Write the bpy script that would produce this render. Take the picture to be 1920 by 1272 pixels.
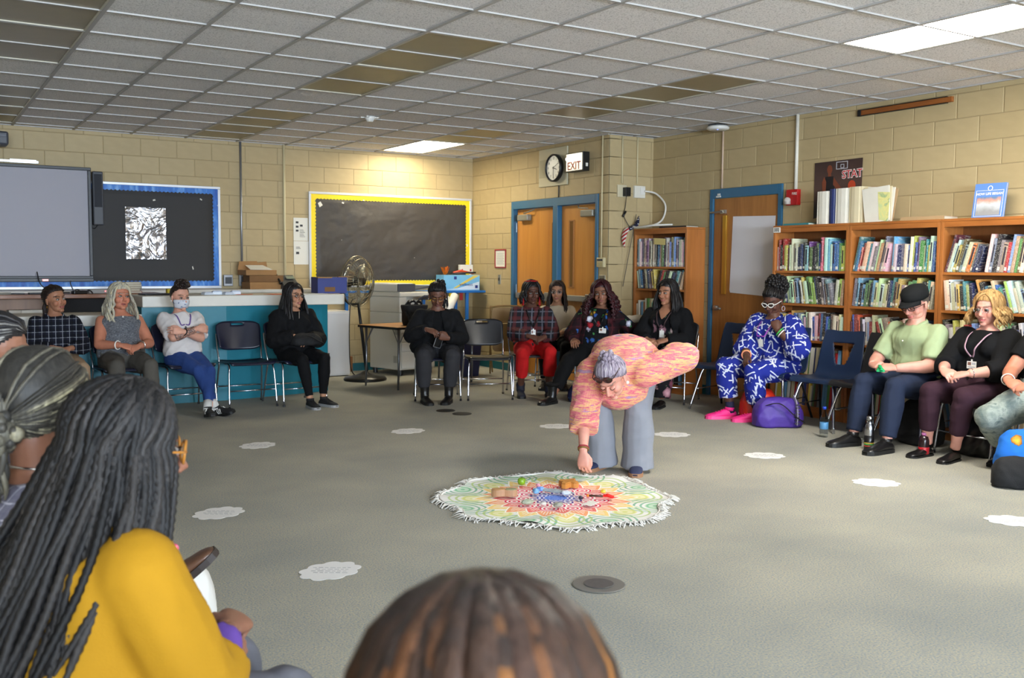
import bpy, bmesh, math, random
import numpy as np
from mathutils import Vector, Matrix, noise as mnoise

# ------------------------------------------------------------------ scene, camera, light
for o in list(bpy.data.objects):
    bpy.data.objects.remove(o)
S = bpy.context.scene
C = S.collection
rnd = random.Random(7)
PI = math.pi


def rad(a):
    return math.radians(a)


cam_data = bpy.data.cameras.new('camera')
cam = bpy.data.objects.new('camera', cam_data)
C.objects.link(cam)
cam_data.sensor_width = 36.0
cam_data.sensor_fit = 'HORIZONTAL'
cam_data.lens = 34.162
cam_data.clip_start = 0.05
cam_data.clip_end = 60
_R = Vector((0.8477, -0.5304, 0.0063)).normalized()
_F = Vector((0.5291, 0.8453, -0.0752)).normalized()
_U = _R.cross(_F).normalized()
_R = _F.cross(_U).normalized()
cam.matrix_world = Matrix(((_R.x, _U.x, -_F.x, 0.0), (_R.y, _U.y, -_F.y, 0.0), (_R.z, _U.z, -_F.z, 1.40), (0, 0, 0, 1)))
cam_data.dof.use_dof = True
cam_data.dof.focus_distance = 6.2
cam_data.dof.aperture_fstop = 5.6
S.camera = cam

S.view_settings.view_transform = 'Standard'
S.view_settings.look = 'None'
S.view_settings.gamma = 1.0
S.view_settings.use_curve_mapping = False
S.view_settings.exposure = 0.3

W = bpy.data.worlds.new('daylight')
S.world = W
W.use_nodes = True
W.node_tree.nodes['Background'].inputs[0].default_value = (0.62, 0.78, 1.0, 1)
W.node_tree.nodes['Background'].inputs[1].default_value = 0.6

LIT = 46.0
WINDOW_W = 680.0


def area_light(name, loc, rot, size, size_y, power, color):
    d = bpy.data.lights.new(name, 'AREA')
    d.shape = 'RECTANGLE'
    d.size, d.size_y, d.energy, d.color = size, size_y, power, color
    o = bpy.data.objects.new(name, d)
    o.location, o.rotation_euler = loc, rot
    C.objects.link(o)
    return o


# daylight that comes in through the windows behind the camera
for k, x in enumerate((-1.6, 1.2, 4.0)):
    area_light('window_daylight', (x, -5.8, 1.75), (rad(135), 0, 0), 1.9, 1.3, WINDOW_W, (0.72, 0.85, 1.0))


# ------------------------------------------------------------------ colour and materials
def lin(c):
    return tuple((v / 255.0 / 12.92) if v / 255.0 <= 0.04045 else ((v / 255.0 + 0.055) / 1.055) ** 2.4 for v in c)


def col(c):
    return (*lin(c), 1.0)


class NT:
    """small node-tree helper"""

    def __init__(self, name):
        self.m = bpy.data.materials.new(name)
        self.m.use_nodes = True
        self.t = self.m.node_tree
        self.b = self.t.nodes['Principled BSDF']
        self.l = self.t.links

    def n(self, typ, **kw):
        nd = self.t.nodes.new(typ)
        ins = kw.pop('ins', {})
        for k, v in kw.items():
            setattr(nd, k, v)
        for k, v in ins.items():
            if hasattr(v, 'is_output'):
                self.l.new(v, nd.inputs[k])
            else:
                nd.inputs[k].default_value = v
        return nd

    def coord(self, kind='Object', scale=(1, 1, 1), rot=(0, 0, 0), loc=(0, 0, 0)):
        tc = self.n('ShaderNodeTexCoord')
        mp = self.n('ShaderNodeMapping', ins={0: tc.outputs[kind], 1: loc, 2: rot, 3: scale})
        return mp.outputs[0]

    def noise(self, vec, scale, detail=3, rough=0.5, dist=0.0):
        return self.n('ShaderNodeTexNoise', ins={'Vector': vec, 'Scale': scale, 'Detail': detail, 'Roughness': rough, 'Distortion': dist})

    def ramp(self, fac, stops, interp='LINEAR'):
        r = self.n('ShaderNodeValToRGB', ins={0: fac})
        e = r.color_ramp.elements
        r.color_ramp.interpolation = interp
        while len(e) < len(stops):
            e.new(0.5)
        for el, (p, c) in zip(e, stops):
            el.position = p
            el.color = c if len(c) == 4 else col(c)
        return r.outputs[0]

    def math(self, op, a, b=0.0, c=0.0, clamp=False):
        nd = self.n('ShaderNodeMath', operation=op, use_clamp=clamp, ins={0: a, 1: b, 2: c})
        return nd.outputs[0]

    def mix(self, fac, a, b, blend='MIX'):
        nd = self.n('ShaderNodeMixRGB', blend_type=blend, ins={0: fac, 1: a, 2: b})
        return nd.outputs[0]

    def base(self, v):
        if hasattr(v, 'is_output'):
            self.l.new(v, self.b.inputs['Base Color'])
        else:
            self.b.inputs['Base Color'].default_value = v

    def bump(self, h, strength=0.3, dist=0.01):
        nd = self.n('ShaderNodeBump', ins={'Strength': strength, 'Distance': dist, 'Height': h})
        self.l.new(nd.outputs[0], self.b.inputs['Normal'])

    def set(self, rough=0.5, metal=0.0, spec=None, trans=0.0, coat=0.0, sheen=0.0):
        self.b.inputs['Roughness'].default_value = rough
        self.b.inputs['Metallic'].default_value = metal
        if spec is not None:
            self.b.inputs['Specular IOR Level'].default_value = spec
        self.b.inputs['Transmission Weight'].default_value = trans
        self.b.inputs['Coat Weight'].default_value = coat
        self.b.inputs['Sheen Weight'].default_value = sheen
        return self


_MATS = {}


def M(name, c=(128, 128, 128), rough=0.55, metal=0.0, var=0.0, vs=8.0, bump=0.0, bs=40.0, bd=0.004, spec=None, stretch=(1, 1, 1), sheen=0.0, coat=0.0):
    """a plain procedural material: base colour with slight noise variation and noise bump"""
    if name in _MATS:
        return _MATS[name]
    t = NT(name)
    t.set(rough, metal, spec, 0, coat, sheen)
    v = t.coord('Object', stretch)
    base = col(c)
    if var > 0:
        n = t.noise(v, vs, 4)
        dark = tuple(x * (1 - var) for x in base[:3]) + (1,)
        lite = tuple(min(1, x * (1 + var)) for x in base[:3]) + (1,)
        t.base(t.ramp(n.outputs[0], [(0.3, dark), (0.7, lite)]))
    else:
        t.base(base)
    if bump > 0:
        t.bump(t.noise(v, bs, 3).outputs[0], bump, bd)
    _MATS[name] = t.m
    return t.m


def wood(name, c1, c2, scale=6.0, rot=(0, 0, 0), rough=0.4, stretch=(1, 1, 0.08)):
    if name in _MATS:
        return _MATS[name]
    t = NT(name)
    t.set(rough)
    v = t.coord('Object', stretch, rot)
    n1 = t.noise(v, scale, 4, 0.55, 0.6)
    n2 = t.noise(v, scale * 7, 3, 0.6)
    f = t.math('MULTIPLY_ADD', n2.outputs[0], 0.35, t.math('MULTIPLY', n1.outputs[0], 0.75))
    t.base(t.ramp(f, [(0.36, c1), (0.7, c2)]))
    t.bump(n2.outputs[0], 0.06, 0.002)
    _MATS[name] = t.m
    return t.m


def emit(name, c, strength):
    if name in _MATS:
        return _MATS[name]
    t = NT(name)
    t.b.inputs['Base Color'].default_value = (0.8, 0.8, 0.8, 1)
    t.b.inputs['Emission Color'].default_value = col(c)
    t.b.inputs['Emission Strength'].default_value = strength
    _MATS[name] = t.m
    return t.m


def glass(name, c=(235, 240, 245), rough=0.02, thin=True):
    if name in _MATS:
        return _MATS[name]
    t = NT(name)
    t.base(col(c))
    t.set(rough, trans=1.0)
    t.b.inputs['IOR'].default_value = 1.05 if thin else 1.4
    _MATS[name] = t.m
    return t.m


# ------------------------------------------------------------------ geometry helpers
def vrot(axis, ang):
    return Matrix.Rotation(ang, 3, axis)


class MB:
    """collects verts, faces and a material index per face; build() links them as ONE mesh object"""

    def __init__(self):
        self.v, self.f, self.m = [], [], []

    def add(self, vs, fs, mi=0):
        o = len(self.v)
        self.v.extend([tuple(p) for p in vs])
        self.f.extend([tuple(i + o for i in f) for f in fs])
        if isinstance(mi, int):
            self.m.extend([mi] * len(fs))
        else:
            self.m.extend(mi)
        return self

    def box(self, lo, hi, mi=0, rz=0.0, about=None, rot=None):
        x0, y0, z0 = lo
        x1, y1, z1 = hi
        vs = [Vector(p) for p in ((x0, y0, z0), (x1, y0, z0), (x1, y1, z0), (x0, y1, z0), (x0, y0, z1), (x1, y0, z1), (x1, y1, z1), (x0, y1, z1))]
        if rz or rot is not None:
            c = Vector(about) if about is not None else Vector(((x0 + x1) / 2, (y0 + y1) / 2, (z0 + z1) / 2))
            R = rot if rot is not None else vrot('Z', rz)
            vs = [c + R @ (p - c) for p in vs]
        return self.add(vs, [(0, 3, 2, 1), (4, 5, 6, 7), (0, 1, 5, 4), (1, 2, 6, 5), (2, 3, 7, 6), (3, 0, 4, 7)], mi)

    def cbox(self, c, s, mi=0, rot=None, rz=0.0):
        return self.box([c[i] - s[i] / 2 for i in range(3)], [c[i] + s[i] / 2 for i in range(3)], mi, rz=rz, rot=rot)

    def loft(self, rings, mi=0, cap=True, closed=False):
        n = len(rings[0])
        vs = [p for r in rings for p in r]
        fs = []
        k = len(rings)
        for i in range(k if closed else k - 1):
            a, b = i * n, ((i + 1) % k) * n
            for j in range(n):
                j2 = (j + 1) % n
                fs.append((a + j, a + j2, b + j2, b + j))
        if cap and not closed:
            fs.append(tuple(reversed(range(n))))
            fs.append(tuple(range((k - 1) * n, k * n)))
        return self.add(vs, fs, mi)

    def tube(self, pts, r, n=8, mi=0, cap=True, closed=False, flat=None):
        pts = [Vector(p) for p in pts]
        rs = r if hasattr(r, '__len__') else [r] * len(pts)
        rings = []
        k = len(pts)
        t0 = (pts[1] - pts[0]).normalized()
        up = Vector((0, 0, 1)) if abs(t0.z) < 0.9 else Vector((1, 0, 0))
        u = t0.cross(up).normalized()
        for i in range(k):
            if closed:
                t = (pts[(i + 1) % k] - pts[i - 1])
            elif i == 0:
                t = pts[1] - pts[0]
            elif i == k - 1:
                t = pts[-1] - pts[-2]
            else:
                t = (pts[i] - pts[i - 1]).normalized() + (pts[i + 1] - pts[i]).normalized()
            if t.length < 1e-9:
                t = t0
            t = t.normalized()
            u = (u - t * u.dot(t))
            u = u.normalized() if u.length > 1e-6 else t.orthogonal().normalized()
            w = t.cross(u)
            a = rs[i]
            b = a if flat is None else a * flat
            rings.append([pts[i] + u * (a * math.cos(2 * PI * j / n)) + w * (b * math.sin(2 * PI * j / n)) for j in range(n)])
        return self.loft(rings, mi, cap, closed)

    def cyl(self, p0, p1, r, n=16, mi=0, r1=None):
        return self.tube([p0, p1], [r, r if r1 is None else r1], n, mi)

    def ell(self, c, r, nu=14, nv=9, mi=0, R=None):
        c = Vector(c)
        if not hasattr(r, '__len__'):
            r = (r, r, r)
        vs = [Vector((0, 0, -r[2]))]
        for i in range(1, nv):
            ph = -PI / 2 + PI * i / nv
            for j in range(nu):
                th = 2 * PI * j / nu
                vs.append(Vector((r[0] * math.cos(ph) * math.cos(th), r[1] * math.cos(ph) * math.sin(th), r[2] * math.sin(ph))))
        vs.append(Vector((0, 0, r[2])))
        if R is not None:
            vs = [R @ p for p in vs]
        fs = []
        for j in range(nu):
            fs.append((0, 1 + (j + 1) % nu, 1 + j))
        for i in range(nv - 2):
            a, b = 1 + i * nu, 1 + (i + 1) * nu
            for j in range(nu):
                fs.append((a + j, a + (j + 1) % nu, b + (j + 1) % nu, b + j))
        a, top = 1 + (nv - 2) * nu, len(vs) - 1
        for j in range(nu):
            fs.append((a + j, a + (j + 1) % nu, top))
        return self.add([p + c for p in vs], fs, mi)

    def lathe(self, prof, n=24, c=(0, 0, 0), mi=0, R=None):
        c = Vector(c)
        rings = []
        for (r, z) in prof:
            ring = [Vector((r * math.cos(2 * PI * j / n), r * math.sin(2 * PI * j / n), z)) for j in range(n)]
            if R is not None:
                ring = [R @ p for p in ring]
            rings.append([p + c for p in ring])
        return self.loft(rings, mi)

    def prism(self, poly, d0, d1, mi=0, mat=None, mside=None):
        """poly: 2D points (u, v) counter-clockwise; extruded along w from d0 to d1; mat maps (u, v, w) to space"""
        mat = mat or (lambda u, v, w: (u, v, w))
        n = len(poly)
        vs = [mat(u, v, d0) for u, v in poly] + [mat(u, v, d1) for u, v in poly]
        fs = [tuple(reversed(range(n))), tuple(range(n, 2 * n))] + [(j, (j + 1) % n, n + (j + 1) % n, n + j) for j in range(n)]
        ms = [mi, mi] + [mi if mside is None else mside] * n
        return self.add(vs, fs, ms)

    def frame(self, lo, hi, w, d0, d1, mat, mi=0):
        """a rectangular picture-frame ring"""
        (u0, v0), (u1, v1) = lo, hi
        for a, b in (((u0, v0), (u1, v0 + w)), ((u0, v1 - w), (u1, v1)), ((u0, v0 + w), (u0 + w, v1 - w)), ((u1 - w, v0 + w), (u1, v1 - w))):
            self.prism([(a[0], a[1]), (b[0], a[1]), (b[0], b[1]), (a[0], b[1])], d0, d1, mi, mat)
        return self

    def xf(self, fn):
        self.v = [tuple(fn(Vector(p))) for p in self.v]
        return self

    def build(self, name, mats, parent=None, smooth=False, bevel=0.0, seg=2, loc=None, kind=None, auto=None):
        me = bpy.data.meshes.new(name)
        me.from_pydata(self.v, [], self.f)
        mats = mats if isinstance(mats, (list, tuple)) else [mats]
        for m in mats:
            me.materials.append(m)
        if len(mats) > 1:
            me.polygons.foreach_set('material_index', self.m)
        bm = bmesh.new()
        bm.from_mesh(me)
        bmesh.ops.recalc_face_normals(bm, faces=bm.faces)
        bm.to_mesh(me)
        bm.free()
        if smooth or auto:
            me.polygons.foreach_set('use_smooth', [True] * len(me.polygons))
            if auto:
                me.set_sharp_from_angle(angle=rad(auto))
        me.update()
        o = bpy.data.objects.new(name, me)
        C.objects.link(o)
        if parent is not None:
            o.parent = parent
        if loc is not None:
            o.location = loc
        if bevel > 0:
            b = o.modifiers.new('edge', 'BEVEL')
            b.width, b.segments, b.limit_method, b.angle_limit = bevel, seg, 'ANGLE', rad(40)
        if kind:
            o['kind'] = kind
        return o


def tag(o, label=None, cat=None, group=None, kind=None):
    for k, v in (('label', label), ('category', cat), ('group', group), ('kind', kind)):
        if v:
            o[k] = v
    return o


def thing(name, label, cat, loc=(0, 0, 0), rz=0.0, group=None):
    o = bpy.data.objects.new(name, None)
    o.empty_display_size = 0.1
    C.objects.link(o)
    o.location, o.rotation_euler = loc, (0, 0, rz)
    return tag(o, label, cat, group)


def dup(o, parent=None):
    c = o.copy()
    C.objects.link(c)
    if parent is not None:
        c.parent = parent
    for ch in [x for x in KIDS(o)]:
        dup(ch, c)
    return c


def KIDS(o):
    return [x for x in C.objects if x.parent == o]


def inst(src, name, parent, loc, scale=(1, 1, 1), rot=(0, 0, 0)):
    """a copy of a piece that shares its mesh"""
    c = src.copy()
    c.name = name
    c.parent = parent
    c.location, c.scale, c.rotation_euler = loc, scale, rot
    C.objects.link(c)
    return c


def smoothpath(pts, n=6):
    """Catmull-Rom through pts"""
    P = [Vector(p) for p in pts]
    out = []
    for i in range(len(P) - 1):
        p0, p1, p2, p3 = P[max(i - 1, 0)], P[i], P[i + 1], P[min(i + 2, len(P) - 1)]
        for k in range(n):
            t = k / n
            out.append(0.5 * ((2 * p1) + (p2 - p0) * t + (2 * p0 - 5 * p1 + 4 * p2 - p3) * t * t + (3 * p1 - p0 - 3 * p2 + p3) * t ** 3))
    out.append(P[-1])
    return out


def text(name, body, size, mat4, mat, parent=None, depth=0.001, bold=0.0):
    """lettering as real geometry: a FONT curve turned into a mesh"""
    cu = bpy.data.curves.new(name, 'FONT')
    cu.body, cu.size, cu.extrude, cu.offset = body, size, depth, bold
    cu.align_x = cu.align_y = 'CENTER'
    cu.resolution_u = 2
    t = bpy.data.objects.new(name, cu)
    t.matrix_world = mat4
    me = bpy.data.meshes.new_from_object(t)
    bpy.data.objects.remove(t)
    o = bpy.data.objects.new(name, me)
    me.materials.clear()
    me.materials.append(mat)
    C.objects.link(o)
    o.matrix_world = mat4
    if parent is not None:
        o.parent = parent
        o.matrix_parent_inverse = Matrix.Identity(4)
        pw = Matrix.LocRotScale(parent.location, parent.rotation_euler, parent.scale)
        o.matrix_world = mat4
        o.matrix_local = pw.inverted() @ mat4
    return o


def facing(p, right, up):
    """matrix whose local x runs along right, y along up, at p"""
    r, u = Vector(right).normalized(), Vector(up).normalized()
    n = r.cross(u)
    return Matrix(((r.x, u.x, n.x, p[0]), (r.y, u.y, n.y, p[1]), (r.z, u.z, n.z, p[2]), (0, 0, 0, 1)))
# ------------------------------------------------------------------ the room
XR, XD, YB, YP, ZC = 7.47, 6.824, 11.963, 8.85, 2.89
XL, YF = -3.0, -6.0
T = 0.6096
GX = [1.062 + T * i for i in range(-8, 12)]      # ceiling grid lines of constant x (index -8 is first)
GY = [6.276 + T * j for j in range(-21, 10)]

t = NT('carpet')
t.set(0.95, spec=0.1)
v = t.coord('Object')
n1 = t.noise(v, 120, 2)
n2 = t.noise(v, 1.1, 3)
n3 = t.noise(v, 120, 2)
spk = t.ramp(n1.outputs[0], [(0.30, (138, 148, 154)), (0.47, (168, 168, 162)), (0.60, (180, 174, 158)), (0.72, (202, 186, 156))])
tint = t.ramp(n2.outputs[0], [(0.3, (218, 220, 222)), (0.7, (255, 252, 244))])
t.base(t.mix(1.0, spk, tint, 'MULTIPLY'))
t.bump(n3.outputs[0], 0.5, 0.004)
carpet = t.m

floor = MB().box((XL, YF, -0.1), (XR + 0.1, YB + 0.1, 0.0)).build('floor', carpet)
tag(floor, kind='structure')

# walls of painted concrete block: a mortar backing with each block proud of it
block_m = None
t = NT('painted_block')
t.set(0.55, spec=0.35)
v = t.coord('Object')
oi = t.n('ShaderNodeObjectInfo')
rr = t.ramp(oi.outputs['Random'], [(0.0, (178, 158, 118)), (1.0, (184, 165, 126))])
n1 = t.noise(t.coord('Object', (0.4, 0.4, 0.2)), 9, 4)
tint = t.ramp(n1.outputs[0], [(0.35, (250, 250, 249)), (0.65, (255, 255, 255))])
t.base(t.mix(1.0, rr, tint, 'MULTIPLY'))
t.bump(t.noise(t.coord('Object', (.4, .2, .2)), 90, 3).outputs[0], 0.05, 0.001)
block_m = t.m
mortar_m = M('painted_mortar', (156, 138, 102), 0.7)

BW, BH = 0.4064, 0.2032
_b = MB()
_e = 0.0035
# unit block: spans 1 x 1 in (u, v), depth 1 proud, with a chamfered front edge
_b.add([(0, 0, 0), (1, 0, 0), (1, 1, 0), (0, 1, 0), (0, 0, .5), (1, 0, .5), (1, 1, .5), (0, 1, .5),
        (.012, .022, 1), (.988, .022, 1), (.988, .978, 1), (.012, .978, 1)],
       [(0, 1, 5, 4), (1, 2, 6, 5), (2, 3, 7, 6), (3, 0, 4, 7), (4, 5, 9, 8), (5, 6, 10, 9), (6, 7, 11, 10), (7, 4, 8, 11), (8, 9, 10, 11)])
block_src = _b.build('block', block_m)
C.objects.unlink(block_src)


def block_wall(wall, u0, u1, place, openings=(), zmin=0.0, skip=None):
    """lay courses of blocks between u0 and u1; openings are (ua, ub, ztop); place(u, z) -> (loc, rot_z)"""
    j = 0.006
    k = 0
    z = 0.0
    while z < ZC - 0.01:
        zt = min(z + BH, ZC)
        segs = [(u0, u1)]
        for (a, b, top, bot) in openings:
            if z < top - 0.02 and zt > bot + 0.02:
                segs = [s for (p, q) in segs for s in ((p, min(q, a)), (max(p, b), q)) if s[1] - s[0] > 0.03]
        off = (k % 2) * BW / 2
        if z >= zmin - 1e-6:
            for (p, q) in segs:
                u = u0 + off - BW
                while u < q:
                    a, b = max(u, p), min(u + BW, q)
                    if b - a > 0.03:
                        loc, rot = place(a + j / 2, z + j / 2)
                        inst(block_src, 'block', wall, loc, (b - a - j, zt - z - j, 0.0045), rot)
                    u += BW
        z += BH
        k += 1


wall_back = MB().box((XL, YB, 0), (XD, YB + 0.12, ZC)).build('wall_back', mortar_m)
tag(wall_back, kind='structure')
block_wall(wall_back, -0.66, XD, lambda u, z: ((u, YB, z), (rad(90), 0, 0)), zmin=0.0)
wall_left = MB().box((XL - 0.12, YF, 0), (XL, YB, ZC)).build('wall_left', mortar_m)
tag(wall_left, kind='structure')
wall_right = MB().box((XR, YF, 0), (XR + 0.12, YP, ZC)).build('wall_right', mortar_m)
tag(wall_right, kind='structure')
DR0, DR1 = 6.85, 7.87     # right-hand door frame
block_wall(wall_right, -YP, -2.35, lambda u, z: ((XR, -u, z), (rad(90), 0, rad(-90))), openings=[(-DR1, -DR0, 2.235, 0)])
wall_doors = MB()
DD0, DD1 = 9.03, 10.91    # double-door frame
wall_doors.box((XD, DD1, 0), (XD + 0.14, YB, ZC)).box((XD, YP, 0), (XD + 0.14, DD0, ZC)).box((XD, DD0, 2.235), (XD + 0.14, DD1, ZC))
wall_doors = wall_doors.build('wall_doors', mortar_m)
tag(wall_doors, kind='structure')
block_wall(wall_doors, -YB, -YP, lambda u, z: ((XD, -u, z), (rad(90), 0, rad(-90))), openings=[(-DD1, -DD0, 2.235, 0)])
wall_pier = MB().box((XD, YP, 0), (XR + 0.12, YP + 0.14, ZC)).build('wall_pier', mortar_m)
tag(wall_pier, kind='structure')
block_wall(wall_pier, XD, XR, lambda u, z: ((u, YP, z), (rad(90), 0, 0)))
# the wall behind the camera with three window openings
wb = MB()
wb.box((XL, YF - 0.12, 0), (XR, YF, 0.95)).box((XL, YF - 0.12, 2.5), (XR, YF, ZC))
edges = [XL, -2.6, -0.6, 0.2, 2.2, 3.0, 5.0, XR]
for a, b in zip(edges[0::2], edges[1::2]):
    wb.box((a, YF - 0.12, 0.95), (b, YF, 2.5))
tag(wb.build('wall_front', mortar_m), kind='structure')

teal_base = M('teal_rubber_base', (18, 92, 102), 0.5)
bb = MB().box((XL, YB - 0.016, 0), (XD, YB, 0.102)).build('baseboard_back', teal_base)
tag(bb, kind='structure')
bb = MB().box((XD - 0.016, DD1, 0), (XD, YB - 0.016, 0.102)).box((XD - 0.016, YP, 0), (XD, DD0, 0.102)).build('baseboard_doors', teal_base)
tag(bb, kind='structure')
bb = MB().box((XR - 0.016, DR1, 0), (XR, YP, 0.102)).box((XR - 0.016, 1.5, 0), (XR, DR0, 0.102)).build('baseboard_right', teal_base)
tag(bb, kind='structure')

# ceiling: slab above, T-bar grid, and every tile a part
ceiling = MB().box((XL, YF, ZC + 0.11), (XR + 0.1, YB + 0.1, ZC + 0.2)).build('ceiling', M('ceiling_void', (60, 60, 60), 0.9))
tag(ceiling, kind='structure')
grid_m = M('ceiling_grid_white', (176, 173, 170), 0.5)
g = MB()
for x in GX:
    g.box((x - 0.012, YF, ZC - 0.004), (x + 0.012, YB, ZC + 0.03))
for y in GY:
    g.box((XL, y - 0.010, ZC - 0.003), (XR, y + 0.010, ZC + 0.03))
g.box((XL, YB - 0.022, ZC - 0.004), (XD, YB, ZC + 0.02)).box((XD - 0.022, YP, ZC - 0.004), (XD, YB, ZC + 0.02)).box((XR - 0.022, YF, ZC - 0.004), (XR, YP, ZC + 0.02))
g.box((XD, YP - 0.022, ZC - 0.004), (XR, YP, ZC + 0.02))
g.build('grid_bars', grid_m, ceiling)
t = NT('ceiling_tile_fissured')
t.set(0.9, spec=0.15)
v = t.coord('Object')
oi = t.n('ShaderNodeObjectInfo')
tone = t.ramp(oi.outputs['Random'], [(0.0, (232, 229, 228)), (0.5, (236, 233, 232)), (1.0, (240, 237, 237))])
n1 = t.noise(v, 110, 3, 0.6)
t.base(t.mix(1.0, tone, t.ramp(n1.outputs[0], [(0.35, (205, 205, 205)), (0.5, (255, 255, 255))]), 'MULTIPLY'))
t.bump(n1.outputs[0], 0.6, 0.004)
tile_m = t.m
tl = MB().box((-0.2935, -0.2935, 0.006), (0.2935, 0.2935, 0.022))
tile_src = tl.build('tile', tile_m, bevel=0.0)
C.objects.unlink(tile_src)
LIGHTS = [(i, j, (i, j) in ((7, -5), (7, 7))) for i, j in ((-1, -1), (-1, 1), (-1, 5), (-1, 7), (3, -1), (3, 1), (3, 5), (3, 7), (7, -5), (7, -1), (7, 1), (7, 5), (7, 7))]      # (i, j, lit): one cell wide in x, two in y
taken = {(i, j + d) for i, j, _ in LIGHTS for d in (0, 1)}
for i in range(-8, 11):
    for j in range(-21, 10):
        if (i, j) in taken:
            continue
        x, y = 1.062 + T * (i + 0.5), 6.276 + T * (j + 0.5)
        sx = sy = 1.0
        x0, x1, y0, y1 = x - T / 2, x + T / 2, y - T / 2, y + T / 2
        xmax = XD if y > YP else XR
        x1, y1, y0, x0 = min(x1, xmax), min(y1, YB), max(y0, YF), max(x0, XL)
        if x1 - x0 < 0.06 or y1 - y0 < 0.06:
            continue
        dz = rnd.choice((0, 0, 0, 0.0015, -0.001))
        inst(tile_src, 'tile', ceiling, ((x0 + x1) / 2, (y0 + y1) / 2, ZC + dz), ((x1 - x0) / T, (y1 - y0) / T, 1), (0, 0, rnd.choice((0, PI))))

diff_off = M('diffuser_unlit', (150, 138, 108), 0.35, var=0.05, bump=0.15, bs=160, bd=0.002)
diff_on = emit('diffuser_lit', (255, 250, 238), LIT)
diff_dim = emit('diffuser_lit_dim', (255, 244, 214), LIT * .5)  # back panel dimmed so its glow on the wall clips less
lit_lab = {(7, -5): 'brightly lit long fluorescent ceiling panel above the tall bookcases', (7, 7): 'brightly lit fluorescent ceiling panel beside back wall above the yellow-bordered board'}
off_lab = {(-1, -1): 'unlit dark fluorescent ceiling panel cut by the top left corner', (-1, 1): 'unlit dark ceiling panel, second from the top left corner',
           (-1, 5): 'unlit grey ceiling panel near left edge above the whiteboard', (-1, 7): 'unlit grey ceiling panel at left edge, last before the back wall',
           (3, -1): 'larger unlit brown ceiling panel of the pair over the middle of the room', (3, 1): 'smaller unlit brown ceiling panel of the middle pair, further from camera',
           (3, 5): 'unlit yellowish ceiling panel nearer of the pair by the back wall', (3, 7): 'unlit yellowish ceiling panel touching the back wall above the blue-bordered board',
           (7, -1): 'unlit brown ceiling panel nearer of the pair in front of the doors', (7, 1): 'unlit brown ceiling panel further of the pair in front of the doors',
           (7, 5): 'unlit yellow-glowing ceiling panel end to end with the lit one at back'}
for i, j, lit in LIGHTS:
    x, y = 1.062 + T * (i + 0.5), 6.276 + T * (j + 1)
    lab = (lit_lab if lit else off_lab)[i, j]
    o = thing('ceiling_light', lab, 'ceiling light', (x, y, ZC), 0, 'recessed fluorescent ceiling panels')
    f = MB().frame((-T / 2 + 0.012, -T + 0.012), (T / 2 - 0.012, T - 0.012), 0.014, -0.002, 0.02, lambda u, v, w: (u, v, w))
    f.build('frame', M('light_frame', (196, 190, 172), 0.4), o)
    h = MB().box((-T / 2 + 0.014, -T + 0.014, 0.03), (T / 2 - 0.014, T - 0.014, 0.1))
    h.build('housing', M('light_housing', (180, 180, 176), 0.5), o)
    d = MB().box((-T / 2 + 0.024, -T + 0.024, 0.004), (T / 2 - 0.024, T - 0.024, 0.012))
    d.build('diffuser', (diff_on if j < 0 else diff_dim) if lit else diff_off, o)

# ------------------------------------------------------------------ doors
blue_frame = M('blue_door_frame', (44, 98, 132), 0.4, var=0.04)
oak_door = wood('oak_door', (176, 112, 44), (200, 138, 62), 5, stretch=(1, 1, 0.06))
oak_door2 = wood('oak_door_darker', (138, 88, 42), (172, 116, 60), 7, stretch=(1, 1, 0.08), rough=0.45)
alu = M('brushed_aluminium', (176, 176, 174), 0.35, 0.9)
greymetal = M('grey_painted_metal', (136, 132, 120), 0.45, 0.2)
chrome = M('chrome', (205, 208, 214), 0.12, 1.0)
brass = M('brass', (212, 168, 70), 0.3, 0.9)
black_p = M('black_plastic', (18, 18, 20), 0.4)
white_p = M('white_plastic', (222, 220, 214), 0.4)

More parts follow.
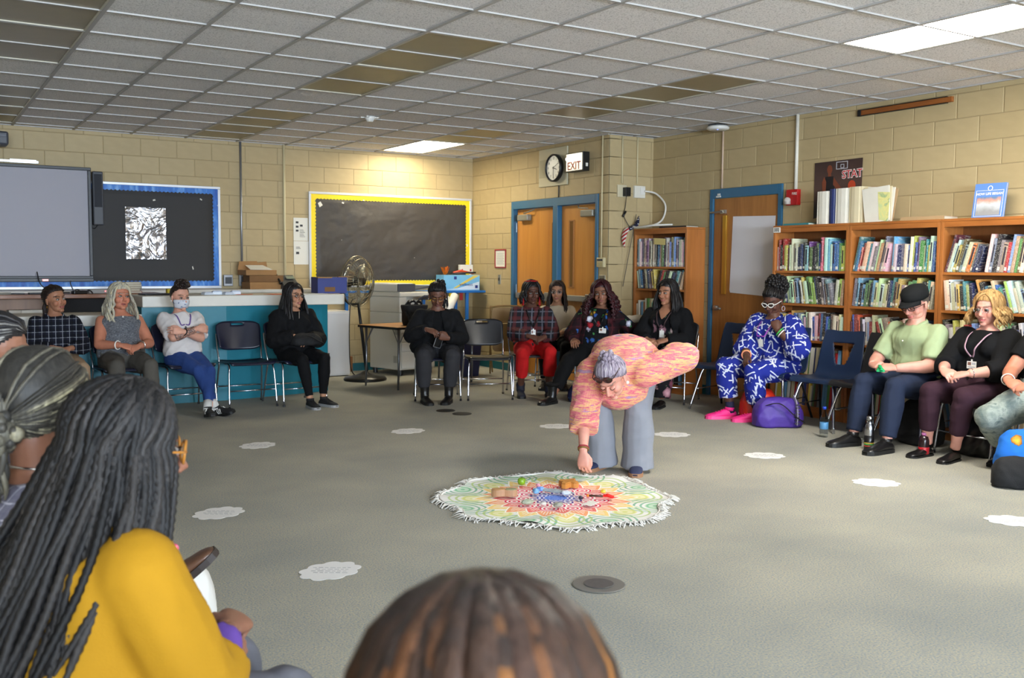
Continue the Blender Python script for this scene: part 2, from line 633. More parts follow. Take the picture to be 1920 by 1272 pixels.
fr = MB()
W_ = 0.05
fr.box((XD - 0.02, DD0, 0), (XD + 0.12, DD0 + 0.05, 2.235)).box((XD - 0.02, DD1 - 0.05, 0), (XD + 0.12, DD1, 2.235)).box((XD - 0.02, DD0 + .05, 2.135), (XD + 0.12, DD1 - .05, 2.235))
fr.box((XD - 0.02, 9.895 - 0.05, 0), (XD + 0.12, 9.895 + 0.05, 2.135))
d1 = fr.build('door_1', blue_frame, bevel=0.004)
tag(d1, 'blue steel frame with two oak doors under the exit sign', None, None, 'structure')
for (a, b, hinge) in ((DD0 + 0.055, 9.84, 'r'), (9.95, DD1 - 0.055, 'l')):
    leaf = MB().box((XD + 0.045, a, 0.01), (XD + 0.09, b, 2.13)).build('door_leaf', oak_door, d1, bevel=0.003)
    wy = b - 0.13 if hinge == 'r' else a + 0.13
    if hinge == 'r':
        wy = 9.62
        MB().box((XD + 0.038, wy - 0.035, 1.15), (XD + 0.046, wy + 0.035, 1.94)).build('window_slot', M('dark_vision_glass', (120, 84, 40), 0.2), leaf)
        MB().frame((-wy - 0.05, 1.135), (-wy + 0.05, 1.955), 0.014, XD + 0.032, XD + 0.047, lambda u, v, w: (w, -u, v)).build('slot_trim', oak_door2, leaf)
    else:
        wy = 10.01
        MB().box((XD + 0.038, wy - 0.03, 1.15), (XD + 0.046, wy + 0.03, 1.94)).build('window_slot', M('dark_vision_glass', (120, 84, 40), 0.2), leaf)
    bar = MB().box((XD - 0.02, a + 0.06, 0.98), (XD + 0.03, b - 0.06, 1.05)).box((XD - 0.03, a + 0.04, 0.96), (XD + 0.046, a + 0.16, 1.07))
    bar.build('push_bar', alu, leaf, bevel=0.006)
    cy = a + 0.16 if hinge == 'r' else b - 0.22
    s = 1 if hinge == 'r' else -1
    MB().box((XD - 0.03, cy - 0.12, 1.98), (XD + 0.045, cy + 0.12, 2.06)).build('door_closer', greymetal, leaf, bevel=0.012)
    MB().tube([(XD + 0.0, cy, 2.075), (XD - 0.02, cy + s * 0.16, 2.09), (XD + 0.02, cy + s * 0.22, 2.12)], 0.008, 6).build('closer_arm', alu, leaf)
    for hz in (0.25, 1.1, 1.9):
        hy = a - 0.012 if hinge == 'r' else b + 0.012
        MB().cyl((XD + 0.035, hy, hz - 0.06), (XD + 0.035, hy, hz + 0.06), 0.008, 8).build('hinge', alu, d1)

fr = MB()
fr.box((XR - 0.025, DR0, 0), (XR + 0.1, DR0 + 0.05, 2.235)).box((XR - 0.025, DR1 - 0.05, 0), (XR + 0.1, DR1, 2.235)).box((XR - 0.025, DR0 + .05, 2.135), (XR + 0.1, DR1 - .05, 2.235))
d2 = fr.build('door_2', blue_frame, bevel=0.004)
tag(d2, 'oak door with paper sheet in blue frame between the bookcases', None, None, 'structure')
leaf = MB().box((XR - 0.005, DR0 + 0.053, 0.01), (XR + 0.04, DR1 - 0.053, 2.13)).build('door_leaf', oak_door2, d2, bevel=0.003)
MB().prism([(-7.56, 1.16), (-7.55, 1.13), (-7.03, 1.105), (-6.965, 1.14), (-6.94, 1.92), (-7.53, 1.935)], XR - 0.009, XR - 0.006, 0, lambda u, v, w: (w, -u, v)).build('paper_sheet', M('white_paper', (214, 212, 218), 0.8, var=0.03, vs=3, bump=0.2, bs=6, bd=0.01), leaf)['label'] = 'large white paper covering the door window'
MB().box((XR - 0.03, 7.61, 1.11), (XR - 0.005, 7.665, 1.95)).build('brass_strip', brass, leaf, bevel=0.004)
MB().cyl((XR - 0.05, 7.74, 0.96), (XR, 7.74, 0.96), 0.028, 14).cyl((XR - 0.055, 7.74, 0.96), (XR - 0.055, 7.64, 0.955), 0.011, 8).build('lever_handle', alu, leaf, smooth=True)
MB().tube([(XR - 0.03, 7.85, 1.985), (XR - 0.05, 7.78, 1.985), (XR - 0.03, 7.66, 1.99)], 0.012, 6).box((XR - 0.035, 7.63, 1.97), (XR - 0.005, 7.7, 2.01)).build('door_holder', alu, leaf)
MB().box((XR - 0.03, 7.7, 2.145), (XR - 0.024, 7.77, 2.16)).box((XR - 0.03, 7.71, 2.165), (XR - 0.024, 7.75, 2.185)).build('frame_catch', white_p, d2)

# ------------------------------------------------------------------ notice boards on the back wall
WB = lambda u, v, w: (u, YB - w, v)      # back wall: u = x, v = z, w = distance from the wall


def scallop(x0, x1, z, down, amp=0.012, pitch=0.045, width=0.055):
    """a border strip with a scalloped inner edge, as one polygon prism; returns 2D points"""
    n = max(2, int(round((x1 - x0) / pitch)))
    pts = []
    for k in range(n * 4 + 1):
        u = x0 + (x1 - x0) * k / (n * 4)
        pts.append((u, z + down * (width + amp * abs(math.sin(PI * k / 4)))))
    return pts


def notice_board(name, label, x0, x1, z0, z1, paper, border):
    o = thing(name, label, 'notice board', ((x0 + x1) / 2, YB, z0), 0)
    L = lambda u, v, w: (u - (x0 + x1) / 2, -w, v - z0)
    MB().frame((x0, z0), (x1, z1), 0.03, 0.0, 0.03, L).build('frame', M('board_frame_white', (206, 208, 214), 0.35, 0.3), o, bevel=0.004)
    # crinkled paper as a displaced grid
    nx, nz = 110, 54
    vs, fs = [], []
    for k in range(nz + 1):
        for i in range(nx + 1):
            u, v = x0 + 0.028 + (x1 - x0 - 0.056) * i / nx, z0 + 0.028 + (z1 - z0 - 0.056) * k / nz
            p = Vector((u * 2.2 + v * 1.1, v * 4.5 - u * 1.2, 3.1))
            a = mnoise.noise(p) + 0.6 * abs(mnoise.noise(p * 2.3)) + 0.3 * mnoise.noise(p * 5)
            edge = min(1, min(i, nx - i) / 6, min(k, nz - k) / 5)
            vs.append(L(u, v, 0.022 + (0.005 * border['crinkle']) * a * edge - 0.012 * (1 - edge)))
    for k in range(nz):
        for i in range(nx):
            q = k * (nx + 1) + i
            fs.append((q, q + 1, q + nx + 2, q + nx + 1))
    MB().add(vs, fs).build('paper_backing', paper, o, smooth=True)
    w, m = 0.052, border['mat']
    a0, a1, b0, b1 = x0 + 0.03, x1 - 0.03, z0 + 0.03, z1 - 0.03
    top = scallop(a0, a1, b1, -1, width=w)
    MB().prism([(a1, b1), (a0, b1)] + top, 0.021, 0.0225, 0, L).build('border_strip', m, o)
    bot = scallop(a0, a1, b0, 1, width=w)
    MB().prism([(a0, b0), (a1, b0)] + bot[::-1], 0.021, 0.0225, 0, L).build('border_strip', m, o)
    for xx, s in ((a0, 1), (a1, -1)):
        sd = [(v_, u_) for u_, v_ in scallop(b0, b1, xx, s, width=w)]
        MB().prism([(xx, b0)] + sd + [(xx, b1)], 0.0226, 0.024, 0, L).build('border_strip', m, o)
    return o, L


black_paper = M('black_display_paper', (36, 33, 32), 0.62, var=0.06, vs=3)
black_paper2 = M('black_display_paper_crinkled', (60, 55, 51), 0.5, var=0.08, vs=4, bump=0.4, bs=9, bd=0.02)
t = NT('blue_watercolour_border')
t.set(0.5)
v = t.coord('Object', (9, 9, 2))
t.base(t.ramp(t.noise(v, 2.5, 3).outputs[0], [(0.3, (18, 84, 176)), (0.55, (44, 120, 206)), (0.75, (120, 172, 226))]))
blue_border = t.m
yellow_border = M('yellow_border', (236, 208, 26), 0.5, var=0.05)
b1, L1 = notice_board('notice_board', 'black paper notice board with wavy blue border beside the whiteboard', 0.86, 3.29, 1.105, 2.33, black_paper, dict(mat=blue_border, crinkle=0.5))
b2, L2 = notice_board('notice_board', 'crinkled black notice board with wavy yellow border behind the fan', 4.41, 6.79, 1.105, 2.33, black_paper2, dict(mat=yellow_border, crinkle=2.2))
scrap = M('paper_scrap', (224, 220, 208), 0.8)
for L_, par, lst in ((L1, b1, [(2.52, 2.14, .03, .018, 10), (3.06, 2.17, .03, .014, -40), (2.95, 1.35, .014, .04, 15), (3.265, 2.1, .03, .012, -35)]),
                     (L2, b2, [(4.56, 2.17, .05, .06, 30), (4.87, 2.2, .03, .018, -25), (5.16, 2.245, .024, .014, 0), (6.72, 1.68, .018, .034, 0), (4.85, 1.72, .008, .008, 0), (4.98, 1.28, .05, .12, 14), (5.9, 1.5, .006, .008, 0)])):
    for (u, v_, w_, h_, a) in lst:
        c, s = math.cos(rad(a)), math.sin(rad(a))
        poly = [(u + c * p - s * q, v_ + s * p + c * q) for p, q in ((-w_ / 2, -h_ / 2), (w_ / 2, -h_ / 2.4), (w_ / 2.3, h_ / 2), (-w_ / 2.6, h_ / 2.2))]
        MB().prism(poly, 0.026, 0.028, 0, L_).build('paper_scrap', scrap, par)
# foil sheet
t = NT('silver_foil')
t.set(0.22, 0.95)
t.base(col((215, 215, 222)))
v = t.coord('Object')
t.bump(t.noise(v, 4, 3, 0.5, 1.5).outputs[0], 0.8, 0.08)
foil_m = t.m
o = thing('foil_sheet', 'shiny crumpled silver foil sheet pinned on the black notice board', 'foil sheet', (2.42, YB - 0.03, 1.45))
vs, fs = [], []
nx, nz = 30, 40
for k in range(nz + 1):
    for i in range(nx + 1):
        u, v_ = -0.225 + 0.45 * i / nx, 0.6 * k / nz
        p = Vector((u * 4 + v_ * 2.5, v_ * 3 - u * 3, 1.7))
        vs.append((u, -0.006 - 0.02 * abs(mnoise.noise(p)) - 0.006 * mnoise.noise(p * 3), v_))
for k in range(nz):
    for i in range(nx):
        q = k * (nx + 1) + i
        fs.append((q, q + 1, q + nx + 2, q + nx + 1))
MB().add(vs, fs).build('sheet', foil_m, o, smooth=True)

# whiteboard
o = thing('whiteboard', 'large interactive whiteboard in dark frame mounted at left of back wall', 'whiteboard', (1.0, YB - 0.05, 1.22))
MB().frame((-0.82, 0.0), (0.83, 1.25), 0.035, 0.0, 0.05, lambda u, v, w: (u, -w, v)).build('frame', M('dark_grey_plastic', (58, 60, 64), 0.45), o, bevel=0.006)
MB().box((-0.79, -0.02, 0.03), (0.80, -0.005, 1.22)).build('screen', M('whiteboard_surface', (154, 151, 160), 0.5), o)
MB().box((-0.82, -0.075, -0.03), (0.83, -0.012, 0.01)).build('pen_tray', M('dark_grey_plastic'), o, bevel=0.006)
MB().box((0.30, -0.08, -0.022), (0.36, -0.0755, 0.0)).build('status_light', emit('red_led', (255, 120, 110), 1.0), o)
MB().box((-0.5, -0.04, 1.265), (0.3, -0.01, 1.29)).box((0.02, -0.045, 1.262), (0.28, -0.008, 1.30)).build('top_bracket', alu, o)
o = thing('speaker', 'slim dark grey speaker mounted at right edge of the whiteboard', 'speaker', (1.895, YB - 0.045, 1.83))
MB().box((-0.055, -0.09, 0), (0.055, 0.0, 0.6)).build('cabinet', M('speaker_grey', (66, 68, 74), 0.5), o, bevel=0.012)
MB().box((-0.04, -0.097, 0.2), (0.04, -0.088, 0.57)).build('grille', M('speaker_cloth', (48, 50, 56), 0.85, bump=0.4, bs=300), o, bevel=0.006)
MB().tube([(0.0, -0.01, 0.0), (-0.03, -0.0, -0.04), (-0.06, 0.02, -0.03)], 0.004, 6).build('cable', black_p, o)
o = thing('projector', 'short-throw projector on black wall arm at left edge above whiteboard', 'projector', (0.82, YB - 0.02, 2.5))
MB().box((-0.12, -0.5, 0.12), (0.16, -0.25, 0.26)).build('housing', M('projector_grey', (64, 66, 74), 0.45), o, bevel=0.02)
MB().box((-0.06, -0.3, 0.05), (0.03, 0.0, 0.15)).box((-0.08, -0.02, 0.02), (0.05, 0.0, 0.24)).build('arm', black_p, o, bevel=0.008)
MB().box((-0.13, -0.51, 0.13), (0.02, -0.49, 0.25)).box((0.05, -0.505, 0.2), (0.14, -0.499, 0.23)).build('front_plate', M('projector_grey_light', (92, 95, 104), 0.5), o, bevel=0.006)

# conduits and boxes on the walls
def conduit(name, label, p0, p1, r, m, group=None):
    o = MB().cyl(p0, p1, r, 10).build(name, m, smooth=True)
    return tag(o, label, 'conduit', group)


galv = M('galvanised_steel', (150, 152, 156), 0.35, 0.7)
cream_p = M('cream_painted_conduit', (205, 193, 155), 0.5)
conduit('conduit', 'grey metal conduit running up back wall beside blue-bordered board', (3.545, YB - 0.02, 1.0), (3.545, YB - 0.02, ZC), 0.014, galv)
conduit('conduit', 'cream painted conduit on back wall left of the yellow-bordered board', (4.09, YB - 0.02, 1.1), (4.09, YB - 0.02, ZC), 0.016, cream_p)
conduit('conduit', 'thin pinkish conduit above the single oak door', (XR - 0.014, 7.7, 2.24), (XR - 0.014, 7.7, ZC), 0.01, M('pink_conduit', (196, 172, 150), 0.5))
conduit('conduit', 'white conduit rising from the red fire alarm to ceiling', (XR - 0.016, 6.68, 2.16), (XR - 0.016, 6.68, ZC), 0.017, M('white_conduit', (212, 208, 196), 0.45))
conduit('conduit', 'thin conduit above the beige thermostat beside double doors', (XD - 0.014, 8.83 + .13, 1.5), (XD - 0.014, 8.83 + .13, ZC), 0.009, cream_p)
conduit('conduit', 'left of two thin conduits on the narrow wall corner', (7.0, YP - 0.014, 2.35), (7.0, YP - 0.014, ZC), 0.009, cream_p)
conduit('conduit', 'right of two thin conduits on the narrow wall corner', (7.22, YP - 0.014, 2.35), (7.22, YP - 0.014, ZC), 0.009, cream_p)
conduit('conduit', 'short dark conduit between wall clock and double doors', (XD - 0.014, 9.83, 2.235), (XD - 0.014, 9.83, 2.4), 0.008, M('dark_conduit', (70, 66, 60), 0.5))


def wall_box(name, label, cat, lo, hi, m, details=(), bevel=0.006):
    o = thing(name, label, cat, [(lo[k] + hi[k]) / 2 if k < 2 else lo[2] for k in range(3)])
    base = o.location
    MB().box(lo, hi).xf(lambda p: p - base).build('housing', m, o, bevel=bevel)
    for (nm, a, b, mm) in details:
        MB().box(a, b).xf(lambda p: p - base).build(nm, mm, o, bevel=0.002)
    return o


wall_box('electrical_box', 'left of two grey metal boxes on back wall behind counter', 'electrical box', (3.31, YB - 0.06, 1.13), (3.42, YB, 1.27), galv, [('cover', (3.325, YB - 0.068, 1.16), (3.405, YB - 0.06, 1.24), M('dark_grey_plastic'))])
wall_box('electrical_box', 'right of two grey metal boxes at foot of the conduit', 'electrical box', (3.50, YB - 0.06, 1.13), (3.62, YB, 1.28), galv, [('cover', (3.52, YB - 0.068, 1.16), (3.60, YB - 0.06, 1.25), M('dark_grey_plastic'))])
# sheets of paper on back wall
pp = M('printed_paper', (222, 220, 212), 0.8)
dark_ink = M('dark_ink', (60, 60, 64), 0.8)
o = thing('paper_notice', 'upper white printed notice on back wall left of yellow-bordered board', 'paper notice', (4.30, YB - 0.006, 1.70))
MB().box((-0.09, -0.004, 0), (0.1, 0, 0.29)).build('sheet', pp, o)
mb = MB()
for (a, b) in ((-.06, .22), (-.06, .165), (-.06, .115), (-.005, .18)):
    mb.box((a, -0.006, b), (a + .035, -0.004, b + .025))
for k in range(6):
    mb.box((-.01, -0.006, .05 + k * .017), (.06 - .01 * (k % 3), -0.004, .055 + k * .017))
mb.build('print', dark_ink, o)
o = thing('paper_notice', 'lower white printed notice hanging below another on back wall', 'paper notice', (4.30, YB - 0.006, 1.40))
MB().box((-0.09, -0.004, 0), (0.105, 0, 0.295)).build('sheet', pp, o)
MB().box((-.06, -0.006, .13), (-.02, -0.004, .16)).box((-.06, -0.006, .2), (.0, -0.004, .206)).box((-.06, -0.006, .215), (-.01, -0.004, .221)).build('print', dark_ink, o)

# clock panel, clock, exit sign on the door wall (u = -y so that u grows to the right)
o = thing('intercom_panel', 'square grey intercom panel behind the wall clock', 'panel', (XD - 0.008, 9.96, 2.38))
MB().box((-0.02, -0.32, 0.0), (0, 0.29, 0.46)).build('plate', M('panel_grey', (182, 176, 150), 0.5), o, bevel=0.004)
MB().box((-0.024, 0.05, 0.11), (-0.02, 0.27, 0.33)).build('speaker_grille', M('panel_grey_dark', (164, 158, 134), 0.6, bump=0.5, bs=200), o)
o = thing('wall_clock', 'round black-rimmed wall clock with white face above double doors', 'clock', (XD - 0.03, 9.86, 2.59))
RX = Matrix.Rotation(rad(-90), 3, 'Y')
MB().lathe([(0.155, 0), (0.168, 0.015), (0.168, 0.055), (0.158, 0.065), (0.148, 0.06), (0.146, 0.04), (0.14, 0.038)], 40, R=RX).build('rim', black_p, o, smooth=True)
MB().lathe([(0.147, 0.036), (0.147, 0.042)], 40, R=RX).build('face', M('clock_face', (226, 226, 220), 0.3), o)
for k in range(1, 13):
    a = 2 * PI * k / 12
    text('numeral', str(k), 0.042, facing((XD - 0.03 - 0.0435, 9.86 - 0.115 * math.sin(a), 2.59 + 0.115 * math.cos(a)), (0, -1, 0), (0, 0, 1)), black_p, o, 0.0004)
for nm, a, ln, wd in (('hour_hand', 107, 0.075, 0.008), ('minute_hand', 180, 0.11, 0.006), ('second_hand', 62, 0.11, 0.003)):
    R = Matrix.Rotation(rad(a), 3, 'X')
    MB().box((-0.048, -wd / 2, -0.02), (-0.0455, wd / 2, ln)).xf(lambda p: R @ p).build(nm, black_p, o)
t = NT('exit_face')
t.b.inputs['Base Color'].default_value = (0.9, 0.88, 0.8, 1)
t.b.inputs['Emission Color'].default_value = col((255, 240, 205))
t.b.inputs['Emission Strength'].default_value = 0.75
exit_face = t.m
o = thing('exit_sign', 'lit white EXIT sign with red letters in black box over doors', 'exit sign', (XD, 9.39, 2.51))
MB().box((-0.10, -0.17, 0.0), (0, 0.17, 0.22)).build('housing', black_p, o, bevel=0.006)
MB().box((-0.104, -0.157, 0.012), (-0.1, 0.157, 0.208)).build('lit_face', exit_face, o)
red_ink = M('red_lettering', (150, 30, 34), 0.5)
text('lettering', 'EXIT', 0.13, facing((XD - 0.1055, 9.39, 2.572), (0, -1, 0), (0, 0, 1)), red_ink, o, 0.001, 0.002)
MB().box((-0.06, -0.175, 0.05), (-0.03, -0.169, 0.09)).build('side_label', white_p, o)
MB().cyl((-0.115, -0.13, 0.15), (-0.115, 0.13, 0.15), 0.022, 12).build('lamp_tube', emit('exit_lamp', (255, 246, 230), 2.2), o, smooth=True)
# red framed notice, switch, thermostat, switch plate
o = thing('framed_notice', 'white notice in thin red frame left of the double doors', 'framed notice', (XD - 0.004, 11.19, 1.37))
MB().frame((-0.14, 0), (0.14, 0.25), 0.016, 0, 0.016, lambda u, v, w: (-w, -u, v)).build('frame', M('red_frame', (150, 32, 36), 0.4), o, bevel=0.003)
MB().box((-0.006, -0.125, 0.015), (0.0, 0.125, 0.235)).build('sheet', pp, o)
mb = MB()
for k in range(9):
    mb.box((-0.0075, -0.09 + 0.015 * (k % 2), 0.05 + 0.018 * k), (-0.006, 0.09, 0.055 + 0.018 * k))
mb.build('print', M('grey_ink', (150, 150, 150), 0.8), o)
wall_box('light_switch', 'small steel switch plate below the red framed notice', 'light switch', (XD - 0.008, 11.19, 1.15), (XD, 11.26, 1.28), M('steel_plate', (140, 136, 122), 0.35, 0.6), [('toggle', (XD - 0.022, 11.218, 1.2), (XD - 0.008, 11.232, 1.235), M('brown_toggle', (60, 48, 36), 0.5))])
wall_box('thermostat', 'beige thermostat box on wall right of double doors', 'thermostat', (XD - 0.04, 8.885, 1.39), (XD, 9.015, 1.5), M('beige_plastic', (196, 184, 144), 0.5), [('display', (XD - 0.043, 8.9, 1.46), (XD - 0.04, 9.0, 1.485), M('dark_grey_plastic')), ('lower_panel', (XD - 0.043, 8.9, 1.4), (XD - 0.04, 9.0, 1.45), M('beige_plastic_dark', (176, 164, 122), 0.5))])
wall_box('light_switch', 'double switch plate near the door edge behind the curly-haired woman', 'light switch', (XD - 0.008, 8.89, 1.19), (XD, 9.0, 1.3), M('steel_plate'), [('toggle', (XD - 0.02, 8.915, 1.23), (XD - 0.008, 8.93, 1.265), M('brown_toggle')), ('toggle', (XD - 0.02, 8.96, 1.23), (XD - 0.008, 8.975, 1.265), M('brown_toggle'))])
# outlet boxes on the pier
wall_box('outlet_box', 'cream outlet box with black plug adapter on narrow wall', 'outlet', (6.93, YP - 0.03, 2.19), (7.06, YP, 2.33), M('cream_box', (200, 190, 160), 0.5), [('adapter', (7.0, YP - 0.09, 2.2), (7.07, YP - 0.03, 2.3), black_p)])
wall_box('outlet_box', 'white network outlet box on narrow wall with white cable', 'outlet', (7.17, YP - 0.035, 2.19), (7.33, YP, 2.33), M('white_box', (216, 212, 200), 0.45), [('socket', (7.25, YP - 0.045, 2.23), (7.32, YP - 0.035, 2.31), white_p)])
mb = MB().tube(smoothpath([(7.03, YP - 0.06, 2.2), (7.04, YP - 0.03, 2.08), (7.02, YP - 0.03, 1.99), (7.06, YP - 0.04, 1.9), (7.12, YP - 0.06, 1.82)]), 0.004, 6).tube([(7.0, YP - 0.04, 1.97), (7.05, YP - 0.03, 2.03)], 0.012, 6)
tag(mb.build('adapter_cord', black_p, smooth=True), 'thin black adapter cord dangling from outlet on narrow wall', 'cord')
mb = MB().tube(smoothpath([(7.3, YP - 0.05, 2.27), (7.42, YP - 0.12, 2.24), (7.45, YP - 0.25, 2.1), (7.42, YP - 0.22, 1.93), (7.30, YP - 0.12, 1.862), (7.12, YP - 0.05, 1.855), (7.10, YP - 0.2, 1.845), (7.12, YP - 0.42, 1.86), (7.3, YP - 0.55, 1.87)], 8), 0.011, 8)
tag(mb.build('network_cable', M('white_cable', (218, 214, 204), 0.45), smooth=True), 'thick white cable looping from outlet over the small bookcase top', 'cable')

# right wall fixtures
o = thing('fire_alarm', 'red fire alarm strobe on wall right of the single door', 'fire alarm', (XR, 6.695, 2.01))
MB().box((-0.055, -0.07, 0), (0, 0.075, 0.155)).build('housing', M('alarm_red', (176, 24, 28), 0.35), o, bevel=0.008)
MB().box((-0.09, 0.01, 0.01), (-0.054, 0.07, 0.06)).ell((-0.07, 0.04, 0.05), (0.03, 0.035, 0.03)).build('strobe_lens', M('clear_strobe', (206, 200, 196), 0.15), o, smooth=True)
text('lettering', 'FIRE', 0.035, facing((XR - 0.0565, 6.66, 2.12), (0, -1, 0), (0, 0, 1)), M('white_lettering', (230, 228, 224), 0.5), o, 0.0006)
o = thing('access_point', 'white wireless access point under ceiling above the single door', 'access point', (7.3, 7.62, ZC - 0.06))
MB().lathe([(0.0, 0.0), (0.085, 0.0), (0.115, 0.012), (0.12, 0.028), (0.10, 0.045), (0.0, 0.05)], 28).build('housing', white_p, o, smooth=True)
MB().ell((-0.05, -0.05, 0.0), (0.008, 0.008, 0.004)).build('status_light', emit('blue_led', (90, 120, 255), 3.0), o)
MB().box((-0.08, -0.06, 0.045), (0.08, 0.06, 0.058)).build('bracket', M('dark_grey_plastic'), o)
o = thing('smoke_detector', 'small white ceiling smoke detector in the middle of the tiles', 'smoke detector', (4.05, 9.2, ZC))
MB().lathe([(0.0, -0.05), (0.03, -0.05), (0.036, -0.04), (0.05, -0.02), (0.055, 0.002)], 20).build('housing', white_p, o, smooth=True)
MB().box((-0.09, -0.01, -0.012), (0.09, 0.01, 0.0), rz=0.9).box((-0.09, -0.01, -0.012), (0.09, 0.01, 0.0), rz=-0.5).build('guard_fins', white_p, o)
o = thing('map_rail', 'long brown wooden rail with black end high on right wall', 'rail', (XR, 5.49, 2.785))
MB().box((-0.03, -0.47, 0), (0, 0.44, 0.045)).build('bar', wood('rail_wood', (120, 66, 26), (156, 92, 40), 6, stretch=(1, .1, 1)), o, bevel=0.004)
MB().box((-0.034, 0.44, -0.006), (0, 0.475, 0.052)).build('end_cap', black_p, o, bevel=0.003)
MB().box((-0.032, -0.42, -0.006), (-0.0, 0.44, 0.0)).box((-0.032, -0.42, 0.045), (-0.0, 0.44, 0.051)).build('black_channel', black_p, o)
# ------------------------------------------------------------------ counter, desk and what stands on them
white_lam = M('white_laminate', (214, 208, 196), 0.4, var=0.03)
teal_pan = M('teal_panel', (20, 116, 134), 0.45, var=0.07, vs=5, bump=0.05, bs=200)
counter = thing('counter', 'long teal service counter with thick white top along the left side', 'counter', (3.0, 10.3, 0))
Lc = lambda p: p - Vector((3.0, 10.3, 0))


def rounded_slab(x0, x1, y0, y1, r, n=6):
    pts = [(x0, y0)]
    for k in range(n + 1):
        a = -PI / 2 + PI / 2 * k / n
        pts.append((x1 - r + r * math.cos(a), y0 + r + r * math.sin(a)))
    pts += [(x1, y1), (x0, y1)]
    return pts


MB().prism(rounded_slab(1.97, 4.09, 9.95, 10.62, 0.06), 0.97, 1.08).xf(Lc).build('worktop', white_lam, counter, bevel=0.008)
body = [(1.97, 9.99), (2.79, 9.97), (3.6, 10.10), (3.9, 10.17), (3.97, 10.20), (4.0, 10.27), (4.0, 10.58), (1.97, 10.58)]
MB().prism(body, 0.0, 0.97).xf(Lc).build('front_panel', teal_pan, counter)
desk = thing('desk', 'lower desk with white edge and teal front at left of the counter', 'desk', (1.0, 10.3, 0))
Ld = lambda p: p - Vector((1.0, 10.3, 0))
MB().box((-0.6, 9.95, 0.80), (1.965, 10.62, 0.905)).xf(Ld).build('worktop', white_lam, desk, bevel=0.008)
MB().box((-0.6, 9.99, 0.0), (1.965, 10.03, 0.80)).box((-0.6, 10.03, 0), (-0.56, 10.58, .8)).xf(Ld).build('front_panel', teal_pan, desk)
hw = wood('hutch_wood', (112, 66, 36), (150, 94, 54), 5, stretch=(0.1, 1, 1))
hutch = thing('hutch', 'brown wooden hutch with open dark niche behind the white desk', 'hutch', (0.9, 10.95, 0.0))
Lh = lambda p: p - Vector((0.9, 10.95, 0))
MB().box((-0.6, 10.64, 1.045), (2.35, 11.2, 1.085)).xf(Lh).build('top', hw, hutch, bevel=0.004)
MB().box((-0.6, 11.16, 0.0), (2.35, 11.2, 1.045)).xf(Lh).build('back_panel', wood('hutch_back', (120, 78, 40), (150, 100, 54), 5), hutch)
for x in (-0.6, 0.55, 1.27, 1.93):
    MB().box((x, 10.66, 0.0), (x + 0.03, 11.16, 1.045)).xf(Lh).build('divider', hw, hutch)
MB().box((1.30, 11.14, 0.80), (1.93, 11.158, 1.045)).xf(Lh).build('niche_back', M('dark_niche', (30, 24, 22), 0.7), hutch)
MB().box((-0.6, 10.66, 0.8), (1.96, 11.16, 0.82)).xf(Lh).build('shelf', hw, hutch)
back_counter = thing('back_counter', 'low cream cabinet run against the back wall behind the counter', 'cabinet', (3.0, 11.7, 0))
Lb = lambda p: p - Vector((3.0, 11.7, 0))
MB().box((0.0, 11.42, 1.06), (4.38, YB - 0.02, 1.10)).xf(Lb).build('worktop', white_lam, back_counter, bevel=0.005)
for k in range(6):
    MB().box((0.02 + 0.725 * k, 11.45, 0.1), (0.02 + 0.725 * k + 0.71, YB - 0.02, 1.06)).xf(Lb).build('cabinet_unit', M('cream_cabinet', (200, 192, 170), 0.5), back_counter, bevel=0.004)
MB().box((0.0, 11.5, 0), (4.36, YB - 0.02, 0.1)).xf(Lb).build('plinth', teal_base, back_counter)
o = thing('storage_cabinet', 'narrow white metal cabinet standing beside the right end of counter', 'cabinet', (4.58, 11.5, 0))
MB().box((-0.15, -0.06, 0.01), (0.17, 0.4, 0.82)).build('body', M('white_metal_cabinet', (204, 202, 200), 0.45), o, bevel=0.006)
MB().box((-0.14, -0.07, 0.03), (0.16, -0.055, 0.80)).build('door', M('white_metal_door', (210, 208, 208), 0.4), o, bevel=0.004)
MB().box((-0.125, -0.08, 0.24), (-0.11, -0.07, 0.3)).build('handle', black_p, o)

card = M('cardboard', (158, 116, 70), 0.75, var=0.08)
card_d = M('cardboard_dark', (128, 90, 52), 0.8, var=0.08)


def carton(name, label, lo, hi, rz=0.0, m=None, cat='box', group=None, flaps=False):
    c = Vector(((lo[0] + hi[0]) / 2, (lo[1] + hi[1]) / 2, lo[2]))
    o = thing(name, label, cat, c, rz, group)
    l, h = Vector(lo) - c, Vector(hi) - c
    MB().box(l, h).build('carton', m or card, o, bevel=0.003)
    MB().box((l.x + .01, -0.025, h.z - 0.0005), (h.x - .01, 0.025, h.z + 0.001)).build('tape', M('packing_tape', (190, 160, 110), 0.3), o)
    return o, l, h


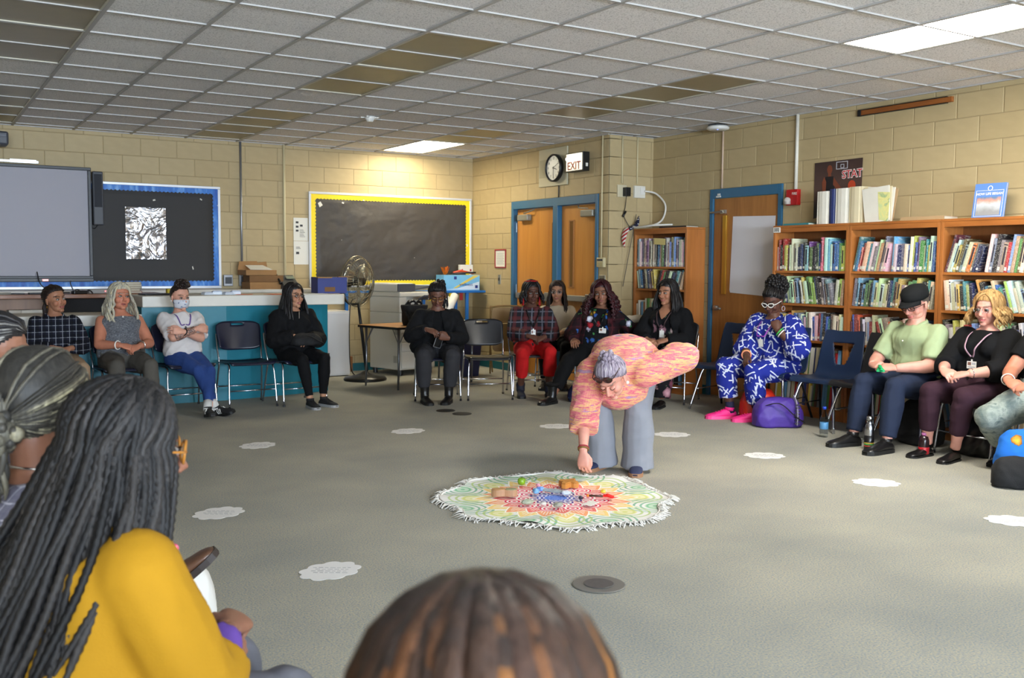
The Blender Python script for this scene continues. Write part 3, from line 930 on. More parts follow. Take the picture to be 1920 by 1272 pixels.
g3 = 'cardboard boxes piled on the back cabinet'
carton('cardboard_box', 'brown cardboard box at the bottom of the pile behind counter', (3.50, 11.5, 1.10), (3.90, 11.8, 1.185), 0.03, card, group=g3)
carton('cardboard_box', 'flat brown cardboard box in the middle of the pile', (3.51, 11.5, 1.187), (3.92, 11.8, 1.265), -0.04, card_d, group=g3)
o, l, h = carton('cardboard_box', 'open brown cardboard box with papers on top of the pile', (3.45, 11.5, 1.268), (3.83, 11.8, 1.33), 0.05, card, group=g3)
MB().prism([(-0.19, 0.06), (0.19, 0.06), (0.17, 0.165), (0.06, 0.15), (0.05, 0.17), (-0.17, 0.165)], 0.14, 0.146, 0, lambda u, v, w: (u, w, v)).build('flap', card, o)
MB().add([(-.13, -.13, .07), (.14, -.13, .07), (.11, .1, .12), (-.11, .1, .12), (-.13, -.13, .066), (.14, -.13, .066), (.11, .1, .116), (-.11, .1, .116)], [(0, 1, 2, 3), (7, 6, 5, 4), (0, 4, 5, 1), (1, 5, 6, 2), (2, 6, 7, 3), (3, 7, 4, 0)]).build('papers', pp, o)
o = thing('desk_phone', 'dark office desk phone with small screen behind the counter', 'phone', (3.98, 11.55, 1.10), 0.15)
MB().add([(-.1, -.1, 0), (.11, -.1, 0), (.11, .1, 0), (-.1, .1, 0), (-.1, -.1, .05), (.11, -.1, .05), (.11, .06, .17), (-.1, .06, .17)], [(0, 3, 2, 1), (4, 5, 6, 7), (0, 1, 5, 4), (1, 2, 6, 5), (2, 3, 7, 6), (3, 0, 4, 7)]).build('base', M('phone_grey', (58, 60, 62), 0.45), o, bevel=0.006)
MB().box((-0.02, -0.012, 0.115), (0.09, -0.006, 0.165), rot=Matrix.Rotation(rad(-50), 3, 'X')).build('screen', M('phone_screen', (120, 128, 112), 0.3), o)
MB().tube(smoothpath([(-.13, -.09, .07), (-.13, -.03, .12), (-.13, .04, .18), (-.13, .08, .19)]), [0.02, .02, .016, .015, .014, .014, .014, .014, .014, .014, .014, .014, .014, .015, .016, .018, .02, .02, .02][:19], 8).build('handset', black_p, o, smooth=True)
o, l, h = carton('carton', 'blue and brown open carton on the right end of counter', (3.90, 10.28, 1.08), (4.24, 10.52, 1.26), -0.05, M('blue_carton', (52, 62, 128), 0.6, var=0.04))
MB().box((l.x - .012, l.y - 0.05, h.z - 0.01), (-.02, l.y + 0.01, h.z + 0.002), rz=0.02).box((0.06, l.y - 0.03, h.z + 0.0), (h.x + .03, l.y + .012, h.z + 0.008)).build('flap', card, o)
MB().box((-0.09, l.y - 0.002, 0.02), (0.03, l.y, 0.07)).build('shipping_label', card_d, o)
og = M('orange_paper', (226, 96, 44), 0.7)
for k, (x, y, a, lab) in enumerate(((3.42, 10.14, 0.2, 'orange paper sheet lying on counter left of long-haired woman in black'), (3.05, 10.2, -0.4, 'small orange paper scrap on counter top near the plastic boxes'))):
    s = 1 if k == 0 else 0.55
    MB_ = MB().prism([(-.15 * s, -.1 * s), (.14 * s, -.11 * s), (.15 * s, .1 * s), (-.14 * s, .11 * s)], 0, 0.002)
    tag(MB_.build('paper_sheet', og, loc=(x, y, 1.0805)), lab, 'paper').rotation_euler = (0, 0, a)
tag(MB().prism([(-.2, -.1), (.2, -.11), (.21, .1), (-.19, .11)], 0, 0.003).build('paper_sheet', pp, loc=(3.72, 10.16, 1.0805)), 'white paper sheet on counter in front of blue carton', 'paper')
clearp = M('clear_plastic_box', (196, 204, 214), 0.15, var=0.1)
for k, (x, y, c) in enumerate(((2.66, 10.2, 'leftmost'), (2.77, 10.24, 'second from left'), (2.87, 10.18, 'third from left'), (2.97, 10.25, 'rightmost'))):
    o = thing('card_case', f'{c} of the four small clear plastic cases on the counter', 'plastic case', (x, y, 1.08), rnd.uniform(-.4, .4), 'small plastic cases on the counter')
    MB().box((-.05, -.035, 0), (.05, .035, .022 + .012 * (k % 2))).build('case', clearp, o, bevel=0.004)
    MB().box((-.04, -.03, .022 + .012 * (k % 2)), (.04, .03, .03 + .012 * (k % 2))).build('lid', M('case_lid', (150, 140, 160) if k % 2 else (190, 196, 214), 0.3), o, bevel=0.003)
o = thing('tape_dispenser', 'small yellow block beside black tray behind the masked person', 'box', (2.36, 10.4, 1.08))
MB().box((-.06, -.04, 0), (.06, .04, .06)).build('block', M('yellow_block', (206, 180, 40), 0.6), o, bevel=0.004)
o = thing('laptop_tray', 'flat black tray lying on counter left of the masked person', 'tray', (2.2, 10.3, 1.08), 0.1)
MB().box((-.17, -.12, 0), (.17, .12, .018)).build('tray', black_p, o, bevel=0.006)
# things on the hutch top
for k in range(5):
    o = thing('book', f'{("lowest", "second lowest", "middle", "second highest", "topmost")[k]} pale book in the stack behind grey-haired woman', 'book', (2.06 + rnd.uniform(-.01, .01), 10.95, 1.085 + 0.024 * k), rnd.uniform(-.08, .08), 'stacked books on the hutch')
    MB().box((-.08, -.11, 0), (.08, .11, .003)).box((-.08, -.11, .02), (.08, .11, .023)).box((.075, -.11, .003), (.08, .11, .02)).build('cover', M('stack_cover_%d' % k, ((150, 70, 50), (196, 176, 150), (120, 110, 100), (200, 186, 160), (110, 96, 84))[k], 0.6), o)
    MB().box((-.077, -.107, .003), (.075, .107, .02)).build('pages', M('book_pages', (206, 198, 178), 0.8), o)
o = thing('router', 'grey network box with red light on the wooden hutch', 'router', (1.72, 10.92, 1.085))
MB().box((-.09, -.06, 0), (.09, .06, .045)).build('housing', M('router_grey', (150, 146, 140), 0.5), o, bevel=0.006)
MB().box((.06, -.064, .018), (.072, -.06, .03)).build('status_light', emit('red_led2', (255, 40, 30), 2.0), o)
mb = MB()
for (pts) in ([(1.45, 10.8, 1.09), (1.5, 10.78, 1.13), (1.56, 10.82, 1.10), (1.62, 10.78, 1.12), (1.66, 10.85, 1.09)], [(1.25, 11.85, 1.3), (1.27, 11.7, 1.16), (1.33, 11.2, 1.10), (1.45, 10.9, 1.095)], [(1.6, 11.9, 1.2), (1.55, 11.6, 1.18), (1.52, 11.2, 1.12), (1.5, 10.9, 1.095)]):
    mb.tube(smoothpath(pts), 0.006, 6)
tag(mb.build('cable_tangle', black_p, smooth=True, kind=None), 'tangle of thin black cables hanging behind the hutch top', 'cables', None, 'stuff')
o = thing('projector_adapter', 'small black camera adapter lying on the hutch edge', 'adapter', (1.52, 10.74, 1.085), 0.3)
MB().box((-.07, -.03, 0), (.07, .03, .035)).box((-.09, -.01, 0.01), (-.07, .01, .03)).build('housing', black_p, o, bevel=0.008)
for k, (x, y) in enumerate(((0.95, 10.8), (1.12, 10.75), (0.82, 10.72))):
    o = thing('marker_case', ('dark tablet case lying flat on hutch top at left', 'black remote control lying on hutch top at left', 'small grey pad lying on hutch top by left edge')[k], 'case', (x, y, 1.085), 0.2 * k)
    MB().box((-.07, -.03, 0), (.07, .03, .014 + .004 * k)).build('case', (black_p, M('dark_grey_plastic'), M('grey_pad', (130, 128, 120), 0.6))[k], o, bevel=0.004)
for k, (x, w, m_) in enumerate(((0.95, .1, (180, 172, 160)), (1.08, .12, (196, 190, 178)))):
    o = thing('folder', ('grey folder lying in the hutch below the top at left', 'cream folder lying on the desk beside plaid-shirted woman')[k], 'folder', (x, 10.75, 0.905), 0.1)
    MB().box((-w, -.12, 0), (w, .0, .03)).build('cover', M('folder_%d' % k, m_, 0.7), o, bevel=0.003)

# ------------------------------------------------------------------ fan
o = thing('pedestal_fan', 'tall black pedestal fan with wire cage beside the counter', 'fan', (4.73, 10.92, 0))
steel = M('fan_steel', (150, 146, 128), 0.25, 0.85)
MB().lathe([(0.0, 0.0), (0.255, 0.0), (0.262, 0.018), (0.245, 0.04), (0.12, 0.062), (0.06, 0.085), (0.03, 0.11), (0.0, 0.115)], 40).build('base', M('fan_base', (40, 38, 36), 0.3, 0.5), o, smooth=True)
MB().tube([(0.02, 0, 0.1), (-0.045, 0, 0.62), (-0.085, 0, 0.93)], [0.021, 0.019, 0.016], 12).build('pole', black_p, o, smooth=True)
ax = Vector((0.5, -0.86, 0.0)).normalized()
hc = Vector((-0.095, 0.0, 1.2))
side = Vector((ax.y, -ax.x, 0))
R3 = Matrix((side, Vector((0, 0, 1)), ax)).transposed()      # local x = side, y = up, z = axis
yoke = [hc + R3 @ Vector((0, -0.34, -0.05))] + []
pts = [hc + Vector((0.01, 0, -0.27)), hc + R3 @ Vector((0.14, -0.26, -0.03)), hc + R3 @ Vector((0.30, -0.12, -0.02)), hc + R3 @ Vector((0.335, 0.02, 0))]
pts2 = [hc + Vector((0.01, 0, -0.27)), hc + R3 @ Vector((-0.14, -0.26, -0.03)), hc + R3 @ Vector((-0.30, -0.12, -0.02)), hc + R3 @ Vector((-0.335, 0.02, 0))]
MB().tube(smoothpath(pts), 0.014, 8).tube(smoothpath(pts2), 0.014, 8).build('yoke', black_p, o, smooth=True)
cage = MB()
for k in range(48):
    a = 2 * PI * k / 48
    ca, sa = math.cos(a), math.sin(a)
    prof = [(0.05, 0.105), (0.14, 0.10), (0.24, 0.075), (0.295, 0.03), (0.305, 0.0), (0.295, -0.03), (0.22, -0.09), (0.08, -0.12)]
    cage.tube([hc + R3 @ Vector((r * ca, r * sa, z)) for r, z in prof], 0.0017, 4, cap=False)
for r, z in ((0.305, 0.0), (0.27, 0.055), (0.2, 0.088), (0.12, 0.102), (0.2, -0.098), (0.27, -0.055)):
    cage.tube([hc + R3 @ Vector((r * math.cos(2 * PI * k / 40), r * math.sin(2 * PI * k / 40), z)) for k in range(40)], 0.003 if z else 0.006, 5, closed=True)
tag(cage.build('wire_cage', steel, o, smooth=True), kind='stuff')
for k in range(3):
    a0 = 2 * PI * k / 3 + 0.4
    mb = MB()
    g = []
    for i in range(7):
        r = 0.05 + 0.215 * i / 6
        w_ = 0.5 * (0.6 + 0.4 * math.sin(PI * min(1, i / 4.5)))
        tw = 0.030 * (1 - 0.5 * i / 6)
        g.append([hc + R3 @ Vector((r * math.cos(a0 + s * w_), r * math.sin(a0 + s * w_), s * tw)) for s in (-1, -.3, .3, 1)])
    vs = [p for r_ in g for p in r_]
    fs = [(i * 4 + j, i * 4 + j + 1, (i + 1) * 4 + j + 1, (i + 1) * 4 + j) for i in range(6) for j in range(3)]
    b = mb.add(vs, fs).build('blade', M('fan_blade', (170, 166, 150), 0.3, 0.8), o, smooth=True)
    sm = b.modifiers.new('thick', 'SOLIDIFY')
    sm.thickness = 0.003
mb = MB().lathe([(0, 0.1), (0.04, 0.1), (0.052, 0.085), (0.052, -0.1), (0.075, -0.12), (0.075, -0.2), (0.06, -0.23), (0, -0.235)], 20, R=R3)
mb.xf(lambda p: p + hc).build('motor', M('fan_base'), o, smooth=True)
tag(MB().tube(smoothpath([(4.62, 10.95, 1.0), (4.57, 10.99, .9), (4.56, 11.0, .4), (4.6, 11.02, .1), (4.8, 11.15, .015), (5.0, 11.1, .015), (4.9, 10.98, .015), (4.7, 10.98, .07)]), 0.006, 6).build('fan_cord', black_p, smooth=True), 'black fan cord hanging down and curling on the floor', 'cord')
o = thing('wood_panel', 'short brown wooden board leaning on the back wall behind fan', 'board', (4.86, 11.9, 0))
MB().box((-0.11, -0.02, 0.0), (0.11, 0.02, 0.20)).build('board', wood('board_wood', (134, 86, 46), (160, 108, 62), 5), o, bevel=0.003)

# ------------------------------------------------------------------ folding table with bag, copier, blue shelf
tbl = thing('folding_table', 'wood-topped table with black edge and steel legs before the copier', 'table', (4.64, 9.81, 0), math.atan2(0.24, 0.97))
MB().box((-0.03, -0.03, 0.685), (1.25, 0.68, 0.71)).build('tabletop', wood('table_oak', (176, 120, 60), (200, 144, 78), 5, stretch=(.1, 1, 1)), tbl, bevel=0.002)
MB().frame((-0.034, -0.034), (1.254, 0.684), 0.006, 0.682, 0.7075, lambda u, v, w: (u, v, w)).build('edge_band', black_p, tbl)
for (x, y) in ((0.04, 0.03), (0.04, 0.62), (1.17, 0.03), (1.17, 0.62)):
    MB().tube([(x, y, 0.685), (x, y, 0.30), (x - 0.01, y, 0.0)], [0.016, 0.014, 0.012], 10).build('leg', M('table_leg_steel', (120, 120, 122), 0.3, 0.8), tbl, smooth=True)
    s = 1 if x < 0.5 else -1
    t_ = 1 if y < 0.3 else -1
    MB().cyl((x, y, 0.5), (x + s * 0.11, y, 0.685), 0.005, 6).cyl((x, y, 0.5), (x, y + t_ * 0.11, 0.685), 0.005, 6).build('leg_brace', M('table_leg_steel'), tbl)
bag = thing('tote_bag', 'black soft bag with hanging strap sitting on the table', 'bag', (4.99, 10.1, 0.71), 0.25)
blackf = M('black_fabric', (17, 17, 19), 0.85, bump=0.3, bs=150)
rings = []
for z, a, b in ((0, .135, .075), (.05, .15, .085), (.16, .15, .085), (.22, .165, .09), (.235, .16, .085)):
    rings.append([(a * math.copysign(abs(math.cos(2 * PI * k / 24)) ** .5, math.cos(2 * PI * k / 24)), b * math.copysign(abs(math.sin(2 * PI * k / 24)) ** .5, math.sin(2 * PI * k / 24)), z) for k in range(24)])
MB().loft(rings).build('bag_body', blackf, bag, smooth=True)
mb = MB()
for k in range(14):
    a = k * 0.9
    mb.tube(smoothpath([(.13 * math.cos(a), .06 * math.sin(a), .23), (.09 * math.cos(a + .5), .04 * math.sin(a + .5), .262 + .012 * (k % 3)), (.12 * math.cos(a + 1.2), .05 * math.sin(a + 1.2), .235)], 4), 0.008, 5)
mb.build('gathered_top', M('black_nylon', (22, 22, 24), 0.3), bag, smooth=True)
MB().tube(smoothpath([(-.15, -.03, .16), (-.17, -.12, .05), (-.20, -.22, -.02), (-.21, -.235, -.2), (-.17, -.235, -.36), (-.10, -.235, -.38), (-.06, -.235, -.25), (-.07, -.235, -.03), (-.06, -.1, .02)]), 0.016, 6, flat=0.22).build('strap', blackf, bag, smooth=True)
cop = thing('copier', 'large white office copier with dark document feeder by the back wall', 'copier', (5.28, 11.1, 0), rad(15))
cw = M('copier_white', (200, 197, 186), 0.45)
cg = M('copier_grey', (70, 74, 84), 0.45)
MB().box((0.0, 0.0, 0.07), (0.6, 0.6, 0.80)).build('body', cw, cop, bevel=0.012)
for k, (z0, z1) in enumerate(((.09, .30), (.31, .42), (.43, .53), (.54, .62))):
    f = MB().box((0.02, -0.014, z0), (0.58, 0.0, z1)).build('paper_drawer', M('copier_drawer', (206, 204, 198), 0.4), cop, bevel=0.005)
    MB().box((.22, -.02, z1 - .03), (.38, -.013, z1 - .015)).build('handle', cg, f)
MB().box((0.0, 0.28, 0.80), (0.6, 0.6, 1.0)).box((0.0, 0.0, 0.8), (0.12, 0.3, 1.0)).build('output_housing', cw, cop, bevel=0.012)
MB().box((0.12, 0.02, 0.80), (0.6, 0.29, 0.83)).build('output_tray', cg, cop, bevel=0.006)
MB().box((-0.02, -0.03, 1.0), (0.62, 0.6, 1.06)).build('scanner_bed', cw, cop, bevel=0.014)
MB().box((-0.02, 0.02, 1.06), (0.26, 0.58, 1.17)).build('document_feeder', M('copier_shell', (206, 203, 194), 0.45), cop, bevel=0.02)
MB().box((-.025, -0.005, 1.065), (0.26, 0.022, 1.165)).build('feeder_front', cg, cop, bevel=0.01)
MB().add([(.26, .08, 1.07), (.6, .08, 1.11), (.6, .5, 1.11), (.26, .5, 1.07), (.26, .08, 1.085), (.6, .08, 1.135), (.6, .5, 1.135), (.26, .5, 1.085)], [(0, 3, 2, 1), (4, 5, 6, 7), (0, 1, 5, 4), (1, 2, 6, 5), (2, 3, 7, 6), (3, 0, 4, 7)]).build('feeder_tray', cg, cop)
MB().box((.28, -.16, .98), (.58, -.02, 1.0), rot=Matrix.Rotation(rad(-22), 3, 'X')).build('control_panel', cg, cop, bevel=0.006)
MB().box((.33, -.14, 1.002), (.5, -.04, 1.006), rot=Matrix.Rotation(rad(-22), 3, 'X'), about=(.43, -.09, .99)).build('touch_screen', M('copier_screen', (176, 184, 190), 0.2), cop)
MB().box((-.004, .05, .16), (0, .12, .25)).box((-.004, .05, .52), (0, .1, .62)).build('side_vent', M('copier_vent', (160, 158, 150), 0.6), cop)
for (x, y) in ((.05, .05), (.55, .05), (.05, .55), (.55, .55)):
    MB().lathe([(0.0, 0), (.03, 0), (.03, .07), (0, .07)], 10, c=(x, y, 0)).build('caster', black_p, cop)
blue_metal = M('blue_painted_metal', (28, 110, 190), 0.4)
o = thing('blue_shelf_table', 'narrow blue metal table along back wall behind the copier', 'table', (6.0, 11.7, 0))
MB().box((-.2, -0.18, 1.03), (0.78, 0.2, 1.06)).box((-1.15, 0.2, 1.03), (-.2, .24, 1.06)).build('top', blue_metal, o, bevel=0.005)
for (x, y) in ((-.16, -.15), (0.5, -.15), (-1.1, .215), (0.5, .17)):
    MB().box((x - .02, y - .02, 0), (x + .02, y + .02, 1.03)).build('leg', blue_metal, o, bevel=0.004)
for k, x in enumerate((-.1, .08, .22, .38)):
    MB().box((x, -.165, .93), (x + .05, -.16, 1.03)).build('hanging_tag', (yellow_border, red_ink)[k % 2], o)
o, l, h = carton('tissue_carton', 'light blue carton with yellow stripe on the blue table', (6.20, 11.62, 1.06), (6.74, 11.88, 1.27), -0.06, M('sky_blue_carton', (120, 186, 222), 0.5, var=0.05))
MB().prism([(-.26, .01), (.26, .01), (.26, .12), (-.06, .03)], l.y - .0015, l.y - .0005, 0, lambda u, v, w: (u, w, v)).build('white_panel', M('carton_white', (214, 226, 236), 0.5), o)
MB().prism([(-.13, .03), (-.09, .03), (.27, .205), (.18, .205)], l.y - .003, l.y - .0016, 0, lambda u, v, w: (u, w, v)).build('yellow_stripe', M('carton_yellow', (222, 198, 90), 0.5), o)
MB().box((-.12, l.y - .003, .15), (-.08, l.y - .001, .19)).box((.2, l.y - .003, .03), (.24, l.y - .001, .07)).build('emblem', M('carton_navy', (40, 56, 130), 0.5), o)
text('lettering', 'wellness', 0.06, Matrix.Translation(o.location) @ Matrix.Rotation(-0.06, 4, 'Z') @ facing((.06, l.y - .0035, .08), (1, 0, 0), (0, 0, 1)), M('carton_navy'), o, 0.0006)
rd = M('red_orange_plastic', (206, 74, 40), 0.45)
o = thing('craft_tools', 'red-orange handled tools lying on top of light blue carton', 'tools', (6.5, 11.72, 1.272), 0.0)
MB().tube([(-.12, 0, .03), (.0, .01, .05), (.2, .0, .02)], [.012, .02, .012], 8).build('handle', rd, o, smooth=True)
MB().tube([(-.15, -.03, .012), (.1, -.04, .03), (.2, -.06, .03)], .012, 6).build('dark_handle', black_p, o, smooth=True)
o = thing('tinsel_bunch', 'small bunch of orange and gold tinsel on light blue carton', 'tinsel', (6.27, 11.75, 1.272))
mb = MB()
for k in range(26):
    a, s = rnd.uniform(0, 6.28), rnd.uniform(.02, .06)
    mb.tube([(0, 0, 0), (s * .6 * math.cos(a), s * .6 * math.sin(a), rnd.uniform(.02, .06)), (s * math.cos(a), s * math.sin(a), rnd.uniform(.05, .12))], .0045, 4)
tag(mb.build('strands', M('orange_tinsel', (214, 120, 40), 0.25, 0.6), o), kind='stuff')
o = thing('card_box', 'small white card box standing on the light blue carton', 'box', (6.62, 11.8, 1.30))
MB().box((-.1, -.03, 0), (.1, .03, .11)).build('carton', pp, o, bevel=0.003)
MB().box((-.08, -.032, .03), (-.06, -.03, .05)).box((.05, -.032, .02), (.075, -.03, .05)).build('print', red_ink, o)
# waste bin with liner, folded chair, papers on the table
o = thing('waste_bin', 'navy waste bin with clear plastic liner behind the empty chair', 'bin', (6.02, 10.75, 0), 0.1)
MB().add([(-.13, -.13, 0), (.13, -.13, 0), (.13, .13, 0), (-.13, .13, 0), (-.17, -.17, .64), (.17, -.17, .64), (.17, .17, .64), (-.17, .17, .64)], [(0, 3, 2, 1), (0, 1, 5, 4), (1, 2, 6, 5), (2, 3, 7, 6), (3, 0, 4, 7), (4, 5, 6, 7)]).build('body', M('navy_plastic', (24, 32, 66), 0.45), o, bevel=0.01)
rings = []
for z, a in ((.56, .175), (.62, .182), (.66, .19), (.70, .18), (.705, .15), (.66, .12)):
    rings.append([(a * (1 + .03 * math.sin(7 * q) + .02 * math.sin(13 * q)) * math.copysign(abs(math.cos(q)) ** .5, math.cos(q)), a * (1 + .03 * math.cos(9 * q)) * math.copysign(abs(math.sin(q)) ** .5, math.sin(q)), z + .008 * math.sin(5 * q)) for q in [2 * PI * k / 40 for k in range(40)]])
MB().loft(rings).build('liner', M('plastic_liner', (176, 172, 164), 0.2, bump=0.6, bs=30, bd=.01), o, smooth=True)
brown_m = M('brown_metal', (128, 100, 58), 0.4, 0.35)
fold = thing('folded_chair', 'brown metal folding chair leaning folded against the wall', 'chair', (6.63, 10.72, 0), rad(-90 - 25))


def rounded_panel(w, h, r, d0, d1, mat, n=5):
    pts = []
    for cx, cy, a0 in ((w / 2 - r, -h / 2 + r, -90), (w / 2 - r, h / 2 - r, 0), (-w / 2 + r, h / 2 - r, 90), (-w / 2 + r, -h / 2 + r, 180)):
        for k in range(n + 1):
            a = rad(a0 + 90 * k / n)
            pts.append((cx + r * math.cos(a), cy + r * math.sin(a)))
    return MB().prism(pts, d0, d1, 0, mat)


rounded_panel(.40, .20, .05, 0.0, .012, lambda u, v, w: (w - .0, u, v + .76)).build('backrest', brown_m, fold, bevel=0.003)
rounded_panel(.38, .36, .05, .02, .035, lambda u, v, w: (w, u, v + .47)).build('seat', brown_m, fold, bevel=0.003)
MB().tube(smoothpath([(.0, -.215, 0), (.0, -.215, .78), (.0, -.17, .87), (.0, .17, .87), (.0, .215, .78), (.0, .215, 0)], 5), .011, 8).build('front_frame', brown_m, fold, smooth=True)
MB().tube(smoothpath([(.03, -.19, 0.02), (.03, -.19, .6), (.03, .19, .6), (.03, .19, .02)], 5), .010, 8).build('rear_frame', brown_m, fold, smooth=True)
o = thing('paper_pile', 'loose white papers spread at the right end of the table', 'papers', (5.62, 10.3, 0.71), .3)
for k in range(4):
    MB().box((-.11, -.14, .003 * k), (.11, .14, .003 * k + .002), rz=.35 * k).build('sheet', pp, o)
o = thing('paper_roll', 'white rolled paper bundle propped behind the woman with phone', 'paper roll', (5.72, 10.62, .72), .2)
MB().tube([(-.05, .0, .06), (.2, .12, .3)], .05, 12).build('roll', pp, o, smooth=True)
MB().tube([(-.08, .09, .06), (.12, .16, .27)], .04, 12).build('roll', M('grey_paper', (190, 190, 184), 0.7), o, smooth=True)
MB().box((-.2, -.08, -.01), (.12, .2, .012)).build('tray', M('grey_paper'), o)

# ------------------------------------------------------------------ bookcases and books
oak = wood('bookcase_oak', (150, 88, 40), (182, 114, 56), 5, stretch=(1, 0.12, 1), rough=0.38)
oak_v = wood('bookcase_oak_upright', (154, 92, 44), (186, 118, 60), 5, rough=0.38)
oak_b = wood('bookcase_back', (120, 74, 38), (146, 92, 50), 5, rough=0.5)


def bookcase(label, y0, y1, shelves, top, header, left_panel=True):
    o = thing('bookcase', label, 'bookcase', (XR - 0.165, (y0 + y1) / 2, 0))
    B = lambda p: p - Vector((XR - 0.165, (y0 + y1) / 2, 0))
    xf, xb = 7.17, 7.44
    MB().box((xf, y0, 0), (xb, y0 + 0.028, top - 0.022)).xf(B).build('side_panel', oak_v, o, bevel=0.003)
    MB().box((xf, y1 - 0.028, 0), (xb, y1, top - 0.022)).xf(B).build('side_panel', oak_v, o, bevel=0.003)
    MB().box((xf - 0.004, y0, top - 0.022), (xb, y1, top)).xf(B).build('top_panel', oak, o, bevel=0.003)
    MB().box((xf, y0 + 0.028, top - header), (xf + 0.02, y1 - 0.028, top - 0.022)).xf(B).build('header', oak, o, bevel=0.002)
    MB().box((xb - 0.01, y0 + 0.028, 0), (xb, y1 - 0.028, top - 0.022)).xf(B).build('back_panel', oak_b, o)
    for z in shelves:
        MB().box((xf + 0.004, y0 + 0.028, z - 0.022), (xb - 0.01, y1 - 0.028, z)).xf(B).build('shelf', oak, o, bevel=0.002)
    MB().box((xf + 0.01, y0 + 0.028, 0), (xf + 0.03, y1 - 0.028, shelves[-1] - 0.022)).xf(B).build('plinth', oak, o)
    return o


SH = [1.37, 1.06, 0.72, 0.40, 0.10]
bcs = [bookcase('tall oak bookcase immediately right of the single door', 5.802, 6.69, SH, 1.80, 0.065),
       bookcase('middle oak bookcase between two others behind the man in cap', 4.896, 5.798, SH, 1.80, 0.065),
       bookcase('oak bookcase behind blonde woman with a blue book on top', 3.99, 4.892, SH, 1.80, 0.065)]
bc_s = bookcase('small oak bookcase in the corner left of the single door', 7.92, 8.815, [1.40, 1.15, 0.78, 0.42, 0.10], 1.83, 0.065)
MB().box((7.164, 6.60, 1.735), (7.169, 6.685, 1.785)).xf(lambda p: p - bcs[0].location).build('number_plate', pp, bcs[0])
text('lettering', '332', 0.042, facing((7.1635, 6.643, 1.76), (0, -1, 0), (0, 0, 1)), dark_ink, bcs[0], 0.0004, 0.0012)

t = NT('book_cover')
t.set(0.45, spec=0.4)
oi = t.n('ShaderNodeObjectInfo')
v = t.coord('Object', (1, 2.2, 7), (0, 0, 0))
add = t.n('ShaderNodeVectorMath', operation='ADD', ins={0: v})
rv = t.n('ShaderNodeCombineXYZ', ins={0: oi.outputs['Random'], 1: oi.outputs['Random'], 2: oi.outputs['Random']})
sc = t.n('ShaderNodeVectorMath', operation='SCALE', ins={0: rv.outputs[0]})
sc.inputs['Scale'].default_value = 40
t.l.new(sc.outputs[0], add.inputs[1])
n1 = t.noise(add.outputs[0], 3.2, 3, 0.7)
dk = t.mix(t.ramp(n1.outputs[0], [(0.54, (0, 0, 0)), (0.58, (255, 255, 255))], 'LINEAR'), oi.outputs['Color'], (0.75, 0.72, 0.62, 1))
dk2 = t.mix(t.ramp(n1.outputs[0], [(0.36, (255, 255, 255)), (0.40, (0, 0, 0))], 'LINEAR'), dk, (0.05, 0.05, 0.07, 1))
t.base(t.mix(0.42, oi.outputs['Color'], dk2))
cover_m = t.m
pages_m = M('book_pages')
lab_m = M('spine_label', (226, 222, 208), 0.7)


def book_mesh(kind):
    b = MB()
    b.box((0.05, -0.41, 0.015), (0.97, 0.41, 0.985), 1)
    b.box((0.015, -0.5, 0), (1, -0.41, 1)).box((0.015, 0.41, 0), (1, 0.5, 1))
    # rounded spine
    prof = [(0.05, -0.5), (0.008, -0.42), (0.0, -0.2), (0.0, 0.2), (0.008, 0.42), (0.05, 0.5)]
    vs = [(x, y, z) for z in (0, 1) for x, y in prof]
    n = len(prof)
    b.add(vs, [(i, i + 1, n + i + 1, n + i) for i in range(n - 1)] + [tuple(range(n)), tuple(range(n, 2 * n))])
    if kind == 1:
        b.box((-0.004, -0.36, 0.06), (0.01, 0.36, 0.17), 2)
    if kind == 2:
        b.box((-0.004, -0.30, 0.08), (0.01, 0.30, 0.16), 2).box((-0.004, -0.2, 0.3), (0.01, 0.2, 0.82), 3)
    if kind == 3:
        b.box((-0.004, -0.22, 0.25), (0.01, 0.22, 0.85), 3).box((-0.004, -0.4, 0.9), (0.01, 0.4, 0.94), 3)
    o = b.build('book', [cover_m, pages_m, lab_m, M('spine_title_dark', (52, 48, 58), 0.6)])
    C.objects.unlink(o)
    return o


BK = [book_mesh(k) for k in range(4)]
PAL = {'white': (222, 218, 206), 'cream': (208, 196, 164), 'grey': (128, 130, 132), 'black': (34, 32, 36), 'red': (176, 40, 40), 'orange': (206, 104, 46), 'yellow': (206, 178, 70),
       'green': (84, 136, 72), 'olive': (128, 130, 70), 'teal': (52, 128, 136), 'blue': (48, 96, 166), 'navy': (34, 46, 96), 'sky blue': (112, 164, 204), 'purple': (98, 66, 124), 'pink': (206, 112, 136),
       'brown': (112, 76, 52), 'tan': (172, 142, 104), 'maroon': (112, 34, 52), 'lime': (156, 186, 84)}
MIX = ['white'] * 9 + ['cream'] * 10 + ['grey'] * 5 + ['black'] * 3 + ['red'] * 2 + ['orange', 'yellow', 'yellow', 'green', 'green', 'olive', 'teal', 'teal', 'blue', 'blue', 'navy', 'navy', 'sky blue', 'sky blue', 'purple', 'pink', 'brown', 'brown', 'tan', 'tan', 'maroon', 'lime']
ORD = lambda k: f"{k}{'th' if 10 <= k % 100 <= 20 else {1: 'st', 2: 'nd', 3: 'rd'}.get(k % 10, 'th')}"


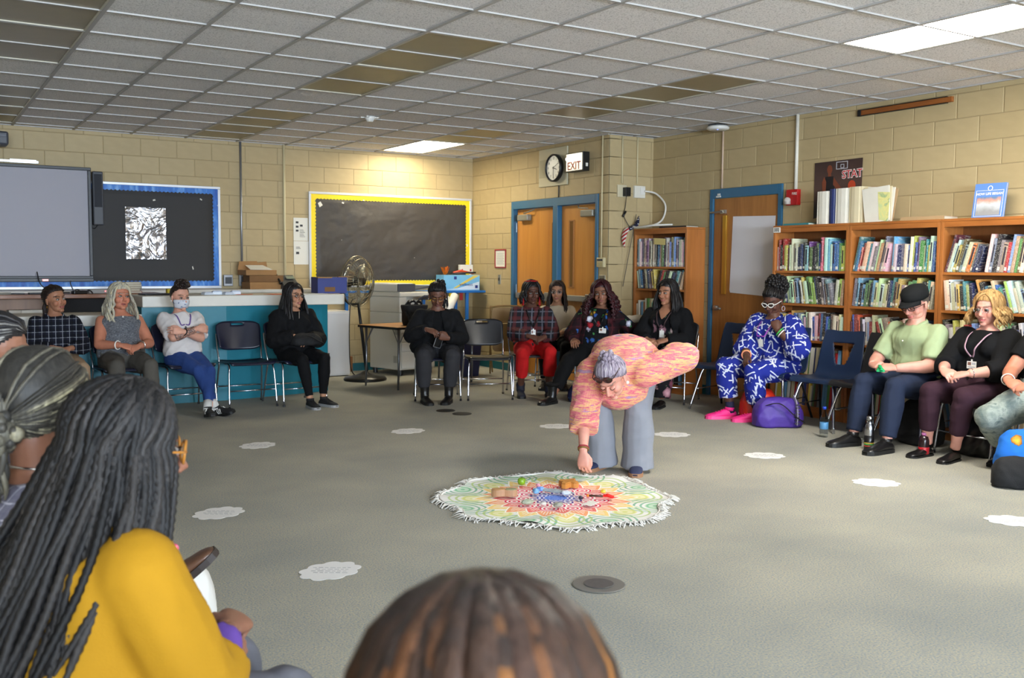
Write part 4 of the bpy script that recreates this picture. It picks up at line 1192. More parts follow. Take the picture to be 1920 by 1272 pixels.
def one_book(x, y, z, depth, thick, height, lean, colour, label, group, kind=None):
    src = BK[rnd.choice((0, 1, 1, 2, 2, 3)) if kind is None else kind]
    o = src.copy()
    C.objects.link(o)
    o.name = 'book'
    o.location = (x, y, z)
    o.scale = (depth, thick, height)
    o.rotation_euler = (lean, 0, 0)
    c = PAL[colour]
    m_ = sum(c) / 3
    j = [max(6, min(245, (m_ + (v_ - m_) * .8) * rnd.uniform(.86, 1.12))) for v_ in c]
    o.color = (*lin(j), 1)
    return tag(o, label, 'book', group)


def book_row(yl, yr, z, hmin, hmax, place, group, segs, force=(), tmin=.014, tmax=.034, tall=None):
    """fill a shelf from its left end yl (larger y) to yr; segs: list of (fraction of the row, lean in degrees)"""
    y = yl - 0.004
    k = 0
    total = yl - yr
    prev = None
    while True:
        th = rnd.uniform(tmin, tmax)
        f = (yl - y) / total
        acc, lean = 0.0, 0.0
        for fr_, le in segs:
            acc += fr_
            if f <= acc + 1e-6:
                lean = rad(le)
                break
        h = rnd.uniform(hmin, hmax)
        foot = th / max(0.5, math.cos(lean)) + 0.0008
        ext = abs(math.sin(lean)) * h
        # change of lean: leave room so that books do not cross
        if prev is not None and abs(prev[0] - lean) > 0.02:
            gap = (math.sin(prev[0]) * -1 if prev[0] < 0 else 0) * prev[1] + (math.sin(lean) if lean > 0 else 0) * h
            y -= max(0.0, gap) * 0.98
        elif prev is None and lean > 0:
            y -= 0
        if lean > 0 and prev is None:
            y -= math.sin(lean) * h
        # lean > 0 tips the top towards +y (left); < 0 towards -y (right)
        if y - foot - (math.sin(-lean) * h if lean < 0 else 0) < yr + 0.004:
            break
        cname = dict(force).get(k) or rnd.choice(MIX)
        depth = rnd.uniform(.17, .22)
        zz = z + 0.0008 + abs(math.sin(lean)) * th / 2
        k += 1
        one_book(7.178 + rnd.uniform(0, .018), y - foot / 2, zz, depth, th, h, -lean, cname, f'{"thin" if th < .019 else "thick" if th > .027 else "medium"} {cname} book, {ORD(k)} from left on {place}', group)
        y -= foot
        prev = (lean, h)
    return k


names = ['bookcase right of the door', 'middle bookcase', 'bookcase behind blonde woman']
rows = [('top shelf', 1.37, .21, .31), ('second shelf', 1.06, .19, .26), ('third shelf', 0.72, .2, .27)]
leanspec = {(0, 0): [(1, 0)], (0, 1): [(.32, 8), (.5, 11), (.3, -5)], (0, 2): [(.6, 2), (.4, -2)],
            (1, 0): [(.42, -12), (.6, -3)], (1, 1): [(.33, -6), (.67, -7)], (1, 2): [(.3, 2), (.7, 17)],
            (2, 0): [(.33, -16), (.67, -9)], (2, 1): [(.3, 6), (.7, 17)], (2, 2): [(.5, 6), (.5, 10)]}
ends = [(6.66, 5.832), (5.768, 4.926), (4.862, 4.02)]
for bi, (yl, yr) in enumerate(ends):
    for ri, (rn, z, h0, h1) in enumerate(rows):
        fc = {(0, 0): {3: 'red', 4: 'yellow', 5: 'maroon', 24: 'blue', 25: 'blue', 22: 'sky blue'}, (1, 0): {2: 'pink', 3: 'red'}, (0, 1): {2: 'red', 3: 'green', 14: 'lime', 15: 'lime'}, (2, 0): {7: 'orange', 8: 'grey'}, (0, 2): {5: 'orange', 6: 'orange', 7: 'yellow'}}.get((bi, ri), {})
        book_row(yl, yr, z, h0, h1, f'{rn} of {names[bi]}', f'books on the {rn} of the {names[bi]}', leanspec[(bi, ri)], fc, tmin=.017, tmax=.037)
book_row(8.785, 7.95, 1.40, .26, .33, 'upper shelf of corner bookcase', 'books on the upper shelf of the corner bookcase', [(1, 0)], {}, .014, .032)
book_row(8.785, 7.95, 1.15, .19, .220, 'second shelf of corner bookcase', 'books on the second shelf of the corner bookcase', [(.4, 9), (.6, -20)], {1: 'grey', 2: 'blue', 3: 'navy', 9: 'yellow', 10: 'yellow', 12: 'red', 13: 'green', 14: 'maroon'}, .016, .034)
# the two lowest shelves are mostly behind chairs and legs: one piece of stuff
t = NT('lower_books')
t.set(0.5)
geo = t.n('ShaderNodeNewGeometry')
t.base(t.ramp(geo.outputs['Random Per Island'], [(k / 12, PAL[c]) for k, c in enumerate(['white', 'brown', 'navy', 'cream', 'green', 'red', 'white', 'black', 'sky blue', 'tan', 'yellow', 'grey', 'maroon'])], 'CONSTANT'))
mb = MB()
for bi, (yl, yr) in enumerate(ends + [(8.785, 7.95)]):
    for z in ((0.40, 0.10) if bi < 3 else (.78, .42, .10)):
        y = yl - .01
        lean = rnd.choice((-.08, .1, .22)) if bi < 3 else 0
        if lean > 0:
            y -= lean * .24
        while y > yr + 0.08:
            th, h = rnd.uniform(.015, .036), rnd.uniform(.19, .265)
            mb.box((7.185 + rnd.uniform(0, .02), y - th, z + .001), (7.38, y, z + h), rot=Matrix.Rotation(-lean, 3, 'X'), about=(7.2, y, z))
            y -= th / math.cos(lean) + .001
tag(mb.build('shelved_books', t.m), 'rows of mixed books on the lowest shelves behind chairs and legs', 'books', None, 'stuff')

# on top of the bookcases
def big_book(label, y0, y1, z1, colour, lean=0.0, group=None, x=7.2, depth=.2, open_=False):
    o = thing('large_book', label, 'book', (x, (y0 + y1) / 2, 1.80), 0, group)
    w = y0 - y1
    cm = M('large_cover_' + colour.replace(' ', '_'), PAL[colour], 0.5, var=0.04)
    h = z1 - 1.80
    R_ = Matrix.Rotation(lean, 3, 'X')
    MB().box((0, -w / 2, 0), (depth, -w / 2 + .006, h)).box((0, w / 2 - .006, 0), (depth, w / 2, h)).prism([(0.006, -w / 2), (0.006, w / 2), (-.006, w * .3), (-.01, 0), (-.006, -w * .3)], 0, h).xf(lambda p: R_ @ p).build('cover', cm, o)
    MB().box((.008, -w / 2 + .006, .005), (depth - .004, w / 2 - .006, h - .006)).xf(lambda p: R_ @ p).build('pages', pages_m, o)
    return o


gt = 'tall volumes standing on the bookcase tops'
big_book('tall white volume standing leftmost under basketball poster', 6.19, 6.055, 2.10, 'white', group=gt)
big_book('tall dark blue volume between white ones on the bookcase', 6.05, 5.985, 2.115, 'navy', group=gt)
big_book('widest tall white volume right of the dark blue one', 5.98, 5.84, 2.115, 'white', group=gt)
big_book('tall cream volume, rightmost under the basketball poster', 5.83, 5.70, 2.12, 'cream', group=gt)
o = thing('map_folder', 'fanned white folder with a pale green map on bookcase', 'folder', (7.2, 5.53, 1.80))
for k, (a, m_) in enumerate(((-.10, 'white'), (-.03, 'cream'), (.05, 'white'), (.12, 'tan'))):
    R_ = Matrix.Rotation(a, 3, 'X')
    MB().prism([(-.125, 0), (.125, 0), (.14, .3), (-.14, .305)], .012 * k, .012 * k + .008, 0, lambda u, v, w: (w, -u, v)).xf(lambda p: R_ @ p).build('leaf', M('large_cover_' + m_, PAL[m_], .6), o)
t = NT('faded_map')
t.set(0.7)
v = t.coord('Object')
t.base(t.ramp(t.noise(v, 9, 4, .6, 1.0).outputs[0], [(0.35, (196, 208, 150)), (0.5, (222, 214, 140)), (0.62, (150, 176, 130)), (0.7, (232, 230, 214))]))
MB().prism([(.02, .02), (.11, .0), (.125, .25), (.0, .26)], -.003, -.001, 0, lambda u, v, w: (w, -u, v)).build('map', t.m, o)
o = thing('flat_book', 'thin brown book lying flat on the middle bookcase top', 'book', (7.28, 5.08, 1.80), .03)
MB().box((-.1, -.2, 0), (.1, .2, .004)).box((-.1, -.2, .026), (.1, .2, .03)).box((-.1, -.2, .004), (-.095, .2, .026)).build('cover', M('large_cover_tan', PAL['tan'], .5), o)
MB().box((-.094, -.196, .004), (.096, .196, .026)).build('pages', pages_m, o)
o = thing('flat_book', 'thin teal book lying flat on bookcase top beside the door', 'book', (7.28, 6.42, 1.80), -.05)
MB().box((-.1, -.16, 0), (.1, .16, .004)).box((-.1, -.16, .014), (.1, .16, .018)).box((-.1, -.16, .004), (-.095, .16, .014)).build('cover', M('large_cover_teal', PAL['teal'], .5), o)
MB().box((-.094, -.156, .004), (.096, .156, .014)).build('pages', pages_m, o)
o = thing('display_book', 'light blue book standing face-out on the right bookcase', 'book', (7.24, 4.545, 1.80), 0)
R_ = Matrix.Rotation(rad(9), 3, 'Y')
MB().box((0, -.13, 0), (.004, .13, .275)).box((.018, -.13, 0), (.022, .13, .275)).box((.004, .126, 0), (.018, .13, .275)).xf(lambda p: R_ @ p).build('cover', M('display_cover_blue', (96, 136, 200), .4), o)
MB().box((.004, -.126, .004), (.018, .126, .271)).xf(lambda p: R_ @ p).build('pages', pages_m, o)
t = NT('cover_picture')
t.set(0.5)
v = t.coord('Object', (1, 1, 1))
sp = t.n('ShaderNodeSeparateXYZ', ins={0: v})
zz = t.math('ADD', sp.outputs[2], t.math('MULTIPLY', t.noise(v, 22, 4).outputs[0], .07))
t.base(t.ramp(t.math('MULTIPLY', zz, 3.6, 0), [(0.3, (150, 150, 150)), (0.5, (196, 200, 204)), (0.62, (216, 150, 130)), (0.72, (100, 130, 160)), (0.9, (60, 84, 120))]))
MB().box((-.002, -.1, .02), (0, .1, .165)).xf(lambda p: R_ @ p).build('picture', t.m, o)
MB().frame((-.115, .012), (.115, .22), .003, -.0015, 0, lambda u, v, w: (w, -u, v)).xf(lambda p: R_ @ p).build('white_border', M('white_lettering'), o)
MB().tube([R_ @ Vector((-.001, .018 * math.cos(2 * PI * k / 20), .235 + .018 * math.sin(2 * PI * k / 20))) for k in range(20)], .003, 5, closed=True).build('emblem', M('white_lettering'), o)
text('lettering', 'HOW LIFE BEGAN', .027, Matrix.Translation(o.location) @ R_.to_4x4() @ facing((-.0025, 0, .19), (0, -1, 0), (0, 0, 1)), M('white_lettering'), o, .0004, .0008)
# things on the small bookcase
o = thing('flat_book', 'dark thin book lying flat on small corner bookcase', 'book', (7.30, 8.2, 1.83), .1)
MB().box((-.1, -.2, 0), (.1, .2, .004)).box((-.1, -.2, .014), (.1, .2, .018)).box((-.1, -.2, .004), (-.095, .2, .014)).build('cover', M('large_cover_black', PAL['black'], .5), o)
MB().box((-.094, -.196, .004), (.096, .196, .014)).build('pages', pages_m, o)
o = thing('yellow_note', 'yellow sign card taped to books on corner bookcase', 'note card', (7.165, 8.36, 1.645))
MB().box((-.002, -.1, 0), (0, .09, .07), rot=Matrix.Rotation(.06, 3, 'X')).build('card', M('yellow_card', (214, 196, 128), .7), o)
# small flag hanging from the pier
t = NT('stars_fabric')
t.set(0.8)
v = t.coord('Object', (38, 38, 38))
vo = t.n('ShaderNodeTexVoronoi', ins={'Vector': v, 'Scale': 1.0, 'Randomness': 0.25})
t.base(t.ramp(vo.outputs['Distance'], [(0.26, (230, 230, 230)), (0.33, (24, 28, 62))]))
stars = t.m
t = NT('stripes_fabric')
t.set(0.8)
sp = t.n('ShaderNodeSeparateXYZ', ins={0: t.coord('Object', (1, 1, 1), (0.5, 0.3, 0))})
t.base(t.ramp(t.math('FRACT', t.math('MULTIPLY', sp.outputs[2], 26)), [(0.5, (176, 30, 40)), (0.52, (226, 220, 214))], 'CONSTANT'))
stripes = t.m
o = thing('small_flag', 'small stars and stripes flag hanging beside corner bookcase', 'flag', (7.05, 8.78, 1.62))
MB().tube(smoothpath([(.0, 0, .2), (.06, -.005, .23), (.12, -.01, .27), (.15, -.01, .36)]), [.055, .06, .06, .058, .055, .055, .055, .055, .055, .055, .054, .05, .045, .04, .034, .028, .02, .012, .006], 12, flat=.3).build('star_field', stars, o, smooth=True)
MB().tube(smoothpath([(-.01, 0, .22), (-.05, -.0, .14), (-.06, .0, .06), (-.045, .0, .0)]), [.03, .04, .045, .045, .045, .042, .042, .04, .04, .036, .034, .03, .028, .025, .022, .02, .016, .012, .008][:19], 12, flat=.35).build('stripe_field', stripes, o, smooth=True)
MB().cyl((-.05, .012, -.45), (.13, .012, .38), .004, 6).build('stick', M('flag_stick', (70, 60, 48), .6), o)
# poster
t = NT('poster_photo')
t.set(0.35)
v = t.coord('Object')
sp = t.n('ShaderNodeSeparateXYZ', ins={0: v})
base = t.ramp(t.math('ADD', t.math('MULTIPLY', sp.outputs[2], 1.6), t.math('MULTIPLY', t.noise(v, 3, 3).outputs[0], .4)), [(0.2, (30, 24, 30)), (0.55, (84, 62, 56)), (0.9, (58, 42, 40))])
t.base(base)
o = thing('poster', 'dark basketball poster with red block lettering above white volumes', 'poster', (XR - 0.010, 6.18, 1.95))
PW = lambda u, v, w: (-w, -u, v)
MB().prism([(-.275, -.08), (.27, 0.02), (.275, .455), (-.275, .45)], 0, .002, 0, PW).build('sheet', t.m, o)
skin_p = M('poster_skin', (120, 62, 40), .5)
MB().prism([(-.17, .0), (-.03, .0), (-.035, .22), (-.05, .31), (-.14, .31), (-.16, .22)], .0025, .004, 0, PW).build('printed_vest', M('poster_vest', (26, 22, 26), .5), o)
MB().prism([(-.095 + .03 * math.cos(2 * PI * k / 16), .375 + .042 * math.sin(2 * PI * k / 16)) for k in range(16)], .0025, .004, 0, PW).prism([(-.115, .3), (-.075, .3), (-.08, .345), (-.11, .345)], .0025, .0038, 0, PW).build('printed_head', skin_p, o)
MB().prism([(-.17, .1), (-.14, .1), (-.13, .26), (-.155, .31), (-.18, .26)], .0042, .005, 0, PW).prism([(-.045, .30), (-.02, .27), (.05, .19), (.15, .19), (.14, .16), (.03, .155), (-.05, .23)], .0042, .005, 0, PW).build('printed_arms', skin_p, o)
MB().prism([(.165 + .042 * math.cos(2 * PI * k / 20), .212 + .046 * math.sin(2 * PI * k / 20)) for k in range(20)], .0052, .0062, 0, PW).build('printed_ball', M('poster_ball', (186, 66, 34), .5), o)
MB().frame((-.02, .37), (.11, .44), .006, .0025, .004, PW).frame((.03, .38), (.07, .415), .005, .0025, .004, PW).build('printed_hoop', M('poster_hoop', (190, 190, 196), .5), o)
text('lettering', 'STAT', .1, facing((XR - .010 - .0046, 6.18 - .165, 1.95 + .315), (0, -1, .04), (0, 0, 1)), M('white_lettering'), o, .0004, .006)
text('lettering', 'STAT', .1, facing((XR - .010 - .0056, 6.18 - .165, 1.95 + .315), (0, -1, .04), (0, 0, 1)), M('stat_red', (196, 30, 36), .5), o, .0006, .0005)
# ------------------------------------------------------------------ people: a body grown as one surface from a posed skeleton
TS = bpy.data.scenes.new('workbench')


def nv(*p):
    return np.array(p, float)


def unit(v):
    return v / (np.linalg.norm(v) + 1e-12)


def remesh(mb, voxel, it=4, fac=0.5):
    me = bpy.data.meshes.new('tmp')
    me.from_pydata([tuple(p) for p in mb.v], [], mb.f)
    o = bpy.data.objects.new('tmp', me)
    TS.collection.objects.link(o)
    r = o.modifiers.new('r', 'REMESH')
    r.mode = 'VOXEL'
    r.voxel_size = voxel
    s = o.modifiers.new('s', 'SMOOTH')
    s.factor, s.iterations = fac, it
    vl = TS.view_layers[0]
    vl.update()
    ev = o.evaluated_get(vl.depsgraph)
    m2 = ev.to_mesh()
    V = np.empty(len(m2.vertices) * 3)
    m2.vertices.foreach_get('co', V)
    n = len(m2.polygons)
    ls, lt = np.empty(n, int), np.empty(n, int)
    m2.polygons.foreach_get('loop_start', ls)
    m2.polygons.foreach_get('loop_total', lt)
    li = np.empty(len(m2.loops), int)
    m2.loops.foreach_get('vertex_index', li)
    if (lt == 4).all():
        F = li.reshape(-1, 4)
    else:
        F = [tuple(li[a:a + b]) for a, b in zip(ls, lt)]
    ev.to_mesh_clear()
    bpy.data.objects.remove(o)
    bpy.data.meshes.remove(me)
    return V.reshape(-1, 3), np.array(F)


def normals(V, F):
    n = np.zeros_like(V)
    a, b, c, d = (V[F[:, k]] for k in range(4))
    fn = np.cross(c - a, d - b)
    for k in range(4):
        np.add.at(n, F[:, k], fn)
    return n / (np.linalg.norm(n, axis=1, keepdims=True) + 1e-12)


def fold(V, F, amp, seed=0, freq=16):
    """soft cloth folds: displace along the normals by a few crossed waves"""
    r = np.random.RandomState(seed)
    h = np.zeros(len(V))
    for k in range(5):
        d = unit(r.randn(3) * nv(1, 1, .55))
        w = freq * (1 + .9 * r.rand())
        q = V @ d * w + r.rand() * 6.28 + 1.3 * np.sin(V @ unit(r.randn(3)) * w * .45 + r.rand() * 6)
        h += (1 - np.abs(np.sin(q))) ** 2 - .35
    return V + normals(V, F) * (amp * h / 2.2)[:, None]


def surf_obj(name, parts, mats, parent, smooth=True, colors=None, kind=None):
    """join (V, F, mi) lists into one object"""
    me = bpy.data.meshes.new(name)
    vs, fs, ms, off = [], [], [], 0
    for V, F, mi in parts:
        vs.append(np.asarray(V))
        fs.extend([tuple(int(i) + off for i in f) for f in F])
        ms.extend(list(mi) if hasattr(mi, '__len__') else [mi] * len(F))
        off += len(V)
    vs = np.concatenate(vs)
    me.from_pydata(vs.tolist(), [], fs)
    for m in mats:
        me.materials.append(m)
    me.polygons.foreach_set('material_index', [int(k) for k in ms])
    if smooth:
        me.polygons.foreach_set('use_smooth', [True] * len(fs))
    if colors is not None:
        ca = me.color_attributes.new('tint', 'FLOAT_COLOR', 'POINT')
        buf = np.ones((len(vs), 4))
        buf[:, :3] = colors
        ca.data.foreach_set('color', buf.ravel())
    me.update()
    o = bpy.data.objects.new(name, me)
    C.objects.link(o)
    o.parent = parent
    if kind:
        o['kind'] = kind
    return o


def mbparts(mb, mi=None):
    return (np.array([tuple(p) for p in mb.v]), mb.f, mb.m if mi is None else mi)


def skin_mat(name, c, lip, brow, rough=0.5):
    """skin tone; the tint attribute's red = lips, green = brows, blue = warmth of cheeks and nose"""
    if name in _MATS:
        return _MATS[name]
    t = NT(name)
    t.set(rough, spec=0.35)
    at = t.n('ShaderNodeAttribute', attribute_name='tint')
    sp = t.n('ShaderNodeSeparateColor', ins={0: at.outputs['Color']})
    v = t.coord('Object')
    b = col(c)
    base = t.ramp(t.noise(v, 14, 3).outputs[0], [(0.3, tuple(x * .9 for x in b[:3]) + (1,)), (0.7, tuple(min(1, x * 1.08) for x in b[:3]) + (1,))])
    warm = t.mix(t.math('MULTIPLY', sp.outputs[2], 0.5), base, (min(1, b[0] * 1.15), b[1] * .78, b[2] * .74, 1))
    a1 = t.mix(sp.outputs[0], warm, col(lip))
    t.base(t.mix(sp.outputs[1], a1, col(brow)))
    t.b.inputs['Subsurface Weight'].default_value = 0.0
    _MATS[name] = t.m
    return t.m


def hair_mat(name, c1, c2, scale=60, rough=0.42, stretch=(1, 1, .08), c3=None):
    if name in _MATS:
        return _MATS[name]
    t = NT(name)
    t.set(rough + .08, spec=0.3)
    v = t.coord('Object', stretch)
    n = t.noise(v, scale, 3, .6)
    stops = [(0.32, c1), (0.68, c2)] if c3 is None else [(0.3, c1), (0.5, c2), (0.7, c3)]
    t.base(t.ramp(n.outputs[0], stops))
    t.bump(n.outputs[0], .5, .006)
    _MATS[name] = t.m
    return t.m


# canonical head: origin between the eyes' axis and the ears, x forward, z up, eyes at z = 0
def head_shape(fw=1.0, jaw=1.0):
    b = MB()
    b.ell((-.015, 0, .034), (.094, .076 * (.5 + .5 * fw), .084), 20, 14)
    b.ell((.022, 0, -.022), (.064, .061 * fw, .083), 18, 12)
    b.ell((.026, 0, -.068), (.048 * jaw, .050 * fw * jaw, .044), 16, 10)
    b.ell((.064, 0, -.098), (.020, .024 * jaw, .017), 12, 8)
    for s in (-1, 1):
        b.ell((.052, s * .036 * fw, -.030), (.029, .024 * fw, .030), 12, 8)
        b.ell((-.008, s * .077 * (.5 + .5 * fw), -.012), (.018, .008, .030), 10, 8, R=Matrix.Rotation(rad(-12), 3, 'Y') @ Matrix.Rotation(rad(s * 16), 3, 'Z'))
        b.ell((.096, s * .0105, -.038), (.010, .009, .008), 10, 6)
    b.ell((.074, 0, .026), (.014, .048, .013), 12, 8)
    b.tube([(.080, 0, .012), (.094, 0, -.012), (.107, 0, -.032), (.098, 0, -.041)], [.0075, .0095, .0125, .008], 10)
    b.ell((.086, 0, -.0615), (.010, .022, .0062), 12, 8)
    b.ell((.084, 0, -.0725), (.0105, .019, .0075), 12, 8)
    V, F = remesh(b, .0036, 3, .5)
    x, y, z = V.T
    for s in (-1, 1):
        g = np.exp(-(((y - s * .031) / .017) ** 2 + ((z - .001) / .011) ** 2)) * (x > .03)
        V[:, 0] -= .0085 * g
    g = np.exp(-((z + .0668) / .0026) ** 2 - (y / .021) ** 4) * (x > .05)
    V[:, 0] -= .004 * g
    x, y, z = V.T
    lips = np.exp(-((z + .0665 - .0012 * np.cos(y * 300)) / .0078) ** 4 - (np.abs(y) / .0235) ** 4) * (x > .06)
    brow = np.zeros(len(V))
    warm = np.zeros(len(V))
    for s in (-1, 1):
        yy = s * y
        zc = .0225 + .006 * np.sin(np.clip((yy - .012) / .04, 0, 1) * 2.4)
        brow += np.exp(-((z - zc) / .0042) ** 4) * ((yy > .010) & (yy < .052)) * (x > .03)
        warm += np.exp(-(((yy - .04) / .018) ** 2 + ((z + .03) / .016) ** 2)) * (x > .02)
    warm += np.exp(-((y / .013) ** 2 + ((z + .032) / .012) ** 2)) * (x > .07)
    return V, F, np.stack([np.clip(lips, 0, 1), np.clip(brow, 0, 1), np.clip(warm, 0, 1)], 1)


HEADS = {}


def head_get(fw, jaw):
    k = (round(fw, 2), round(jaw, 2))
    if k not in HEADS:
        HEADS[k] = head_shape(*k)
    return HEADS[k]


def hand_shape(c1, c2, c3, spread=1.0, thumb=0.5):
    """right hand: wrist at the origin, fingers along x, back of the hand up (z), thumb on +y"""
    b = MB()
    rings = []
    for x, a, h, dz in ((-.02, .026, .019, 0), (.0, .027, .019, 0), (.03, .037, .0175, 0), (.065, .042, .016, 0), (.088, .040, .0135, -.001), (.096, .034, .009, -.002)):
        rings.append([(x, a * math.cos(2 * PI * k / 16), dz + h * math.sin(2 * PI * k / 16)) for k in range(16)])
    b.loft(rings)
    for i, (y, L, r) in enumerate(((.0305, .068, .0092), (.0105, .077, .0094), (-.0105, .071, .0090), (-.0295, .055, .0080))):
        p = nv(.080, y, -.001)
        ang, yaw = 0.0, (y / .03) * .09 * spread
        pts, rr = [p], [r * 1.05]
        for seg, cc in ((.46, c1), (.30, c2), (.24, c3)):
            ang += rad(cc * (1 + .06 * i))
            p = p + L * seg * nv(math.cos(ang) * math.cos(yaw), math.cos(ang) * math.sin(yaw), -math.sin(ang))
            pts.append(p)
            rr.append(rr[-1] * .92)
        b.tube(pts, rr, 8)
        b.ell(pts[-1], rr[-1] * 1.0, 8, 6)
        b.ell(pts[1], rr[1] * 1.12, 8, 6)
    p0, p1 = nv(.018, .022, -.006), nv(.045, .046, -.012)
    p2 = p1 + .034 * unit(nv(.8, .55 - .7 * thumb, -.35 * thumb))
    p3 = p2 + .027 * unit(nv(.9, .25 - .9 * thumb, -.45 * thumb))
    b.tube([p0, p1, p2, p3], [.016, .0125, .0105, .008], 8)
    b.ell(p3, .0082, 8, 6)
    return remesh(b, .0040, 3, .4)


HANDS = {'relaxed': hand_shape(22, 28, 18), 'clasp': hand_shape(38, 48, 28, .6, .7), 'grip': hand_shape(62, 74, 40, .5, .9), 'flat': hand_shape(6, 8, 6, 1.2, .2), 'reach': hand_shape(28, 30, 18, 1.3, .8)}


def shoe_mesh(kind):
    """foot frame: x forward, ankle above x = 0, sole on z = 0"""
    prof = [(-.072, .016, .030), (-.066, .027, .058), (-.04, .034, .080), (0.0, .037, .090), (.04, .039, .080), (.08, .043, .062), (.12, .046, .052), (.155, .044, .045), (.18, .034, .036), (.194, .018, .022)]
    if kind == 'flat':
        prof = [(x, a, h * (.78 if x < .05 else .82)) for x, a, h in prof]
    rings = []
    for x, a, h in prof:
        ring = []
        for k in range(18):
            q = 2 * PI * k / 18
            cy, sz = math.cos(q), math.sin(q)
            ring.append((x, a * math.copysign(abs(cy) ** .8, cy), .012 + (h - .012) * (sz * .5 + .5 if sz > 0 else .5 + .5 * sz * 1.0) ** (1.1)))
        rings.append(ring)
    up = MB().loft(rings)
    so = MB()
    out = [(x, a * 1.07) for x, a, h in prof]
    poly = [(x, -a) for x, a in out] + [(x, a) for x, a in reversed(out)]
    th = {'sneaker': .026, 'boot': .024, 'flat': .013}[kind]
    so.prism(poly, 0, th)
    if kind == 'boot':
        so.box((-.068, -.03, 0), (-.01, .03, .03))
    return up, so


def ik(a, b, l1, l2, pole):
    a, b = np.array(a, float), np.array(b, float)
    d = b - a
    L = np.linalg.norm(d)
    if L > (l1 + l2) * .998:
        b = a + d / L * (l1 + l2) * .998
        d = b - a
        L = np.linalg.norm(d)
    u = d / L
    x = (l1 * l1 - l2 * l2 + L * L) / (2 * L)
    h = math.sqrt(max(0, l1 * l1 - x * x))
    p = np.array(pole, float)
    p = unit(p - u * (p @ u))
    return a + u * x + p * h, b


def rotm(yaw=0, pitch=0, roll=0):
    """yaw left +, pitch down +, roll to its left +  (degrees)"""
    return np.array(Matrix.Rotation(rad(yaw), 3, 'Z') @ Matrix.Rotation(rad(pitch), 3, 'Y') @ Matrix.Rotation(rad(roll), 3, 'X'))


TPROF = np.array([(-.20, .07, .06), (-.08, .160, .112), (.06, .176, .124), (.25, .166, .120), (.45, .144, .106), (.62, .148, .110), (.76, .157, .112), (.88, .140, .094), (.95, .098, .074), (1.01, .064, .058), (1.10, .052, .052)])


